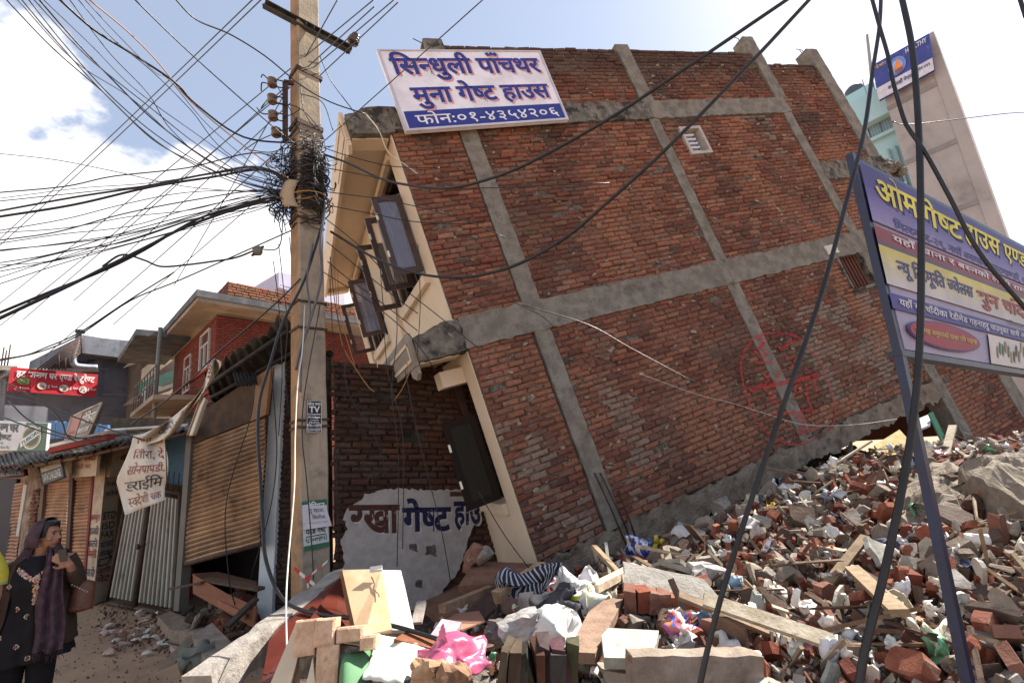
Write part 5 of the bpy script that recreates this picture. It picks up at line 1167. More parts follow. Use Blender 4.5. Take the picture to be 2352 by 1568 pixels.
for k in range(26):
    x = .5 + .018 * k; y = rnd(.03, .12); mb.quad(*[P(min(1, x + dx), y + dy) + of2 for dx, dy in ((0, 0), (.008, -.02), (.014, .05), (.004, .07))], random.choice([(.05, .04, .05), (.3, .15, .08), (.06, .15, .05), (.4, .3, .1)]))
mb.build('jewellery_picture', M_INK, bb)
M_BLUE = mat('blue_steel_paint', (.006, .013, .055), (.006, .009, .032), 8, .4, .2, 40, spec=.5, stains=[((.12, .09, .07), 14, .64, .74, .7)])
T_, B_ = S2.hit(1966, 372, .0), S2.hit(2075, 812, .0); dn = (B_ - T_).normalized(); foot = S2.hit(2236, 1575, .0)
mb = MB()
for (p, q_, w_) in ((T_ - dn * .05, B_, .034), (B_, foot + (foot - B_) * .25, .030)):
    s_ = SX * w_; mb.box(p - s_ * .35, q_ - p, s_, S2.n * .03)
mb.build('blue_post', M_BLUE, bb)
mb = MB(); mb.box(S2.hit(1966, 372, .035), S2.hit(2440, 618, .035) - S2.hit(1966, 372, .035), dn * -.03, S2.n * .03); mb.build('top_rail', M_BLUE, bb)
mb = MB(); mb.box(S2.hit(2070, 802, -.002), S2.hit(2440, 864, -.002) - S2.hit(2070, 802, -.002), Z3 * -.025, S2.n * .05); mb.build('bottom_rail', M_BLUE, bb)
# ================================================================== the rubble
M_LUMP = mat('rubble_concrete', (1, 1, 1), (.72, .70, .68), 9, .95, .8, 40, vc=True, stains=[((.12, .09, .075), 6, .55, .7, .6)], bdist=.015)
M_RBRK = mat('rubble_brick', (1, 1, 1), (.75, .7, .68), 14, .95, .6, 60, vc=True, stains=[((.42, .33, .26), 9, .57, .7, .7)], bdist=.012)
M_TIMB = mat('rubble_timber', (1, 1, 1), (.7, .66, .6), 12, .85, .5, 50, vc=True, streak=((.05, .035, .02), (14, 14, 60), .56, .72, .5))
M_CLOTH = mat('crumpled_cloth', (1, 1, 1), (.85, .85, .85), 8, .85, .2, 80, vc=True)
M_PAPER = mat('crumpled_paper', (1, 1, 1), (.9, .88, .85), 6, .75, .1, 60, vc=True)
M_PLAS = mat('thin_plastic', (1, 1, 1), (.9, .9, .9), 6, .3, .1, 60, vc=True, spec=.6)
def in_front(p, m=.06): return (p - OB).dot(WALL.n) < -m
def visible(p, pad=40):
    d = p - C; z = d.dot(FW)
    if z < .3: return False
    x, y = 1176 + FPX * d.dot(RT) / z, 784 - FPX * d.dot(UPV) / z
    return -pad < x < 2352 + pad and y < 1568 + pad
def spot(near=2.3, zmax=9.4):
    while True:
        x, y = rnd(-1.3, 11), rnd(1.3, zmax); d = math.hypot(x, y)
        if d < near or random.random() > (2.6 / d) ** 1.6: continue
        z = heap(x, y)
        if z < .12 and random.random() < .8: continue
        p = Vector((x, y, z))
        if not in_front(p, .12) and not (x > 5.4 and y > 7): continue
        return p
def centred(mb, name, m):
    me_o = mb.build(name, m, None, loc=Vector((0, 0, 0))); return me_o
def crumple(mb, w, h, amp, nx=7, ny=7, col=(1, 1, 1), seed=None, cols=None, th=.002, stripe=0):
    s = seed or rvec(50)
    def rg(q): return 1 - 2 * abs(noise.noise(q))
    def P(u, v):
        x, y = (u - .5) * w, (v - .5) * h; q = Vector((u * 1.7, v * 1.7, 0)) + s
        e = min(u, 1 - u, v, 1 - v)
        z = amp * (noise.noise(q) * 1.3 + .35 * rg(q * 1.9) + .16 * rg(q * 4.3 + Vector((u * 6, 0, 0)))) - amp * .8 * (1 - min(1, e * 5))
        return Vector((x * (1 + .4 * noise.noise(q * 1.3)), y * (1 + .4 * noise.noise(q * 1.3 + Vector((3, 3, 3)))), z)) + Vector((noise.noise(q * 2 + Vector((8, 0, 0))), noise.noise(q * 2 + Vector((0, 8, 0))), 0)) * amp * .7
    mb.sheet(P, nx, ny, th, col, smooth=nx > 8, colf=(lambda u, v: cols[int(u * stripe if stripe else u * 9 + v * 4) % len(cols)]) if cols else None)
LMK = [((-.9, 3.2), 'by the plywood door'), ((-.2, 2.5), 'by the pink bag'), ((.5, 2.6), 'by the torn white paper'), ((.9, 3.0), 'beside the brown slab'), ((1.2, 2.5), 'near the pale green slab'), ((1.3, 3.5), 'by the brick backed slab'), ((.6, 3.7), 'near the clothes pile'), ((.7, 4.7), 'below the first concrete column'),
       ((2.0, 4.3), 'in the middle of the heap'), ((2.2, 3.2), 'beside the yellow plastic'), ((2.0, 2.5), 'behind the long grey beam'), ((3.1, 5.2), 'below the red sprayed marking'), ((3.2, 3.8), 'beside the blue jeans'), ((3.0, 2.6), 'by the split concrete face'), ((4.2, 6.3), 'by the long cream boards'), ((5.2, 5.8), 'before the massive broken slab'), ((5.0, 4.2), 'near the blue post'), ((7.0, 5.8), 'at the far right of the heap')]
def where(p): return min(LMK, key=lambda l: (l[0][0] - p.x) ** 2 + (l[0][1] - p.y) ** 2)[1]
def shade(c):
    c = c[:3]; l = sum(c) / 3; r = c[0] / max(.01, c[2])
    if l > .5: return 'white'
    if l > .36: return 'pale'
    if r > 2.6: return 'red' if l > .11 else 'dark red'
    if r > 1.7: return 'brown' if l > .12 else 'dark brown'
    return 'grey' if l > .14 else 'dark grey'
def scatter(name, variants, n, label, cat, group, m, zoff, smin=.5, smax=.98, flat=0.0, need_vis=True, zmax=9.4, near=2.3, big=.12, colw=True):
    """individual loose pieces: copies of a few modelled ones"""
    protos = []
    for f in variants:
        mb = MB(); f(mb); o = mb.build(name, m, None, label, cat, group, loc=Vector((0, 0, 0))); protos.append(o)
    k = 0
    while k < n:
        p = spot(near, zmax)
        if need_vis and not visible(p): continue
        o = protos[k] if k < len(protos) else protos[k % len(protos)].copy()
        if k >= len(protos): COL.objects.link(o)
        o.location = p + Vector((0, 0, rnd(*zoff)))
        o.rotation_euler = (rnd(0, 6.28) * (1 - flat) + rnd(-.35, .35) * flat, rnd(0, 6.28) * (1 - flat) + rnd(-.35, .35) * flat, rnd(0, 6.28))
        s = rnd(smin, smax); o.scale = (s, s, s); k += 1
        cc = protos[(k - 1) % len(protos)].data.attributes['col'].data[0].color; dm = protos[(k - 1) % len(protos)].dimensions if False else max(v.co.length for v in protos[(k - 1) % len(protos)].data.vertices) * s
        sz = 'larger' if dm > big else 'smaller'
        o['label'] = label.replace('@', (sz + ' ' + (shade(cc) + ' ' if colw else ''))) + ' ' + where(p)
RED = [(.24, .07, .04), (.28, .095, .055), (.18, .055, .035), (.30, .125, .075), (.22, .10, .07), (.13, .055, .04), (.24, .12, .085)]
GRY = [(.19, .16, .13), (.26, .225, .19), (.13, .10, .08), (.36, .325, .28), (.30, .25, .20), (.15, .10, .075), (.11, .072, .056), (.16, .12, .095)]
def vb(l):
    def f(mb):
        c = random.choice(RED); fr = Frame(Vector((-l / 2, 0, -.03)), (1, 0, 0), (0, 0, 1), (0, 1, 0))
        k = len(mb.v); mb.cbox((0, 0, 0), Matrix.Identity(3), (l, .105, .062), c, .007)
        mb.v[k + 6] -= Vector((rnd(.0, .04), rnd(0, .02), rnd(0, .02))); mb.v[k + 1] += Vector((-rnd(0, .03), rnd(0, .02), 0))
    return f
def shard(mb, c, M, d, col, j=.16):
    """angular broken fragment: a box with knocked-in corners and a snapped edge"""
    sx, sy, sz = d; vs = []
    for z in (-1, 1):
        for (x, y) in ((-1, -.6), (-.6, -1), (.7, -1), (1, -.5), (1, .6), (.5, 1), (-.7, 1), (-1, .5)):
            q = Vector((x * (1 + rnd(-j, j)) * sx / 2, y * (1 + rnd(-j, j)) * sy / 2, z * (1 + rnd(-j * 1.6, j * .6)) * sz / 2)); vs.append(Vector(c) + M @ q)
    fs = [tuple(range(8))[::-1], tuple(range(8, 16))] + [(i, (i + 1) % 8, (i + 1) % 8 + 8, i + 8) for i in range(8)]
    mb.add(vs, fs, col)
def vbc(l):      # brick with chipped, mortar-crusted body
    def f(mb):
        c = random.choice(RED); shard(mb, (0, 0, 0), Matrix.Identity(3), (l, .115, .065), c, .12)
    return f
scatter('loose_brick', [vb(.22), vb(.225), vb(.21), vb(.13), vb(.11), vbc(.22), vbc(.2), vbc(.14), vbc(.22), vb(.17)] + [vbc(rnd(.1, .22)) for _ in range(14)], 290, '@broken brick lying loose', 'brick', 'loose bricks in the rubble heap', M_RBRK, (.0, .10))
def vl(a, b, c, r=.35):
    return lambda mb: shard(mb, (0, 0, 0), Matrix.Identity(3), (a, b, c), random.choice(GRY), .24)
scatter('concrete_lump', [vl(rnd(.10, .3), rnd(.09, .22), rnd(.06, .15)) for _ in range(26)], 270, '@lump of concrete or mortar', 'rubble lump', 'concrete lumps in the rubble heap', M_LUMP, (-.02, .08))
def vf(a, b, c, col):
    def f(mb):
        n = random.randint(7, 12); pts = [(a * (.5 + rnd(-.13, .13)) * math.cos(6.283 * k / n), b * (.5 + rnd(-.14, .14)) * math.sin(6.283 * k / n)) for k in range(n)]
        mb.prism(Frame(Vector((0, 0, 0)), (1, 0, 0), (0, 1, 0), (0, 0, 1)), pts, -c / 2, c / 2, col)
    return f
scatter('plaster_piece', [vf(rnd(.09, .26), rnd(.07, .18), rnd(.012, .035), random.choice([(.50, .44, .35), (.42, .39, .34), (.36, .30, .23), (.58, .54, .48), (.36, .39, .36), (.26, .20, .16)])) for _ in range(24)], 150, '@flat piece of wall plaster', 'plaster piece', 'plaster pieces in the rubble heap', M_LUMP, (.03, .11), flat=.72)
def vp(l, w, t, col):
    def f(mb):
        k = len(mb.v); mb.cbox((0, 0, 0), Matrix.Identity(3), (l, w, t), col, .004); mb.v[k + 1] += Vector((rnd(0, .1), 0, 0)); mb.v[k + 6] -= Vector((rnd(0, .08), 0, 0))
    return f
scatter('broken_plank', [vp(rnd(.10, .38) * (1.6 if random.random() < .15 else 1), rnd(.012, .06), rnd(.008, .028), random.choice([(.26, .17, .10), (.20, .11, .065), (.30, .23, .155), (.11, .065, .045), (.46, .39, .30), (.16, .12, .085), (.13, .08, .055)])) for _ in range(20)], 220, '@splintered length of timber', 'plank', 'broken planks in the rubble heap', M_TIMB, (.05, .14), flat=.88, big=.3)
def vc(w, h, a, col): return lambda mb: crumple(mb, w, h, a, 9, 9, col)
scatter('paper_scrap', [vc(rnd(.07, .16), rnd(.06, .13), rnd(.03, .07), random.choice([(.72, .70, .66), (.68, .62, .5), (.6, .62, .66), (.74, .73, .7)])) for _ in range(16)], 190, '@crumpled scrap of paper', 'paper', 'paper scraps in the rubble heap', M_PAPER, (.06, .13), flat=.5)
scatter('plastic_scrap', [vc(rnd(.06, .16), rnd(.05, .13), rnd(.04, .08), c) for c in ((.08, .16, .42), (.5, .06, .06), (.62, .48, .05), (.1, .3, .16), (.25, .4, .55), (.6, .25, .3), (.6, .6, .65), (.04, .04, .05))], 46, '@scrap of plastic packaging', 'plastic scrap', 'plastic scraps in the rubble heap', M_PLAS, (.06, .13), flat=.5)
scatter('cloth_rag', [lambda mb, w=w, c=c: 0 for w, c in ()] + [vc(rnd(.2, .34), rnd(.14, .26), rnd(.09, .14), c) for c in ((.10, .10, .12), (.25, .06, .07), (.30, .34, .42), (.4, .35, .3), (.05, .06, .12), (.55, .5, .48))], 30, '@dusty rag half buried', 'rag', 'rags in the rubble heap', M_CLOTH, (.03, .1), flat=.7)
scatter('slab_fragment', [vf(rnd(.28, .5), rnd(.2, .34), rnd(.03, .06), c) for c in ((.24, .19, .15), (.30, .27, .23), (.20, .12, .085), (.36, .32, .27), (.27, .15, .10), (.16, .12, .10), (.33, .33, .30))], 46, '@broken flat slab', 'slab', 'flat slab fragments in the rubble heap', M_LUMP, (.03, .12), flat=.82, big=.2)
scatter('long_board', [vp(rnd(.6, 1.15), rnd(.05, .12), rnd(.015, .035), c) for c in ((.30, .22, .14), (.20, .12, .075), (.46, .40, .31), (.14, .09, .06), (.24, .17, .12))], 30, '@long loose board', 'board', 'long boards in the rubble heap', M_TIMB, (.08, .16), flat=.93, big=.4)
# uncounted small debris
deb = MB()
for k in range(19000):
    p = spot(1.9); d = (p - C).length; s = rnd(.010, .042) * (1 + .08 * d)
    c = random.choice(RED + GRY + [(.48, .42, .34), (.55, .52, .46), (.12, .08, .06), (.09, .06, .045)]); M = rotm()
    p = p + Vector((0, 0, rnd(-.03, .05)))
    if k % 5 < 2: deb.chunk(p, M, (s * rnd(1, 2), s * rnd(.7, 1.3), s * rnd(.4, .9)), c, .4, 1)
    else: deb.cbox(p, M, (s * rnd(1.5, 3), s, s * rnd(.2, .8)), c, s * .22)
deb.build('small_debris', M_LUMP, kind='stuff', loc=Vector((0, 0, 0)))
# debris and litter along the street edge
def street_pt(px, py): return onz(px, py, .0)
deb = MB()
for k in range(620):
    x = rnd(225, 640); t = random.random() ** 1.5; y = 1385 + (x - 225) * .14 + t * 95
    p = street_pt(x, y); s = rnd(.008, .034); c = random.choice(RED + GRY + [(.5, .45, .38), (.12, .08, .06), (.12, .08, .06)])
    deb.chunk(p + Vector((0, 0, rnd(-.03, .02))), rotm(), (s * rnd(1, 2.2), s, s * .7), tuple(v * .7 for v in c), .4, 1)
for k in range(500):
    p = street_pt(rnd(20, 640), rnd(1385, 1568)); s = rnd(.008, .02); deb.chunk(p - Vector((0, 0, .02)), rotm(), (s * rnd(1, 2), s, s * .6), tuple(v * .8 for v in random.choice(GRY)), .4, 1)
deb.build('street_grit', M_LUMP, kind='stuff', loc=Vector((0, 0, 0)))
lab = 'flat litter scrap or chip lying on the dirt street'
pr = []
for k in range(40):
    p = street_pt(rnd(240, 430), rnd(1400, 1500))
    if k < 8: mb = MB(); crumple(mb, rnd(.06, .16), rnd(.05, .1), .02, 4, 4, random.choice([(.55, .5, .42), (.42, .3, .25), (.6, .57, .5), (.35, .2, .15)])); o = mb.build('litter_scrap', M_PAPER, None, lab, 'litter', 'litter on the street', loc=Vector((0, 0, 0))); pr.append(o)
    else: o = pr[k % 8].copy(); COL.objects.link(o)
    o.location = p + Vector((0, 0, .015)); o.rotation_euler = (rnd(-.3, .3), rnd(-.3, .3), rnd(0, 6))
# ------------------------------------------------------------------ pieces that stand out
def piece(name, label, cat, cor, th, col, m=None, part='board', extra=None, jagstep=None):
    """a flat piece with thickness from corners (px, py, Y); returns its thing and frame"""
    P3 = [atY(*c) for c in cor]; cen = sum(P3, Vector()) / len(P3)
    n = Vector()
    for i in range(len(P3)): n += (P3[i] - cen).cross(P3[(i + 1) % len(P3)] - cen)
    n.normalize()
    if n.dot(cen - C) < 0: n = -n
    o = thing(name, Vector((cen.x, cen.y, min(p.z for p in P3))), label, cat) if extra is not None else None
    mb = MB(); k = len(P3)
    mb.add(P3 + [p + n * th for p in P3], [tuple(range(k)), tuple(range(2 * k - 1, k - 1, -1))] + [(i, i + k, (i + 1) % k + k, (i + 1) % k) for i in range(k)], col)
    if o is None: mb.build(name, m or M_TIMB, None, label, cat); return None, n, P3
    mb.build(part, m or M_TIMB, o); return o, n, P3
def bar(name, label, cat, p, q, w, h, col, m=None, jit=.004, seg=1):
    p, q = atY(*p), atY(*q); d = (q - p); s = d.cross(Z3).normalized() * w; u = s.cross(d).normalized() * h
    if u.z < 0: u = -u
    mb = MB()
    if seg == 1: mb.box(p - s / 2 - u / 2, d, s, u, col); mb.v = [v + rvec(jit) for v in mb.v]
    else:
        vs = []
        for i in range(seg + 1):
            c_ = p + d * (i / seg)
            for a, b in ((-.5, -.5), (-.1, -.53), (.5, -.5), (.52, 0), (.5, .5), (0, .52), (-.5, .5), (-.52, .1)): vs.append(c_ + s * a + u * b + rvec(jit))
        fs = [(i * 8 + k, i * 8 + (k + 1) % 8, (i + 1) * 8 + (k + 1) % 8, (i + 1) * 8 + k) for i in range(seg) for k in range(8)] + [tuple(range(8))[::-1], tuple(range(seg * 8, seg * 8 + 8))]
        mb.add(vs, fs, col)
    return mb.build(name, m or M_TIMB, None, label, cat)
# fallen concrete post and red panel, lower left
bar('fallen_concrete_post', 'long fallen concrete post slanting up from the lower edge beside the red panel', 'concrete post', (455, 1585, 2.7), (790, 1330, 4.1), .16, .15, (.33, .30, .27), M_LUMP, .01, 16)
o, n, P3 = piece('red_wood_panel', 'dark red varnished wood panel leaning on the fallen concrete post', 'wood panel', [(662, 1402, 3.45), (782, 1325, 3.9), (812, 1440, 3.3), (768, 1452, 3.1), (690, 1450, 3.0), (640, 1560, 2.6), (600, 1568, 2.6), (618, 1470, 3.0)], .02, (.10, .018, .010), mat('red_varnished_wood', (1, 1, 1), (.75, .7, .7), 6, .35, .15, 40, vc=True, spec=.5, streak=((.05, .01, .005), (5, 5, 22), .5, .7, .6)))
o, n, P3 = piece('plywood_door', 'pale plywood cupboard door with white latch, standing up from the rubble', 'door', [(786, 1308, 3.45), (876, 1306, 3.4), (900, 1444, 3.0), (838, 1458, 2.95), (814, 1434, 3.05)], .03, (.62, .43, .26), mat('raw_plywood', (1, 1, 1), (.9, .84, .76), 4, .6, .15, 40, vc=True, stains=[((.7, .55, .38), 3, .5, .6, .5)]), 'board', extra=1)
mb = MB(); a, b = atY(852, 1321, 3.36), atY(880, 1317, 3.35); mb.box(a - n * .02, b - a, Vector((0, 0, .03)), n * -.01, (.72, .72, .72)); mb.tube([a - n * .035, b - n * .035], .007, 6, (.6, .6, .6)); mb.build('latch', M_VC, o)
mb = MB(); mb.tube(smooth_path([atY(853, 1324, 3.33), atY(860, 1340, 3.28), atY(858, 1352, 3.25), atY(868, 1362, 3.2), (atY(871, 1370, 3.17))], 4), .0035, 4, (.12, .08, .05)); mb.build('dangling_cord', M_VC, o)
mb = MB(); mb.add([atY(779, 1312, 3.47), atY(787, 1308, 3.44), atY(815, 1434, 3.04), atY(806, 1436, 3.08)], [(0, 1, 2, 3)]); 
q = [atY(779, 1312, 3.50), atY(786, 1309, 3.46), atY(814, 1434, 3.06), atY(804, 1437, 3.10)]; mb = MB(); mb.add(q + [p + Vector((0, .03, 0)) for p in q], [(0, 1, 2, 3), (7, 6, 5, 4), (0, 4, 5, 1), (1, 5, 6, 2), (2, 6, 7, 3), (3, 7, 4, 0)], (.20, .10, .05)); mb.build('door_edge', M_TIMB, o)
piece('loose_board', 'white painted panel leaning behind the plywood cupboard door', 'panel', [(874, 1308, 3.6), (921, 1309, 3.6), (930, 1345, 3.45), (952, 1446, 3.1), (894, 1446, 3.08)], .02, (.60, .62, .60), M_PAPER)
# standing piece of masonry at the lower edge
mf = thing('masonry_fragment', atY(730, 1568, 2.5), 'upright fragment of sunlit brick masonry with cream plaster at the lower edge', 'masonry')
MFR = Frame(atY(730, 1500, 2.6), Vector((1, .12, .0)), Vector((-.02, .25, 1)))
for (x0, y0, x1, y1) in ((683, 1424, 726, 1502), (729, 1421, 770, 1479), (732, 1483, 778, 1568), (774, 1442, 836, 1470), (828, 1460, 864, 1488), (690, 1560, 728, 1640), (732, 1572, 778, 1650)):
    a0, b1 = MFR.pix(x0, y0); a1, b0 = MFR.pix(x1, y1); one = MB(); brick_geo(one, MFR, min(a0, a1), max(a0, a1), min(b0, b1), max(b0, b1), -.02 - rnd(0, .015), .08, (.66, .46, .32), .004, .008); one.build('brick', mat('sunlit_buff_brick', (1, 1, 1), (.8, .74, .68), 26, .95, .9, 70, vc=True, stains=[((.16, .09, .06), 22, .62, .72, .6)], bdist=.012), mf)
mb = MB(); pp = [MFR.pix(*p) for p in ((684, 1426), (770, 1424), (782, 1480), (860, 1490), (790, 1500), (784, 1580), (690, 1580))]; mb.prism(MFR, pp, .0, .085, (.3, .26, .22)); mb.build('mortar', M_MORTAR, mf)
for pp, c0, c1, cc in (([(682, 1424), (686, 1500), (662, 1590), (612, 1590)], .0, .10, (.62, .53, .40)), ([(722, 1508), (730, 1590), (702, 1590)], -.03, .05, (.62, .53, .40)), ([(684, 1506), (722, 1506), (700, 1590), (664, 1590)], .03, .09, (.24, .15, .10))):
    mb = MB(); mb.prism(MFR, [MFR.pix(*p) for p in pp], c0, c1, cc); mb.build('plaster_face', M_VC, mf)
mb = MB(); A_ = bil(atY(778, 1580, 2.5), atY(856, 1580, 2.5), atY(852, 1492, 2.75), atY(782, 1466, 2.8)); mb.sheet(lambda u, v: A_(u, v) - Vector((0, .12 * math.sin(u * 3.1), -.03 * math.sin(u * 3.1))), 12, 8, .004, (.10, .22, .11)); mb.build('green_sheet', M_VC, None, 'curved dusty green sheet beside the brick masonry at the lower edge', 'sheet')
mb = MB(); A_ = bil(atY(832, 1556, 2.45), atY(925, 1572, 2.4), atY(992, 1488, 2.9), atY(874, 1460, 3.0)); mb.sheet(lambda u, v: A_(u, v) + Z3 * (.016 * math.sin(v * 15) + .02 * noise.noise(Vector((u * 4, v * 4, 2)))) + Vector((.02 * noise.noise(Vector((u * 9, 0, 7))), 0, 0)) * v, 18, 24, .004, (.60, .61, .56)); mb.build('ribbed_white_sheet', M_PAPER, None, 'ribbed white metal sheet lying left of the pink plastic bag', 'sheet')
pkb = MB()
def big_crumple(name, label, cat, cx, cy, Y, w, h, amp, col, m, rot=0.0, cols=None, n=22, tilt=.6, seed=None, stripe=0):
    mb = MB(); crumple(mb, w, h, amp, n, n, col, seed, cols, .002, stripe); o = mb.build(name, m, None, label, cat, loc=Vector((0, 0, 0)))
    o.location = atY(cx, cy, Y); o.rotation_euler = (tilt, 0, rot); return o
big_crumple('pink_plastic_bag', 'crumpled bright pink plastic bag near the lower edge', 'plastic bag', 1042, 1497, 2.75, .33, .20, .05, (.52, .10, .20), M_PLAS, .4, seed=Vector((3, 7, 1)))
mb = MB(); A0 = [atY(1002, 1470, 2.8), atY(1018, 1430, 2.8), atY(1028, 1475, 2.75)]
mb.sheet(lambda u, v: (A0[0].lerp(A0[2], u)).lerp(A0[1], v * .97) + rvec(.004), 5, 8, .002, (.55, .10, .2)); mb.build('pink_plastic_tip', M_PLAS, None, 'upright pointed corner of pink plastic above the bag', 'plastic bag')
piece('brown_board', 'red brown veneered board in front of the plywood door', 'board', [(931, 1450, 3.0), (1002, 1470, 2.95), (1000, 1490, 2.85), (905, 1466, 2.9)], .02, (.26, .10, .05))
piece('lilac_plaster_slab', 'smooth lilac painted plaster slab above the pink bag', 'slab', [(985, 1462, 3.1), (1015, 1420, 3.4), (1060, 1428, 3.4), (1035, 1468, 3.1)], .04, (.45, .36, .42), M_LUMP)
# striped cloth and timbers by the house corner
big_crumple('striped_cloth', 'black and white striped cloth draped over timber at the house corner', 'cloth', 1212, 1348, 4.55, .52, .34, .16, (1, 1, 1), M_CLOTH, -.2, cols=[(.03, .03, .04), (.03, .03, .04), (.50, .50, .55)], n=54, tilt=.9, stripe=54)
bar('pale_timber_beam', 'pale squared timber running to the house corner by the striped cloth', 'timber', (1140, 1372, 4.4), (1246, 1300, 5.0), .10, .09, (.50, .34, .20))
bar('dusty_plank', 'dusty brown plank below the guest house lettering', 'plank', (1015, 1398, 4.2), (1128, 1352, 4.8), .07, .06, (.34, .23, .15))
piece('dark_grille_panel', 'dark brown patterned panel under the dusty plank', 'panel', [(1070, 1400, 4.0), (1128, 1356, 4.4), (1138, 1395, 4.1), (1105, 1425, 3.9)], .03, (.07, .035, .03))
piece('brown_tarpaulin', 'flat dusty brown sheet between the plank and the lilac slab', 'sheet', [(1010, 1430, 3.6), (1048, 1408, 3.9), (1100, 1402, 4.0), (1115, 1425, 3.8), (1060, 1445, 3.5)], .01, (.30, .15, .10), M_CLOTH)
bar('upright_board', 'short upright splintered board right of the white panel', 'board', (957, 1430, 3.6), (968, 1382, 3.8), .07, .02, (.38, .33, .30))
piece('dusty_floor_board', 'dusty red brown floor board lying on the veranda', 'board', [(1052, 1345, 5.0), (1090, 1288, 5.6), (1205, 1292, 5.6), (1226, 1312, 5.3), (1150, 1338, 5.0)], .05, (.23, .115, .075), M_LUMP)
for i, (x, y, s, lb) in enumerate(((1088, 1272, .16, 'brick lump leaning at the torn plaster edge, upper one'), (1078, 1296, .13, 'brick lump leaning at the torn plaster edge, lower one'), (1108, 1275, .15, 'grey brick lump beside the cream apron wall'))):
    mb = MB(); mb.chunk((0, 0, 0), Matrix.Identity(3), (s * 1.5, s, s * .8), (.26, .13, .09) if i < 2 else (.33, .28, .24), .2, 2); ob = mb.build('fallen_brick_lump', M_RBRK, None, lb, 'brick', loc=Vector((0, 0, 0))); ob.location = atY(x, y, 5.45); ob.rotation_euler = (rnd(0, 3), rnd(0, 3), 0)
# slabs in the middle
def heapY(x, y): return onheap(x, y).y
def hp(x, y, d=0): return (x, y, heapY(x, y) + d)
def lying(px, up=.05, lift=.10):
    """corners on the heap seen through pixels, raised a little"""
    return [(x, y, heapY(x, y) - lift) for x, y in px]
piece('pale_green_slab', 'flat pale green plaster slab with broken edge, lower middle', 'slab', [(1382, 1458, 2.75), (1397, 1441, 2.85), (1513, 1447, 2.85), (1508, 1475, 2.7), (1498, 1498, 2.6), (1464, 1511, 2.55), (1388, 1509, 2.55)], .05, (.46, .49, .43), M_LUMP)
piece('brown_slab', 'long smooth brown slab slanting down left of the pale green slab', 'slab', [(1434, 1368, 3.5), (1416, 1407, 3.2), (1367, 1499, 2.65), (1303, 1496, 2.65), (1352, 1404, 3.2), (1388, 1376, 3.45)], .05, (.30, .20, .145), M_LUMP)
cs = thing('brick_backed_slab', atY(1530, 1400, 3.3), 'grey concrete slab with red bricks still bonded beneath it, centre of heap', 'concrete slab')
mb = MB(); SLF = Frame(atY(1434, 1345, 3.5), atY(1632, 1385, 3.3) - atY(1434, 1345, 3.5), Vector((0, .8, .35)), Vector((0, -.4, .9)))
mb.prism(SLF, jag([(0, 0), (.62, 0), (.58, .22), (.05, .25)], .06, .012), -.05, .02, (.34, .32, .29), .01); mb.build('slab', M_LUMP, cs)
for k in range(7):
    p = atY(1448 + 26 * k, 1372 + 4 * k + rnd(-3, 3), 3.38); mb = MB(); mb.cbox(p, Euler((.1, .1, -.1 + rnd(-.2, .2))).to_matrix(), (.075, .12, .13), random.choice(RED), .008); mb.build('brick', M_RBRK, cs)
def lump(name, label, x, y, Y, d, col, r=.3, m=None, cat='rubble lump'):
    mb = MB(); mb.chunk((0, 0, 0), Matrix.Identity(3), d, col, r, 3); o = mb.build(name, m or M_LUMP, None, label, cat, loc=Vector((0, 0, 0))); o.location = atY(x, y, Y); o.rotation_euler = (rnd(-.3, .3), rnd(-.3, .3), rnd(-.4, .4)); return o
lump('grey_boulder', 'big rounded grey concrete lump right of the brick backed slab', 1630, 1330, 3.9, (.34, .26, .2), (.42, .40, .385))
lump('dark_stone', 'smooth dark grey stone above the pink bag', 1148, 1452, 3.05, (.18, .14, .12), (.17, .15, .15))
lump('pale_lump', 'pale grey concrete block lying right of the dark stone', 1195, 1440, 3.0, (.24, .18, .13), (.42, .41, .40))
cbk = thing('charred_timber_block', atY(1225, 1568, 2.2), 'dark splintered block of old timbers at the lower edge, middle left', 'timber')
for k in range(9):
    mb = MB(); mb.cbox(atY(1160 + 19 * k, 1560 + rnd(-8, 6) - 10 * math.sin(k / 8 * 3), 2.22 + rnd(-.02, .03)), Euler((rnd(-.1, .1), rnd(-.25, .25), rnd(-.2, .2))).to_matrix(), (rnd(.035, .06), .16, rnd(.2, .27)), tuple(v * rnd(.6, 1.3) for v in (.075, .05, .038)), .012); mb.build('timber_piece', M_TIMB, cbk)
lump('cream_brick_lump', 'sunlit cream and brown brick lump at the lower edge right of the ribbed sheet', 985, 1555, 2.35, (.15, .11, .12), (.42, .27, .16), .45, M_RBRK)
lump('mortared_brick_lump', 'brick lump crusted with mortar below the pink bag', 1045, 1562, 2.3, (.13, .11, .13), (.32, .19, .12), .45, M_RBRK)
bar('cream_timber', 'bright cream painted timber rising from the clothes towards the wall', 'timber', (1362, 1352, 3.6), (1478, 1292, 4.5), .085, .05, (.68, .56, .42))
bar('white_stick', 'thin white upright stick in front of the first concrete column', 'stick', (1402, 1325, 4.2), (1392, 1246, 4.4), .022, .018, (.72, .68, .58))
bar('thin_brown_stick', 'thin brown stick left of the white upright stick', 'stick', (1372, 1290, 4.4), (1362, 1252, 4.6), .03, .015, (.35, .24, .15))
bar('long_grey_beam', 'long grey brown beam lying across the bottom middle of the heap', 'beam', (1448, 1535, 2.42), (1740, 1532, 2.5), .10, .13, (.33, .27, .22), M_LUMP, .006, 10)
bar('beam_batten', 'thin brown batten on top of the long grey beam', 'batten', (1449, 1512, 2.4), (1688, 1496, 2.55), .05, .03, (.30, .18, .11))
big_crumple('crumpled_shirt', 'crumpled white and grey shirt heaped left of the cream timber', 'clothes', 1325, 1350, 3.75, .38, .26, .15, (.62, .6, .6), M_CLOTH, .2, n=20)
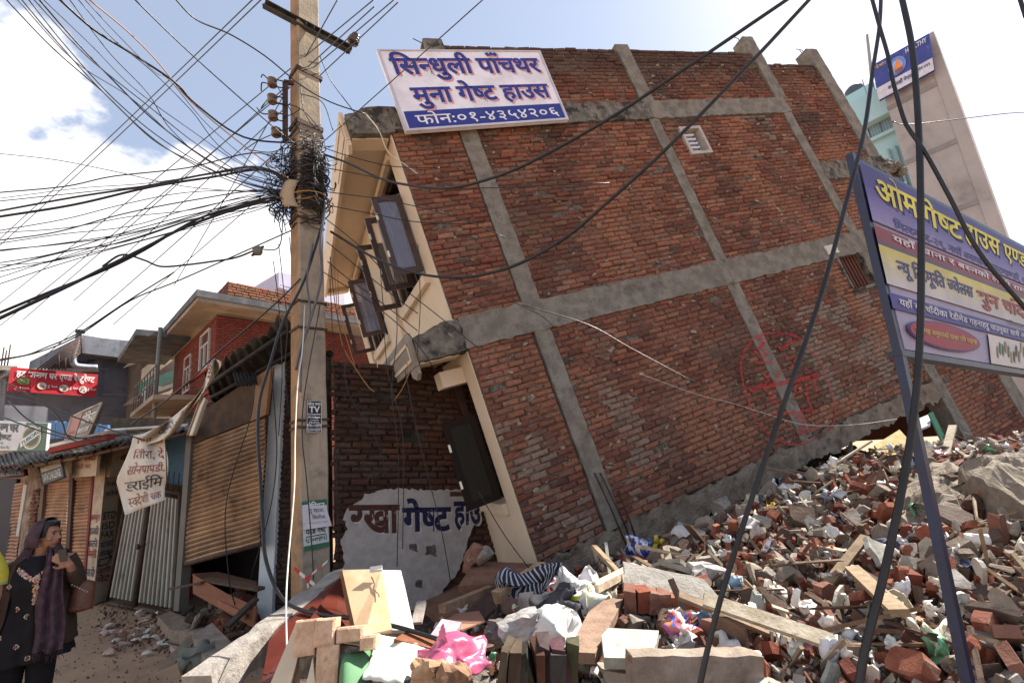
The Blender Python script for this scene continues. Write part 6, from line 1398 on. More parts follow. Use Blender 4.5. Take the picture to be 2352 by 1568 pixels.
big_crumple('yellow_edged_cloth', 'white cloth with yellow edge below the crumpled shirt', 'clothes', 1345, 1375, 3.5, .30, .2, .12, (1, 1, 1), M_CLOTH, .5, cols=[(.65, .63, .6), (.6, .58, .5), (.65, .63, .6), (.5, .52, .05)], n=18)
big_crumple('red_checked_rag', 'red and white rag at the left end of the clothes pile', 'clothes', 1292, 1352, 3.9, .2, .2, .1, (1, 1, 1), M_CLOTH, 0, cols=[(.42, .06, .08), (.42, .05, .06), (.6, .5, .5)], n=16)
big_crumple('dark_jacket', 'dark grey jacket below the crumpled shirt', 'clothes', 1295, 1395, 3.4, .34, .24, .13, (.05, .05, .06), M_CLOTH, .7, n=18)
big_crumple('blue_white_bag', 'blue and white plastic bag against the foot of the wall', 'plastic bag', 1475, 1266, 4.7, .22, .26, .1, (1, 1, 1), M_PLAS, 0, cols=[(.03, .06, .3), (.62, .62, .68)], n=14, tilt=1.2)
big_crumple('magazine', 'torn red and purple printed magazine right of the pale green slab', 'magazine', 1574, 1440, 3.0, .22, .17, .07, (1, 1, 1), M_PAPER, .2, cols=[(.55, .08, .07), (.6, .55, .6), (.4, .1, .4), (.6, .2, .1), (.1, .12, .4)], n=14, tilt=.9)
big_crumple('torn_white_paper', 'large torn white paper left of the brown slab', 'paper', 1285, 1450, 3.0, .36, .28, .12, (.70, .68, .64), M_PAPER, .6, n=18)
big_crumple('white_cloth_heap', 'bright white crumpled cloth beside the yellow plastic, right of centre', 'cloth', 1800, 1380, 3.5, .46, .22, .13, (.74, .72, .68), M_PAPER, -.2, n=20)
big_crumple('yellow_plastic', 'bright yellow plastic sheet piece on the heap', 'plastic', 1862, 1378, 3.45, .2, .17, .06, (.62, .48, .04), M_PLAS, .2, n=10, tilt=1.0)
big_crumple('orange_packet', 'orange plastic packet right of the yellow plastic', 'plastic', 1932, 1412, 3.2, .14, .12, .06, (.75, .30, .03), M_PLAS, 0, n=10, tilt=.9)
big_crumple('blue_packet', 'blue and white packet above the yellow plastic', 'plastic', 1868, 1332, 3.9, .14, .13, .06, (1, 1, 1), M_PLAS, 0, cols=[(.08, .2, .5), (.15, .3, .6), (.62, .64, .7)], n=10, tilt=.9)
big_crumple('blue_jeans', 'faded blue jeans trailing between the cables on the right', 'clothes', 2105, 1300, 4.0, .16, .42, .08, (.17, .24, .36), M_CLOTH, .6, n=16, tilt=.7)
big_crumple('magenta_cloth', 'magenta cloth beside the faded jeans', 'clothes', 2097, 1322, 3.85, .12, .22, .06, (.5, .06, .25), M_CLOTH, .5, n=10, tilt=.7)
big_crumple('light_blue_sheet', 'pale blue and white sheet on the bricks at the right', 'cloth', 2262, 1388, 3.1, .34, .16, .05, (.48, .58, .72), M_PAPER, -.1, n=12, tilt=.5)
big_crumple('red_cloth_bundle', 'dark red cloth bundle at the right picture edge', 'cloth', 2335, 1255, 3.9, .2, .26, .1, (.30, .03, .03), M_CLOTH, 0, n=12, tilt=.9)
piece('white_tile_board', 'white board with zigzag broken end hanging at the right', 'board', [(2262, 1398, 3.0), (2312, 1388, 3.0), (2333, 1444, 2.8), (2322, 1453, 2.8), (2310, 1441, 2.8), (2300, 1452, 2.8)], .012, (.55, .60, .57), M_PAPER)
bar('long_brick_block', 'long squared block of bonded red brick at the lower right', 'masonry', (2090, 1476, 2.75), (2225, 1562, 2.45), .12, .13, (.36, .18, .12), M_RBRK, .01, 8)
piece('split_concrete_face', 'broad split grey concrete face at the lower right', 'concrete slab', [(2085, 1450, 2.9), (2330, 1440, 2.9), (2380, 1470, 2.9), (2400, 1600, 2.3), (2230, 1600, 2.3), (2180, 1530, 2.5)], .15, (.30, .23, .19), M_LUMP)
piece('grey_cast_block', 'tall grey cast block leaning at the bottom right of centre', 'concrete slab', [(2015, 1500, 2.6), (2040, 1470, 2.8), (2100, 1490, 2.8), (2210, 1600, 2.2), (2010, 1600, 2.2)], .12, (.34, .29, .25), M_LUMP)
# planks and boards along the upper edge of the heap
for i, (p, q, w, h, c, lb) in enumerate((((1842, 1118), (2030, 1080), .10, .03, (.66, .58, .45), 'long cream board at the top of the heap, lower of the pair'), ((1925, 1092), (2092, 1045), .09, .05, (.70, .66, .58), 'long white board at the top of the heap, upper of the pair'),
        ((1755, 1160), (1905, 1133), .08, .025, (.62, .55, .45), 'thin cream batten left on the heap top under the wall'), ((1758, 1150), (1900, 1122), .10, .02, (.08, .16, .34), 'blue edged board beside the thin cream batten'), ((1730, 1180), (1880, 1150), .05, .04, (.26, .12, .08), 'dark red brown batten below the blue edged board'),
        ((1940, 1125), (2060, 1098), .06, .05, (.55, .42, .28), 'short tan timber on the heap top beside the blue post'), ((1850, 1250), (1962, 1275), .05, .04, (.55, .42, .3), 'tan stick lying right of the blue packet'), ((2050, 1385), (2135, 1440), .05, .03, (.36, .2, .12), 'brown batten left of the split concrete face'))):
    Y0, Y1 = heapY(*p), heapY(*q); bar('loose_board', lb, 'board', (p[0], p[1], Y0 - .1), (q[0], q[1], Y1 - .1), w, h, c)
piece('yellow_plywood', 'ochre plywood sheet leaning under the brick house at the right', 'board', [(2008, 1022, 6.2), (2066, 986, 6.5), (2088, 1010, 6.3), (2100, 1035, 6.1), (2030, 1048, 6.0)], .03, (.50, .36, .15), M_TIMB)
piece('green_door_strip', 'narrow green painted door strip under the brick house', 'board', [(2133, 948, 6.8), (2143, 945, 6.8), (2184, 1030, 6.5), (2172, 1032, 6.5)], .03, (.10, .28, .16), M_VC)
piece('blue_white_tray', 'blue and white broken tray next to the green door strip', 'tray', [(2092, 968, 6.9), (2136, 950, 6.9), (2136, 975, 6.7), (2112, 985, 6.7)], .03, (.45, .5, .6), M_VC)
piece('loose_board', 'grey wall board lying under the brick house, right of centre', 'panel', [(1925, 1075, 6.2), (1985, 1052, 6.5), (2035, 1060, 6.4), (2000, 1085, 6.0)], .04, (.30, .26, .24), M_LUMP)
for nm, lb, px, th in (('leaning_concrete_slab', 'massive broken concrete slab catching the sun at the right, nearer one', [(2055, 1190, 5.6), (2062, 1118, 6.1), (2120, 1080, 6.5), (2186, 1062, 6.6), (2232, 1098, 6.2), (2242, 1122, 5.9), (2205, 1170, 5.4), (2150, 1215, 5.2), (2100, 1215, 5.3)], .3),
                      ('leaning_concrete_slab', 'massive broken concrete slab at the right picture edge', [(2196, 1072, 6.9), (2250, 1052, 7.2), (2420, 1048, 7.2), (2430, 1165, 5.8), (2340, 1150, 5.9), (2270, 1122, 6.2)], .35)):
    y_lo = max(c[1] for c in px); x_lo = [c[0] for c in px if c[1] == y_lo][0]; Yh = heapY(x_lo, y_lo) - .15; y_m = min(c[2] for c in px)
    P3 = [atY(c[0], c[1], Yh + (c[2] - y_m) * .75) for c in px]; cen = sum(P3, Vector()) / len(P3); n = Vector()
    for i in range(len(P3)): n += (P3[i] - cen).cross(P3[(i + 1) % len(P3)] - cen)
    n.normalize(); n = -n if n.dot(cen - C) < 0 else n
    ring = []
    for i, p in enumerate(P3):
        q = P3[(i + 1) % len(P3)]; m_ = max(2, int((q - p).length / .10))
        for k in range(m_): ring.append(p.lerp(q, k / m_) + rvec(.02))
    mb = MB(); vs = []; R_n = 16
    for r in range(R_n + 1):
        for p in ring:
            w_ = p.lerp(cen, r / R_n); a_ = noise.noise(w_ * 2.5); vs.append(w_ + n * (-.12 * (1 - (1 - r / R_n) ** 2) - .08 * a_ - .07 * noise.noise(w_ * 6) - .035 * noise.noise(w_ * 17)))
    m_ = len(ring); fs = [(r * m_ + i, r * m_ + (i + 1) % m_, (r + 1) * m_ + (i + 1) % m_, (r + 1) * m_ + i) for r in range(R_n) for i in range(m_)]
    k = len(vs); vs += [p + n * th for p in ring]; fs += [(i, k + i, k + (i + 1) % m_, (i + 1) % m_) for i in range(m_)] + [tuple(range(k + m_ - 1, k - 1, -1))]
    mb.add(vs, fs, (.29, .245, .195)); mb.build(nm, M_LUMP, None, lb, 'concrete slab')
# ------------------------------------------------------------------ left street pieces
piece('kerb_slab', 'worn concrete step slab in front of the shutter shop', 'slab', [(362, 1414, 7.0), (392, 1402, 7.3), (470, 1436, 6.2), (456, 1452, 5.9), (392, 1446, 6.2)], .14, (.30, .235, .18), M_LUMP)
def block(name, label, pts, th, col): return piece(name, label, 'concrete block', pts, th, col, M_LUMP)
block('tilted_concrete_block', 'tilted squared concrete block on the street by the fallen post', [(441, 1458, 4.7), (487, 1429, 5.1), (539, 1482, 4.55), (482, 1528, 4.1)], .16, (.36, .29, .235))
piece('leaning_board', 'thin grey board leaning like a tent beside the tilted block', 'board', [(363, 1533, 4.2), (438, 1453, 4.75), (447, 1472, 4.65), (402, 1518, 4.25)], .02, (.27, .21, .15), M_LUMP)
big_crumple('green_sack', 'crumpled grey green sack under the leaning board', 'sack', 442, 1508, 4.35, .24, .2, .1, (.16, .17, .14), M_CLOTH, 0, n=12, tilt=1.1)
cb = thing('broken_cabinet', atY(515, 1420, 6.0), 'broken brown wooden cabinet tipped over inside the shutter shop', 'cabinet')
for pts, c in (([(443, 1318, 6.5), (443, 1362, 6.3), (582, 1440, 5.5), (588, 1392, 5.6), (520, 1362, 6.0)], (.24, .085, .04)), ([(443, 1316, 6.5), (500, 1312, 6.9), (590, 1334, 6.7), (588, 1346, 6.5), (470, 1326, 6.5)], (.17, .08, .05)), ([(500, 1376, 5.98), (500, 1392, 5.92), (562, 1422, 5.55), (563, 1408, 5.6)], (.27, .10, .05))):
    P3 = [atY(*c_) for c_ in pts]; n_ = (P3[1] - P3[0]).cross(P3[2] - P3[0]).normalized(); n_ = n_ if n_.dot(P3[0] - C) > 0 else -n_; k = len(P3)
    mb = MB(); mb.add(P3 + [p + n_ * .025 for p in P3], [tuple(range(k)), tuple(range(2 * k - 1, k - 1, -1))] + [(i, i + k, (i + 1) % k + k, (i + 1) % k) for i in range(k)], c); mb.build('cabinet_board', M_VC, cb)
o, P, of = zsign(BS, [(416, 1386), (440, 1375), (441, 1305), (418, 1302)], .12, .02, (.16, .02, .02), 'red_price_board', 'dark red price board with faint letters beside the shutter'); line(P, 'गुदपाक', (.1, .9, .6, .85), (.4, .08, .06), o, of, 0); line(P, '१००', (.3, .7, .2, .45), (.4, .08, .06), o, of, 0)
for i, (p, q, c, lb) in enumerate((((398, 1350, 6.9), (470, 1335, 6.3), (.09, .06, .045), 'dark plank poking out left of the broken cabinet'), ((470, 1330, 6.4), (600, 1352, 5.9), (.12, .085, .06), 'dusty plank on top of the broken cabinet'), ((520, 1440, 5.4), (588, 1375, 5.7), (.05, .04, .035), 'dark stick leaning on the broken cabinet'))): bar('shop_plank', lb, 'plank', p, q, .09, .03, c)
for k in range(46):
    p = atY(rnd(425, 600), rnd(1360, 1440), 1); x, y = rnd(425, 600), rnd(1365, 1450); q = onz(x, min(1470, y + 25), 0); mb = MB(); mb.chunk((0, 0, 0), Matrix.Identity(3), (rnd(.1, .25), rnd(.08, .16), rnd(.06, .12)), tuple(v * .6 for v in random.choice(RED + GRY)), .3, 2)
    o = mb.build('shop_rubble_lump', M_RBRK, None, 'broken brick lump spilled in front of the shutter shop', 'brick', 'brick lumps spilled before the shutter shop', loc=Vector((0, 0, 0))); o.location = q + Vector((0, 0, rnd(0, .22))); o.rotation_euler = (rnd(0, 6), rnd(0, 6), 0)
# ================================================================== overhead wires
PY = PX.y
def wire(pts, r, m, label, group=None, cat='cable', n=6, nm='overhead_cable', seg=6):
    """pts: (px, py, Y)"""
    q = smooth_path([atY(*p) for p in pts], seg); mb = MB(); mb.tube(q, r, n); return mb.build(nm, m, None, label, cat, group)
def wr(px, Y0, Y1, r, label, group=None, m=None, **k):
    n_ = len(px) - 1; return wire([(x, y, Y0 + (Y1 - Y0) * i / n_) for i, (x, y) in enumerate(px)], r, m or M_CABLE, label, group, **k)
gTL = 'thin service wires fanning from the pole to the upper left'
ORD = ['first', 'second', 'third', 'fourth', 'fifth', 'sixth', 'seventh', 'eighth', 'ninth', 'tenth', 'eleventh', 'twelfth', 'thirteenth', 'fourteenth', 'fifteenth', 'sixteenth', 'seventeenth', 'eighteenth', 'nineteenth']
TLX = sorted([50, 62, 78, 90, 100, 5, 40, 180, 205, 195, 310, 160])
lTL = 'service wire to the upper left, %s from the left where it meets the top edge'
for i, (px, r, m) in enumerate((
    ([(50, 0), (130, 95), (240, 215), (360, 325), (480, 395), (600, 440), (690, 470)], .006, M_CABLEG), ([(62, -5), (150, 105), (262, 228), (380, 325), (520, 405), (680, 450)], .005, M_CABLE), ([(78, 0), (200, 130), (330, 235), (450, 330), (560, 400), (690, 440)], .005, M_CABLEG),
    ([(90, 0), (160, 80), (250, 175), (370, 290), (520, 390), (680, 440)], .007, M_CABLE), ([(100, 0), (210, 105), (310, 205), (440, 300), (560, 380), (690, 425)], .004, M_CABLEG), ([(5, -10), (120, 110), (240, 215), (350, 320), (450, 375), (560, 420), (690, 455)], .005, M_CABLE),
    ([(40, 0), (170, 140), (300, 225), (420, 330), (560, 415), (690, 445)], .004, M_CABLEG), ([(180, 0), (260, 90), (350, 165), (440, 255), (520, 350), (690, 450)], .004, M_CABLE), ([(205, 0), (290, 70), (360, 140), (440, 235), (560, 335), (690, 430)], .006, M_CABLEC),
    ([(195, 0), (270, 80), (355, 165), (390, 185), (480, 290), (600, 390), (690, 440)], .004, M_CABLEG), ([(310, 0), (400, 88), (500, 180), (620, 285), (690, 340)], .006, M_CABLE), ([(160, 0), (250, 120), (340, 215), (395, 300), (500, 380), (690, 430)], .004, M_CABLE))):
    wr(px, 3.0, PY - .1, r, lTL % ORD[TLX.index(px[0][0])], gTL, m)
wr([(132, -5), (215, 68), (300, 122), (400, 188), (450, 240), (560, 315), (690, 330)], 2.9, PY - .05, .010, 'thick black cable sagging from the top left corner to the pole')
wr([(395, -10), (450, 45), (530, 80), (610, 130), (690, 195), (760, 235), (840, 262)], 3.2, PY + .2, .007, 'single black wire looping across the sky to the roof corner')
wr([(840, 262), (870, 300), (892, 350), (930, 378), (960, 400)], PY + .2, 5.2, .006, 'pale wire hanging down over the roof slab nose', m=M_CABLEW)
gD, lD = 'straight diagonal line wires running up past the pole', 'straight grey line wire rising diagonally, %s from the left at its upper end'
DX = sorted([590, 610, 858, 905, 860, 915, 1120, 775, 690])
for (x0, y0, x1, y1) in ((-5, 553, 590, -10), (-5, 568, 610, -10), (-5, 700, 858, 0), (0, 748, 905, 0), (52, 735, 860, 15), (170, 690, 915, 5), (260, 745, 1120, -10), (400, 655, 775, 0), (100, 820, 690, 300)):
    wr([(x0, y0), ((x0 * 2 + x1) / 3, (y0 * 2 + y1) / 3 + 5), ((x0 + 2 * x1) / 3, (y0 + y1 * 2) / 3 + 4), (x1, y1)], 7.5, 3.9, .0065, lD % ORD[DX.index(x1)], gD, M_CABLEG, seg=4)
gL, lL = 'black wires running left from the pole over the street', 'black wire running left over the street, %s from the top at the left edge'
LY = sorted([352, 443, 457, 463, 486, 499, 531, 535, 553, 560, 578, 575, 605, 610, 618, 625, 640, 655])
random.seed(11)
for (y0, pts, r) in ((352, [(130, 368), (270, 395), (420, 425), (560, 440)], .004), (443, [(150, 430), (260, 405), (430, 385), (600, 350)], .006), (457, [(180, 435), (330, 420), (480, 400), (600, 395)], .004), (463, [(200, 440), (340, 425), (500, 400), (620, 392)], .004), (486, [(170, 455), (330, 430), (480, 402), (600, 385)], .011), (499, [(170, 470), (340, 430), (480, 408), (610, 390)], .011),
                    (531, [(150, 500), (290, 465), (430, 440), (600, 435)], .004), (535, [(150, 525), (300, 500), (440, 480), (600, 445)], .004), (553, [(130, 530), (280, 490), (430, 465), (600, 440)], .006), (560, [(140, 535), (300, 520), (430, 485), (600, 448)], .004), (578, [(150, 560), (300, 535), (430, 500), (600, 450)], .004), (575, [(150, 562), (300, 540), (450, 492), (600, 452)], .005),
                    (605, [(120, 585), (260, 540), (420, 500), (600, 455)], .005), (610, [(120, 600), (300, 550), (430, 505), (600, 460)], .005), (618, [(150, 580), (290, 555), (450, 500), (610, 462)], .007), (625, [(140, 598), (300, 560), (450, 515), (620, 465)], .004), (640, [(120, 600), (280, 548), (440, 505), (620, 470)], .004), (655, [(150, 600), (300, 560), (450, 520), (620, 470)], .004)):
    wr([(-10, y0)] + [(x, y + rnd(-3, 3)) for x, y in pts] + [(690, 440 + rnd(-25, 30))], 3.6 + rnd(0, 1.5), PY - .1, r * 1.05, lL % ORD[LY.index(y0)], gL)
wr([(-10, 722), (120, 668), (240, 620), (330, 575), (450, 505), (560, 470), (680, 440)], 3.4, PY - .1, .011, 'thick black cable from the left edge rising to the pole tangle, lower of two')
wr([(-10, 735), (150, 660), (230, 620), (340, 565), (430, 520), (560, 475), (680, 450)], 3.3, PY - .1, .013, 'thick black cable from the left edge rising to the pole tangle, upper of two')
wr([(235, 612), (280, 585), (330, 597), (370, 612), (430, 608), (490, 600), (540, 592), (585, 575)], 3.9, PY - .3, .009, 'loose black cable drooping in mid sky to the small junction box')
wr([(592, 572), (640, 568), (650, 500), (655, 440)], PY - .3, PY - .1, .006, 'short black lead from the junction box up to the tangle')
jb = thing('junction_clamp', atY(592, 575, PY - .3), 'small grey cable clamp hanging in the sky left of the pole', 'cable clamp'); mb = MB(); mb.chunk(atY(592, 576, PY - .3), Matrix.Identity(3), (.09, .07, .09), (.14, .13, .11), .3, 2); mb.build('clamp_body', M_VC, jb)
mb = MB(); mb.tube([atY(584, 582, PY - .3), atY(578, 588, PY - .3)], .012, 6); mb.tube([atY(598, 570, PY - .3), atY(606, 566, PY - .3)], .012, 6); mb.build('clamp_neck', M_CABLE, jb)
gR, lR = 'long thin wires dropping left over the roofs', 'thin wire dropping over the tin roofs on the left'
for px in ([(0, 828), (90, 808), (180, 770), (300, 690), (420, 640), (690, 520)], [(0, 825), (60, 815), (100, 800), (180, 765), (280, 700), (330, 668), (400, 625)], [(0, 870), (120, 935), (220, 975), (330, 1010)], [(0, 905), (100, 930), (140, 965), (160, 1005), (230, 1000)], [(20, 920), (60, 960), (110, 985), (180, 1005), (250, 1010)], [(0, 955), (80, 985), (150, 1005), (220, 1025)]):
    wr(px, 5.5, 5.2, .008, lR, gR)
wr([(690, 640), (640, 690), (560, 760), (500, 810), (440, 870), (380, 920), (300, 975)], PY - .2, 5.6, .008, 'thin black wire dropping from the pole along the brick house to the banner')
# heavy cables to the upper right, in front of the house
wr([(1822, -10), (1600, 140), (1400, 272), (1220, 372), (1120, 412), (1030, 432), (960, 428), (880, 412), (800, 375), (745, 355)], 2.6, PY - .1, .012, 'heavy black cable sweeping from the top right down to the pole, upper one', m=M_CABLE, seg=10)
wr([(1868, -10), (1700, 170), (1520, 352), (1380, 478), (1300, 545), (1200, 602), (1120, 628), (1050, 637), (960, 628), (860, 592), (760, 532)], 2.7, PY - .1, .013, 'heavy black cable sweeping from the top right down to the pole, lower one', m=M_CABLE, seg=10)
gH, lH = 'thin wires passing in front of the brick house wall', 'thin dark wire crossing in front of the upper house wall'
for px in ([(745, 440), (900, 462), (1050, 500), (1160, 545)], [(745, 385), (850, 405), (950, 428), (1100, 432), (1400, 420)], [(745, 470), (850, 490), (960, 510), (1100, 515)], [(745, 340), (800, 358), (900, 382), (1010, 385)], [(735, 620), (860, 700), (950, 780), (1000, 850)], [(745, 500), (820, 560), (900, 640), (1000, 720), (1100, 800)], [(752, 600), (800, 640), (870, 690), (960, 760)],
           [(750, 555), (830, 620), (905, 680), (960, 720)], [(1200, 700), (1350, 745), (1450, 800), (1600, 880)]):
    wr(px, PY - .1, 5.0, .005, lH, gH)
wr([(735, 130), (760, 185), (800, 240), (828, 275)], PY, PY + .6, .006, 'short wire from the cross arm down towards the roof corner')
wr([(2050, 280), (2100, 285), (2300, 262), (2360, 258)], 6, 8, .008, 'faint wire passing behind the signboard cables at upper right')
# vertical hanging wires by the pole and house front
gV, lV = 'thin loose wires hanging straight down around the house front', 'thin loose wire hanging down in front of the old brick wall'
for px in ([(758, 590), (770, 700), (790, 800), (800, 900), (860, 1000), (890, 1100)], [(905, 620), (912, 760), (900, 900), (915, 1050), (912, 1300)], [(960, 560), (965, 700), (958, 820)], [(868, 560), (880, 700), (890, 850), (925, 1000), (925, 1260)], [(758, 640), (765, 800), (770, 1000), (780, 1300)], [(930, 850), (960, 1000), (1010, 1200), (1036, 1340)], [(640, 560), (650, 650), (660, 750), (655, 850), (664, 960)],
           [(628, 600), (640, 700), (648, 850), (640, 1000)], [(665, 545), (672, 640), (668, 700), (676, 800)], [(1100, 1130), (1160, 1230), (1235, 1330)]):
    wr(px, PY + .1, 4.9, .0045, lV, gV)
gC, lC = 'bare copper coloured wires dangling by the window casements', 'copper coloured thin wire dangling by the open casements'
for px in ([(765, 560), (770, 650), (778, 740), (790, 800), (840, 880), (860, 900)], [(775, 620), (780, 720), (800, 790), (815, 840)], [(926, 820), (940, 850), (925, 890), (905, 920)]): wr(px, PY + .3, 5.0, .0045, lC, gC, M_CABLEC)
wr([(745, 500), (700, 640), (650, 740), (622, 830), (598, 910), (592, 990), (598, 1100), (603, 1200), (612, 1290), (650, 1375), (720, 1408), (800, 1418), (900, 1436), (990, 1462), (1072, 1490)], PY - .15, 2.8, .0125, 'thick black cable running down beside the blue edge and across to the pink bag', seg=10)
wr([(700, 700), (695, 800), (684, 880), (678, 1000), (676, 1120), (662, 1290), (657, 1400), (662, 1580)], PY - .2, 2.6, .0045, 'white cable running straight down in front of the pole', m=M_CABLEW, seg=8)
wr([(718, 560), (705, 640), (712, 720), (694, 800), (690, 900)], PY - .25, PY - .3, .010, 'grey cable bending down the face of the pole, left one', m=M_CABLEG)
wr([(748, 470), (736, 560), (738, 640), (705, 760), (690, 800), (680, 850)], PY - .25, PY - .3, .012, 'grey cable bending down the face of the pole, right one', m=M_CABLEG)
wr([(735, 700), (700, 900), (694, 1000), (704, 1100), (716, 1250), (720, 1330)], PY - .28, PY - .3, .005, 'thin black wire looped down the lower pole')
wr([(622, 840), (632, 960), (635, 1060), (618, 1180), (575, 1330)], PY - .1, 5.2, .005, 'thin black wire in front of the pale blue wall edge')
wr([(585, 880), (575, 960), (520, 1150), (525, 1320), (540, 1390)], 5.6, 5.8, .006, 'thin black wire hanging before the roller shutter')
# hanging heavy cables, right foreground
wr([(2068, -20), (2095, 110), (2108, 260), (2114, 420), (2116, 620), (2112, 800), (2098, 960), (2072, 1120), (2030, 1320), (1985, 1500), (1960, 1680)], 1.7, 1.5, .0112, 'thickest black cable hanging vertically before the purple signboard', seg=10, n=10)
wr([(1998, -20), (2020, 60), (2040, 130), (2052, 190), (2075, 270), (2090, 300), (2125, 350), (2180, 450), (2250, 580), (2365, 720)], 1.72, 1.6, .0072, 'black cable crossing the purple signboard down to the right edge', seg=10, n=8)
wr([(2024, -20), (2020, 60), (2005, 160), (1985, 300), (1945, 460), (1885, 680), (1800, 930), (1715, 1180), (1640, 1430), (1585, 1680)], 1.8, 1.45, .0080, 'long taut black cable slanting across the right part of the wall', seg=10, n=8)
wr([(2340, -10), (2356, 40)], 2.6, 2.6, .012, 'short bit of cable in the top right corner')
wr([(1470, 858), (1600, 905), (1680, 925), (1760, 950), (1850, 975), (1960, 975), (2060, 962)], 5.0, 6.4, .0026, 'pale dusty wire drooping across the lower brick wall', m=M_CABLEW)
wr([(1370, 850), (1300, 790), (1250, 730), (1150, 680)], 5.3, 5.2, .004, 'thin wire lying on the middle concrete beam')
# the tangle: many loops of wire wound round the pole
random.seed(5)
tg = thing('wire_tangle', pole_c(0, 0, zpole(430)), 'dense black tangle of wound service wires around the middle of the pole', 'wire tangle')
z0, z1 = zpole(515), zpole(345)
for k in range(170):
    z = z0 + (z1 - z0) * min(.98, max(.02, random.gauss(.5, .22))); n_ = random.randint(10, 20); rr = rnd(.140, .170) + (.05 if random.random() < .10 else 0); ph_ = rnd(0, 6.28); turns = rnd(.7, 2.2); tz = rnd(-.16, .16); pts = []
    cxy = PX + lean * z
    for i in range(n_ + 1):
        t = ph_ + turns * 6.283 * i / n_; r2 = rr * (1 + rnd(-.13, .13)); pts.append(Vector((cxy.x + r2 * math.cos(t), cxy.y + r2 * math.sin(t) * .85, z + tz * math.sin(t + ph_) + rnd(-.03, .03) + .10 * (i / n_ - .5))))
    mb = MB(); mb.tube(smooth_path(pts, 3), rnd(.003, .008), 5); mb.build('wound_wire', random.choice([M_CABLE, M_CABLE, M_CABLE, M_CABLEG, mat('brown_sheath', (.07, .045, .03), None, 1, .6, .1, 40)]) if k % 60 else M_CABLEC, tg)
for k in range(70):   # loops standing off left and right
    side = -1 if random.random() < .6 else 1; z = z0 + (z1 - z0) * rnd(.0, .95); a = PX + lean * z + Vector((side * .14, -.12 + rnd(-.1, .1), 0)); L_ = rnd(.05, .24); pts = [a]
    for i in range(1, 6): pts.append(a + Vector((side * L_ * math.sin(i / 6 * math.pi) * rnd(.8, 1.1), rnd(-.08, .08), rnd(-.5, .22) * i / 6 * L_ * 1.6 + rnd(-.03, .03))))
    pts.append(a + Vector((side * .02, rnd(-.05, .05), rnd(-.25, .25)))); mb = MB(); mb.tube(smooth_path(pts, 5), rnd(.0028, .0055), 5); mb.build('loose_loop', random.choice([M_CABLE, M_CABLE, M_CABLEG]), tg)
mb = MB(); mb.sheet(lambda u, v: pole_c(-.6, -.6, zpole(455)) + Vector((-.12 + .14 * u, .02 * u, -.2 + .3 * v)) + Vector((-.05 * math.sin(v * 3.1), -.03 * math.sin(u * 3), 0)), 5, 8, .01, (.40, .31, .21)); mb.build('cardboard_wrap', M_VC, tg)
for (x0, y0, x1, y1, h_) in ((600, 178, 622, 190, -12), (600, 210, 615, 192, -10), (618, 225, 600, 250, 6), (627, 262, 590, 248, 6)):
    wire([(x0, y0, PY), ((x0 + x1) / 2 - 6, (y0 + y1) / 2 + h_, PY - .05), (x1, y1, PY)], .007, M_CABLE, 'short curled jumper wire at the spool insulators', 'jumper wires at the insulator rack')
for px in ([(635, 195), (660, 240), (690, 300), (700, 345)], [(632, 235), (690, 250), (735, 300), (748, 340), (742, 350)], [(640, 300), (665, 340), (690, 380)], [(690, 215), (740, 235), (765, 300)], [(690, 190), (700, 260), (745, 320)], [(560, 345), (600, 320), (650, 300), (690, 285)], [(575, 345), (620, 350), (660, 340), (700, 345)], [(650, 270), (672, 262), (690, 250)]):
    wr([(x, y) for x, y in px], PY - .15, PY - .2, .005, 'short slack wire draped between insulator rack and pole', 'slack wires at the insulator rack')
# ================================================================== people
SKIN = mat('skin', (.36, .19, .125), (.32, .165, .105), 8, .5, .12, 90, spec=.35)
def person_frame(px, py, depth, yaw):
    d = ray(px, py); p = C + d * (depth / FPX); g = Vector((p.x, p.y, 0)); v = Vector((g.x, g.y, 0)).normalized()
    x = Vector((v.y, -v.x, 0)); y = v; q = Quaternion((0, 0, 1), yaw)
    return g, q @ x, q @ y                       # image right, away from the viewer
def remesh(prims, vox, name, m, parent, smooth=4):
    """one continuous skin grown over overlapping lumps and tapered limbs"""
    mb = MB()
    for p in prims:
        if p[0] == 'e':
            _, c, r, M = p; 
            base = ICO[3]; k = len(mb.v)
            for q in base[0]: mb.v.append(Vector(c) + M @ Vector((q.x * r[0], q.y * r[1], q.z * r[2])))
            for f in base[1]: mb.f.append([k + i for i in f]); mb.c.append((1, 1, 1)); mb.sm.append(True)
        else:
            _, pts, rr = p
            for (a, b), (ra, rb) in zip(zip(pts, pts[1:]), zip(rr, rr[1:])): mb.tube([a, (Vector(a) + Vector(b)) / 2, b], ra, 12, r1=rb)
            for a, ra in zip(pts, rr):
                k = len(mb.v)
                for q in ICO[2][0]: mb.v.append(Vector(a) + q * ra)
                for f in ICO[2][1]: mb.f.append([k + i for i in f]); mb.c.append((1, 1, 1)); mb.sm.append(True)
    o = mb.build(name, m, parent)
    md = o.modifiers.new('r', 'REMESH'); md.mode = 'VOXEL'; md.voxel_size = vox; md.use_smooth_shade = True
    ms = o.modifiers.new('s', 'SMOOTH'); ms.iterations = smooth; ms.factor = .5
    dg = bpy.context.evaluated_depsgraph_get(); me = bpy.data.meshes.new_from_object(o.evaluated_get(dg)); o.modifiers.clear(); old = o.data; o.data = me; bpy.data.meshes.remove(old)
    if m and not me.materials: me.materials.append(m)
    return o
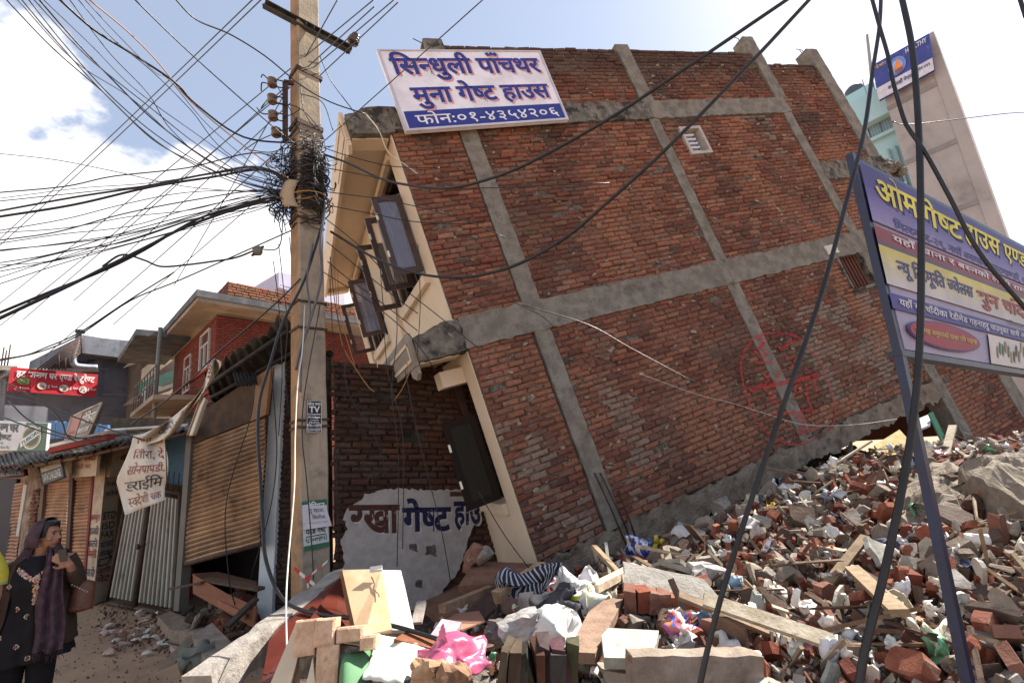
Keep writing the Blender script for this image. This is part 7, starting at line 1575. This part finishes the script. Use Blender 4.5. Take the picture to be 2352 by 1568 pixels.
def hand(W, wrist, fwd, side, palm_n, curl, L_=.17):
    """palm and five bent fingers; W maps local to world"""
    fwd, side, palm_n = fwd.normalized(), side.normalized(), palm_n.normalized(); pr = []
    pc = wrist + fwd * L_ * .27
    M = Matrix((side, fwd, palm_n)).transposed()
    pr.append(('e', pc, (L_ * .24, L_ * .29, L_ * .10), M))
    for i, (o_, l) in enumerate(((-.165, .40), (-.055, .46), (.055, .43), (.16, .34))):
        a = wrist + fwd * L_ * .48 + side * L_ * o_; pts = [a]; ang = 0
        for k in range(3): ang += curl * (1 + .15 * i); pts.append(pts[-1] + (fwd * math.cos(ang) + palm_n * math.sin(ang) + side * (.06 * (i - 1.5))) * L_ * l * (.45, .32, .25)[k])
        pr.append(('t', pts, (.0088, .0082, .0076, .0062)))
    a = wrist + fwd * L_ * .14 - side * L_ * .18; pr.append(('t', [a, a - side * L_ * .16 + fwd * L_ * .17 + palm_n * .01, a - side * L_ * .17 + fwd * L_ * .34 + palm_n * .018], (.012, .0098, .0075)))
    return pr
# ---- the woman: feet on the street, body towards the camera, face turned to the house
g, X, Y = person_frame(92, 1250, 3.85, RAD(-6))
def W(x, y, z): return g + X * x + Y * y + Z3 * z
woman = thing('person', g, 'woman in dark headscarf, brown cardigan and black embroidered tunic looking at the leaning house', 'person')
H = 1.60
hc = W(.035, -.01, 1.475); fd = (X * .80 - Y * .58 + Z3 * .03).normalized(); fs = Vector((-fd.y, fd.x, 0)).normalized(); fs = -fs if fs.dot(X) > 0 and False else fs; fu = fd.cross(fs).normalized(); fu = fu if fu.z > 0 else -fu
HM = Matrix((fs, fd, fu)).transposed()
def Hd(x, y, z): return hc + fs * x + fd * y + fu * z      # side, forward, up
I3 = Matrix.Identity(3)
pr = [('e', Hd(0, -.012, .025), (.070, .086, .088), HM), ('e', Hd(0, .022, -.038), (.056, .062, .070), HM), ('e', Hd(0, .048, -.092), (.026, .024, .019), HM), ('e', Hd(0, .070, .028), (.046, .020, .020), HM)]
for s in (-1, 1):
    pr += [('e', Hd(.036 * s, .056, -.030), (.024, .022, .021), HM), ('e', Hd(.073 * s, -.008, -.008), (.008, .017, .028), HM), ('e', Hd(.030 * s, .067, .004), (.015, .013, .009), HM)]
pr += [('t', [Hd(0, .080, .012), Hd(0, .094, -.018), Hd(0, .104, -.030)], (.008, .010, .012)), ('e', Hd(.011, .093, -.034), (.008, .009, .007), HM), ('e', Hd(-.011, .093, -.034), (.008, .009, .007), HM),
       ('e', Hd(0, .082, -.058), (.022, .013, .007), HM), ('e', Hd(0, .080, -.070), (.018, .013, .008), HM)]
pr += [('t', [Hd(0, -.02, -.06), W(.01, .02, 1.33), W(0, .02, 1.26)], (.050, .048, .062))]
pr += [('t', [W(-.16, .02, 1.27), W(0, .02, 1.285), W(.16, .02, 1.27)], (.048, .066, .048)), ('t', [W(0, .01, 1.20), W(0, .0, 1.08), W(0, .01, .95), W(0, .01, .85)], (.105, .098, .10, .125))]
pr += [('e', W(.06, -.06, 1.14), (.055, .05, .05), I3), ('e', W(-.06, -.06, 1.14), (.055, .05, .05), I3)]
for s in (-1, 1): pr += [('t', [W(.08 * s, .01, .82), W(.085 * s, -.01, .46), W(.09 * s, .02, .08)], (.095, .058, .036)), ('t', [W(.09 * s, .03, .05), W(.095 * s, -.10, .03)], (.036, .026))]
# left of picture: arm hanging; right of picture: arm bent, hand at the shoulder holding the strap
pr += [('t', [W(-.18, .02, 1.26), W(-.235, .03, 1.00), W(-.25, -.02, .78)], (.052, .043, .028))]
wr_ = W(.205, -.17, 1.235)
pr += [('t', [W(.18, .02, 1.26), W(.255, .0, 1.03), wr_], (.052, .044, .026))]
pr += hand(None, wr_, (Z3 * .62 - X * .72 - Y * .1), (X * .55 + Z3 * .75), -Y * 1.0 + Z3 * 0, -.28, .165)
pr += hand(None, W(-.25, -.03, .775), (-Z3 + X * .05), Y, X, .25, .165)
remesh(pr, .0062, 'body', SKIN, woman, 3)
# eyes, brows, lips, bindi, earring, necklace
mb = MB()
for s in (-1, 1): mb.lathe(Hd(.031 * s, .0745, .003), fd + fs * .3 * s, [(.0085, -.004), (.0082, .0005), (.005, .003), (.001, .0036)], 10, (.55, .52, .48))
mb.build('eye', M_VC, woman)
mb = MB()
for s in (-1, 1): mb.lathe(Hd(.032 * s, .0775, .003), fd + fs * .1 * s, [(.0055, -.002), (.0055, .002), (.001, .003)], 8, (.01, .008, .008)); mb.tube([Hd(.017 * s, .088, .021), Hd(.033 * s, .087, .026), Hd(.049 * s, .074, .020)], .0024, 5, (.015, .01, .01)); mb.tube([Hd(.020 * s, .0835, .008), Hd(.031 * s, .085, .0105), Hd(.043 * s, .078, .006)], .0016, 4, (.015, .01, .01))
mb.build('brow_and_lash', M_VC, woman)
mb = MB(); mb.tube([Hd(-.021, .088, -.061), Hd(-.006, .0965, -.058), Hd(.006, .0965, -.058), Hd(.021, .088, -.061)], .0040, 6, (.28, .06, .05)); mb.tube([Hd(-.017, .088, -.067), Hd(0, .096, -.070), Hd(.017, .088, -.067)], .0048, 6, (.30, .07, .06)); mb.build('lips', M_VC, woman)
mb = MB(); mb.lathe(Hd(0, .092, .042), fd, [(.003, 0), (.001, .002)], 6, (.2, .01, .02)); mb.build('bindi', M_VC, woman)
M_GOLD = mat('gold_jewellery', (.75, .48, .14), None, 1, .3, .1, 60, metal=.9)
for s in (-1, 1):
    mb = MB(); mb.lathe(Hd(.083 * s, -.004, -.034), fs * s, [(.008, 0), (.006, .004), (.001, .005)], 8); mb.build('earring', M_GOLD, woman)
mb = MB(); mb.tube(smooth_path([W(-.055, .0, 1.335), W(-.03, -.065, 1.285), W(.01, -.085, 1.265), W(.05, -.06, 1.29), W(.065, -.01, 1.335)], 5), .0022, 5); mb.build('necklace', M_GOLD, woman)
hairm = mat('black_hair', (.012, .01, .01), None, 1, .5, .3, 120, spec=.4)
mb = MB(); mb.grid(lambda u, v: Hd(.0745 * math.sin((u - .5) * 3.6) , .094 * math.cos((u - .5) * 3.6) * math.sin(.42 + v * 1.6) - .012, .026 + .096 * math.cos(.42 + v * 1.6 * (1 if abs(u - .5) > .22 else .45))), 20, 8); mb.build('hair', hairm, woman)
# tunic: A line, folds
M_TUN = mat('black_tunic_cloth', (.010, .009, .011), (.015, .013, .016), 10, .9, .3, 90)
def ring_cloth(secs, nu, nv, t0, t1, fold=.0, freq=9, th=.004, seed=0.0):
    def P(u, v):
        t = v * (len(secs) - 1); i = min(len(secs) - 2, int(t)); f = t - i; a, b = secs[i], secs[i + 1]
        z, rx, ry, cx, cy = [a[k] * (1 - f) + b[k] * f for k in range(5)]; an = t0 + (t1 - t0) * u
        w_ = fold * v * (math.sin(an * freq + seed + 1.4 * math.sin(v * 4)) + .5 * math.sin(an * freq * 2.3 + seed * 2)) + .012 * noise.noise(Vector((u * 6, v * 7, seed)))
        return W(cx + (rx + w_) * math.sin(an), cy - (ry + w_) * math.cos(an), z)
    return P
tun = [(1.325, .075, .065, .0, .01), (1.29, .15, .085, 0, .01), (1.22, .185, .125, 0, 0), (1.12, .175, .155, 0, -.01), (1.0, .160, .130, 0, 0), (.86, .20, .155, 0, 0), (.70, .235, .175, 0, 0), (.585, .262, .190, .0, 0)]
PT = ring_cloth(tun, 60, 30, -math.pi, math.pi, .016, 8)
mb = MB(); mb.sheet(PT, 72, 34, .003); mb.build('tunic', M_TUN, woman)
# trousers
mb = MB()
for s in (-1, 1): mb.tube([W(.085 * s, .0, .80), W(.088 * s, -.01, .46), W(.09 * s, .02, .12)], .105, 14, r1=.062)
mb.build('trousers', M_TUN, woman)
for s in (-1, 1):
    mb = MB(); mb.chunk(W(.095 * s, -.05, .035), Matrix((X, Y, Z3)).transposed(), (.095, .25, .07), (.02, .018, .018), .08, 3, False); mb.build('shoe', M_VC, woman)
# embroidery
def on_tunic(an, z, off=.006):
    zs = [s_[0] for s_ in tun]
    for i in range(len(zs) - 1):
        if zs[i] >= z >= zs[i + 1]: v = (i + (zs[i] - z) / (zs[i] - zs[i + 1])) / (len(zs) - 1); break
    p = PT((an + math.pi) / (2 * math.pi), v); n_ = (X * math.sin(an) - Y * math.cos(an)); return p + n_ * off, n_
CO = [(.62, .30, .08), (.5, .52, .6), (.60, .12, .06), (.65, .5, .2), (.35, .4, .55), (.7, .66, .6)]
mb = MB()
for k in range(190):
    t = random.random()
    if t < .5: a_ = rnd(-.62, .60); z = 1.275 - .10 * (1 - abs(a_) / .7) + rnd(-.014, .014) - .01
    else: a_ = .10 + rnd(-.11, .11) * (1.1 - t * .5) + .1 * (t - .5); z = 1.19 - (t - .5) * .40
    p, n_ = on_tunic(a_, z, .007); mb.chunk(p, rotm(), (.016, .016, .008), random.choice(CO), .3, 1)
mb.build('neck_embroidery', M_VC, woman)
for (a_, z) in ((-.75, 1.14), (-.45, .97), (-.05, .91), (-.65, .80), (-.2, .72), (.5, .70), (-.75, .64), (.1, .63)):
    mb = MB(); p, n_ = on_tunic(a_, z, .007); sx = n_.cross(Z3).normalized()
    for k in range(8):
        b_ = k * .785; q = p + (sx * math.cos(b_) + Z3 * math.sin(b_)) * .014; mb.chunk(q, rotm(), (.011, .011, .006), CO[(k + int(z * 10)) % 6], .3, 1)
    mb.chunk(p, I3, (.01, .01, .01), (.7, .2, .1), .2, 1); mb.build('flower_motif', M_VC, woman)
# cardigan, open in front
M_CARD = mat('brown_knit', (.060, .036, .026), (.075, .046, .034), 30, .95, .6, 150)
car = [(1.315, .115, .085, 0, .02), (1.28, .195, .105, 0, .02), (1.20, .215, .14, 0, .01), (1.05, .205, .165, 0, 0), (.90, .235, .17, 0, 0), (.72, .275, .20, -.01, .01), (.66, .285, .205, -.01, .01)]
PC_ = ring_cloth(car, 60, 24, .62, 2 * math.pi - .62, .014, 7, seed=2.0)
mb = MB(); mb.sheet(PC_, 60, 28, .008); mb.build('cardigan', M_CARD, woman)
mb = MB(); mb.tube(smooth_path([W(-.165, .015, 1.275), W(-.215, .03, 1.15), W(-.245, .03, 1.0), W(-.262, -.01, .88), W(-.26, -.025, .80)], 4), .070, 14, r1=.045); mb.build('sleeve', M_CARD, woman)
mb = MB(); mb.tube(smooth_path([W(.165, .015, 1.275), W(.225, .02, 1.16), W(.262, .0, 1.045), W(.245, -.075, 1.10), W(.218, -.14, 1.19)], 4), .070, 14, r1=.042); mb.build('sleeve', M_CARD, woman)
# headscarf: over the head and round the shoulders, one long end hanging down the picture's right side
M_SCARF = mat('plum_scarf', (.050, .026, .036), (.085, .050, .062), 16, .9, .4, 110, stains=[((.12, .09, .11), 28, .56, .64, .6)])
def hood(u, v):
    an = (u - .5) * 3.9; t = v
    rx, ry = .094 + .006 * math.sin(t * 9), .112
    z = .118 * math.cos(.15 + t * 1.75) + .020; r_ = math.sin(.15 + t * 1.75)
    back = -math.cos(an)
    p = Hd(rx * math.sin(an) * (r_ if t < .8 else r_ * 1.03), ry * back * r_ - .012 + .03 * (1 - r_), z)
    if t > .55:
        f = (t - .55) / .45; low = W(.02 + .17 * math.sin(an) * .95 * (1 if math.sin(an) * fs.dot(X) > 0 else 1) , .03 + .02 * math.cos(an), 1.335 - .05 * abs(math.sin(an)))
        q = low if False else hc + (p - hc) * 1.0 + Vector((0, 0, 0)); p = p + fu * -.06 * f + (p - hc).normalized() * (.015 * f)
    return p + (p - hc).normalized() * .006 * (math.sin(u * 30) * t)
mb = MB(); mb.sheet(hood, 40, 22, .004); mb.build('headscarf', M_SCARF, woman)
def cowl(u, v):
    an = (u - .5) * 2 * math.pi * .86 + math.pi; w_ = .010 * math.sin(u * 34 + v * 5)
    top_, bot = .088, .155; r_ = top_ + (bot - top_) * v + w_
    return W(.012 + r_ * math.sin(an) * 1.05, .035 - r_ * math.cos(an) * .72, 1.405 - .135 * v - .01 * math.sin(u * 12))
mb = MB(); mb.sheet(cowl, 44, 10, .004); mb.build('scarf_wrap', M_SCARF, woman)
def tail(u, v):
    c_ = smooth_path([Vector((.085, -.095, 1.385)), Vector((.105, -.165, 1.26)), Vector((.118, -.185, 1.10)), Vector((.12, -.195, .92)), Vector((.135, -.21, .74)), Vector((.145, -.22, .655))], 8)
    t = v * (len(c_) - 1); i = min(len(c_) - 2, int(t)); p = c_[i].lerp(c_[i + 1], t - i); w_ = .07 + .10 * min(1, v * 1.7)
    return W(p.x + (u - .5) * w_ + .008 * math.sin(v * 11), p.y + .020 * math.sin(u * 15 + v * 3) - .01 * noise.noise(Vector((u * 4, v * 8, 3))), p.z - .02 * u + .012 * math.sin(u * 8))
mb = MB(); mb.sheet(tail, 26, 40, .004); mb.build('scarf_end', M_SCARF, woman)
mb = MB()
for k in range(26):
    p = tail(k / 25, 1); mb.tube([p, p + Vector((rnd(-.01, .01), 0, -.03)), p + Vector((rnd(-.02, .02), rnd(-.01, .01), -.062))], .0016, 4)
mb.build('fringe', M_SCARF, woman, kind=None)
# handbag on the shoulder and a phone in the hand
bag = thing('handbag', W(.30, -.02, .86), 'small brown leather handbag with studded black strap hanging from the woman\'s shoulder', 'handbag')
mb = MB(); mb.sheet(lambda u, v: W(.285 + (.085 - .02 * v) * math.cos(u * 6.283) + .02 * v, -.06 + .055 * math.sin(u * 6.283) * (1 - .5 * v), .87 + .20 * v - .012 * math.cos(u * 12.56)), 24, 8, .006); mb.chunk(W(.285, -.06, .885), Matrix((X, Y, Z3)).transposed(), (.165, .11, .06), (1, 1, 1), .08, 2, False)
mb.build('bag_body', mat('brown_leather', (.16, .062, .028), (.11, .04, .02), 9, .45, .3, 50, spec=.5), bag)
mb = MB(); mb.tube(smooth_path([W(.215, -.08, 1.055), W(.20, -.13, 1.16), W(.175, -.12, 1.30), W(.16, .02, 1.345), W(.22, .06, 1.22), W(.30, .0, 1.06)], 5), .009, 6, (.015, .013, .013)); mb.build('strap', M_VC, bag)
mb = MB()
for k in range(7): mb.chunk(W(.228 + .016 * k, -.12, 1.075 - .012 * k), I3, (.011, .011, .011), (.5, .48, .45), .1, 1)
mb.build('stud', M_VC, bag)
ph_ = thing('mobile_phone', W(.165, -.20, 1.30), 'black mobile phone held in the woman\'s raised hand', 'phone')
mb = MB(); mb.cbox(W(.160, -.205, 1.315), Matrix((X, Y, (Z3 * .97 - X * .2).normalized())).transposed(), (.045, .011, .095), (.012, .012, .015)); mb.build('phone_body', mat('black_gloss_plastic', (.012, .012, .015), None, 1, .2, 0, 1, spec=.6), ph_)
# ---- man in yellow cut by the left picture edge
g2, X2, Y2 = person_frame(-92, 1300, 3.5, 0)
def W2(x, y, z): return g2 + X2 * x + Y2 * y + Z3 * z
man = thing('person', g2, 'man in bright yellow polo shirt mostly cut off by the left picture edge', 'person')
sh_ = .235
pr = [('t', [W2(-.05, 0, 1.62), W2(-.05, 0, 1.50), W2(-.05, 0, 1.42)], (.055, .055, .07)), ('e', W2(-.05, -.01, 1.70), (.078, .095, .115), I3), ('t', [W2(-.24, 0, 1.36), W2(-.05, 0, 1.38), W2(.14, 0, 1.36)], (.06, .10, .06)), ('t', [W2(-.05, 0, 1.2), W2(-.05, 0, .95), W2(-.05, 0, .85)], (.15, .13, .14)),
      ('t', [W2(.15, 0, 1.35), W2(.215, .02, 1.10), W2(.12, -.12, .98)], (.056, .047, .032)), ('t', [W2(-.25, 0, 1.35), W2(-.30, .02, 1.08), W2(-.28, -.08, .85)], (.056, .045, .03))]
pr += hand(None, W2(.12, -.12, .98), (-X2 - Y2 * .3), Z3, -Y2, .3, .18) + hand(None, W2(-.28, -.08, .85), -Z3, Y2, X2, .3, .18)
for s in (-1, 1): pr += [('t', [W2(-.05 + .1 * s, 0, .85), W2(-.05 + .1 * s, 0, .47), W2(-.05 + .1 * s, .02, .08)], (.1, .062, .04)), ('t', [W2(-.05 + .1 * s, .03, .05), W2(-.05 + .1 * s, -.12, .03)], (.04, .03))]
pr += [('e', W2(-.05, -.105, 1.69), (.012, .016, .018), I3)]
remesh(pr, .009, 'body', SKIN, man, 3)
def loft2(secs, m, name, nu=40):
    def P(u, v):
        t = v * (len(secs) - 1); i = min(len(secs) - 2, int(t)); f = t - i; z, rx, ry, cx = [secs[i][k] * (1 - f) + secs[i + 1][k] * f for k in range(4)]; an = u * 6.2832
        w_ = .006 * math.sin(an * 7 + v * 5); return W2(cx + (rx + w_) * math.cos(an), (ry + w_) * math.sin(an), z)
    mb = MB(); mb.sheet(P, nu, 16, -.003); return mb.build(name, m, man)
M_YEL = mat('yellow_shirt_cloth', (.62, .56, .07), (.55, .49, .06), 10, .85, .3, 90)
loft2([(1.44, .075, .07, -.05), (1.40, .20, .10, -.05), (1.30, .235, .13, -.05), (1.05, .20, .15, -.05), (.80, .19, .145, -.05)], M_YEL, 'polo_shirt')
for s, sp in ((1, [W2(.12, 0, 1.375), W2(.175, .005, 1.28), W2(.205, .015, 1.17)]), (-1, [W2(-.22, 0, 1.375), W2(-.275, .005, 1.28), W2(-.295, .015, 1.17)])):
    mb = MB(); mb.tube(smooth_path(sp, 4), .080, 14, r1=.068, caps=False); mb.build('sleeve', M_YEL, man)
    mb = MB(); e_ = sp[-1]; mb.tube([e_ + Vector((0, 0, .015)), e_ - Vector((0, 0, .004))], .0695, 14, caps=False); mb.build('sleeve_hem', mat('green_trim', (.25, .40, .12), None, 1, .9, 0, 1), man)
loft2([(.86, .17, .14, -.05), (.7, .19, .15, -.05)], mat('dark_trousers', (.03, .03, .04), None, 1, .9, .3, 60), 'trouser_seat')
mb = MB()
for s in (-1, 1): mb.tube([W2(-.05 + .1 * s, 0, .82), W2(-.05 + .1 * s, 0, .47), W2(-.05 + .1 * s, .02, .09)], .108, 12, r1=.07)
mb.build('trousers', MATS['dark_trousers'], man)
mb = MB(); mb.chunk(W2(-.05, .015, 1.745), I3, (.17, .2, .17), (1, 1, 1), .06, 3, False); mb.build('hair', hairm, man)
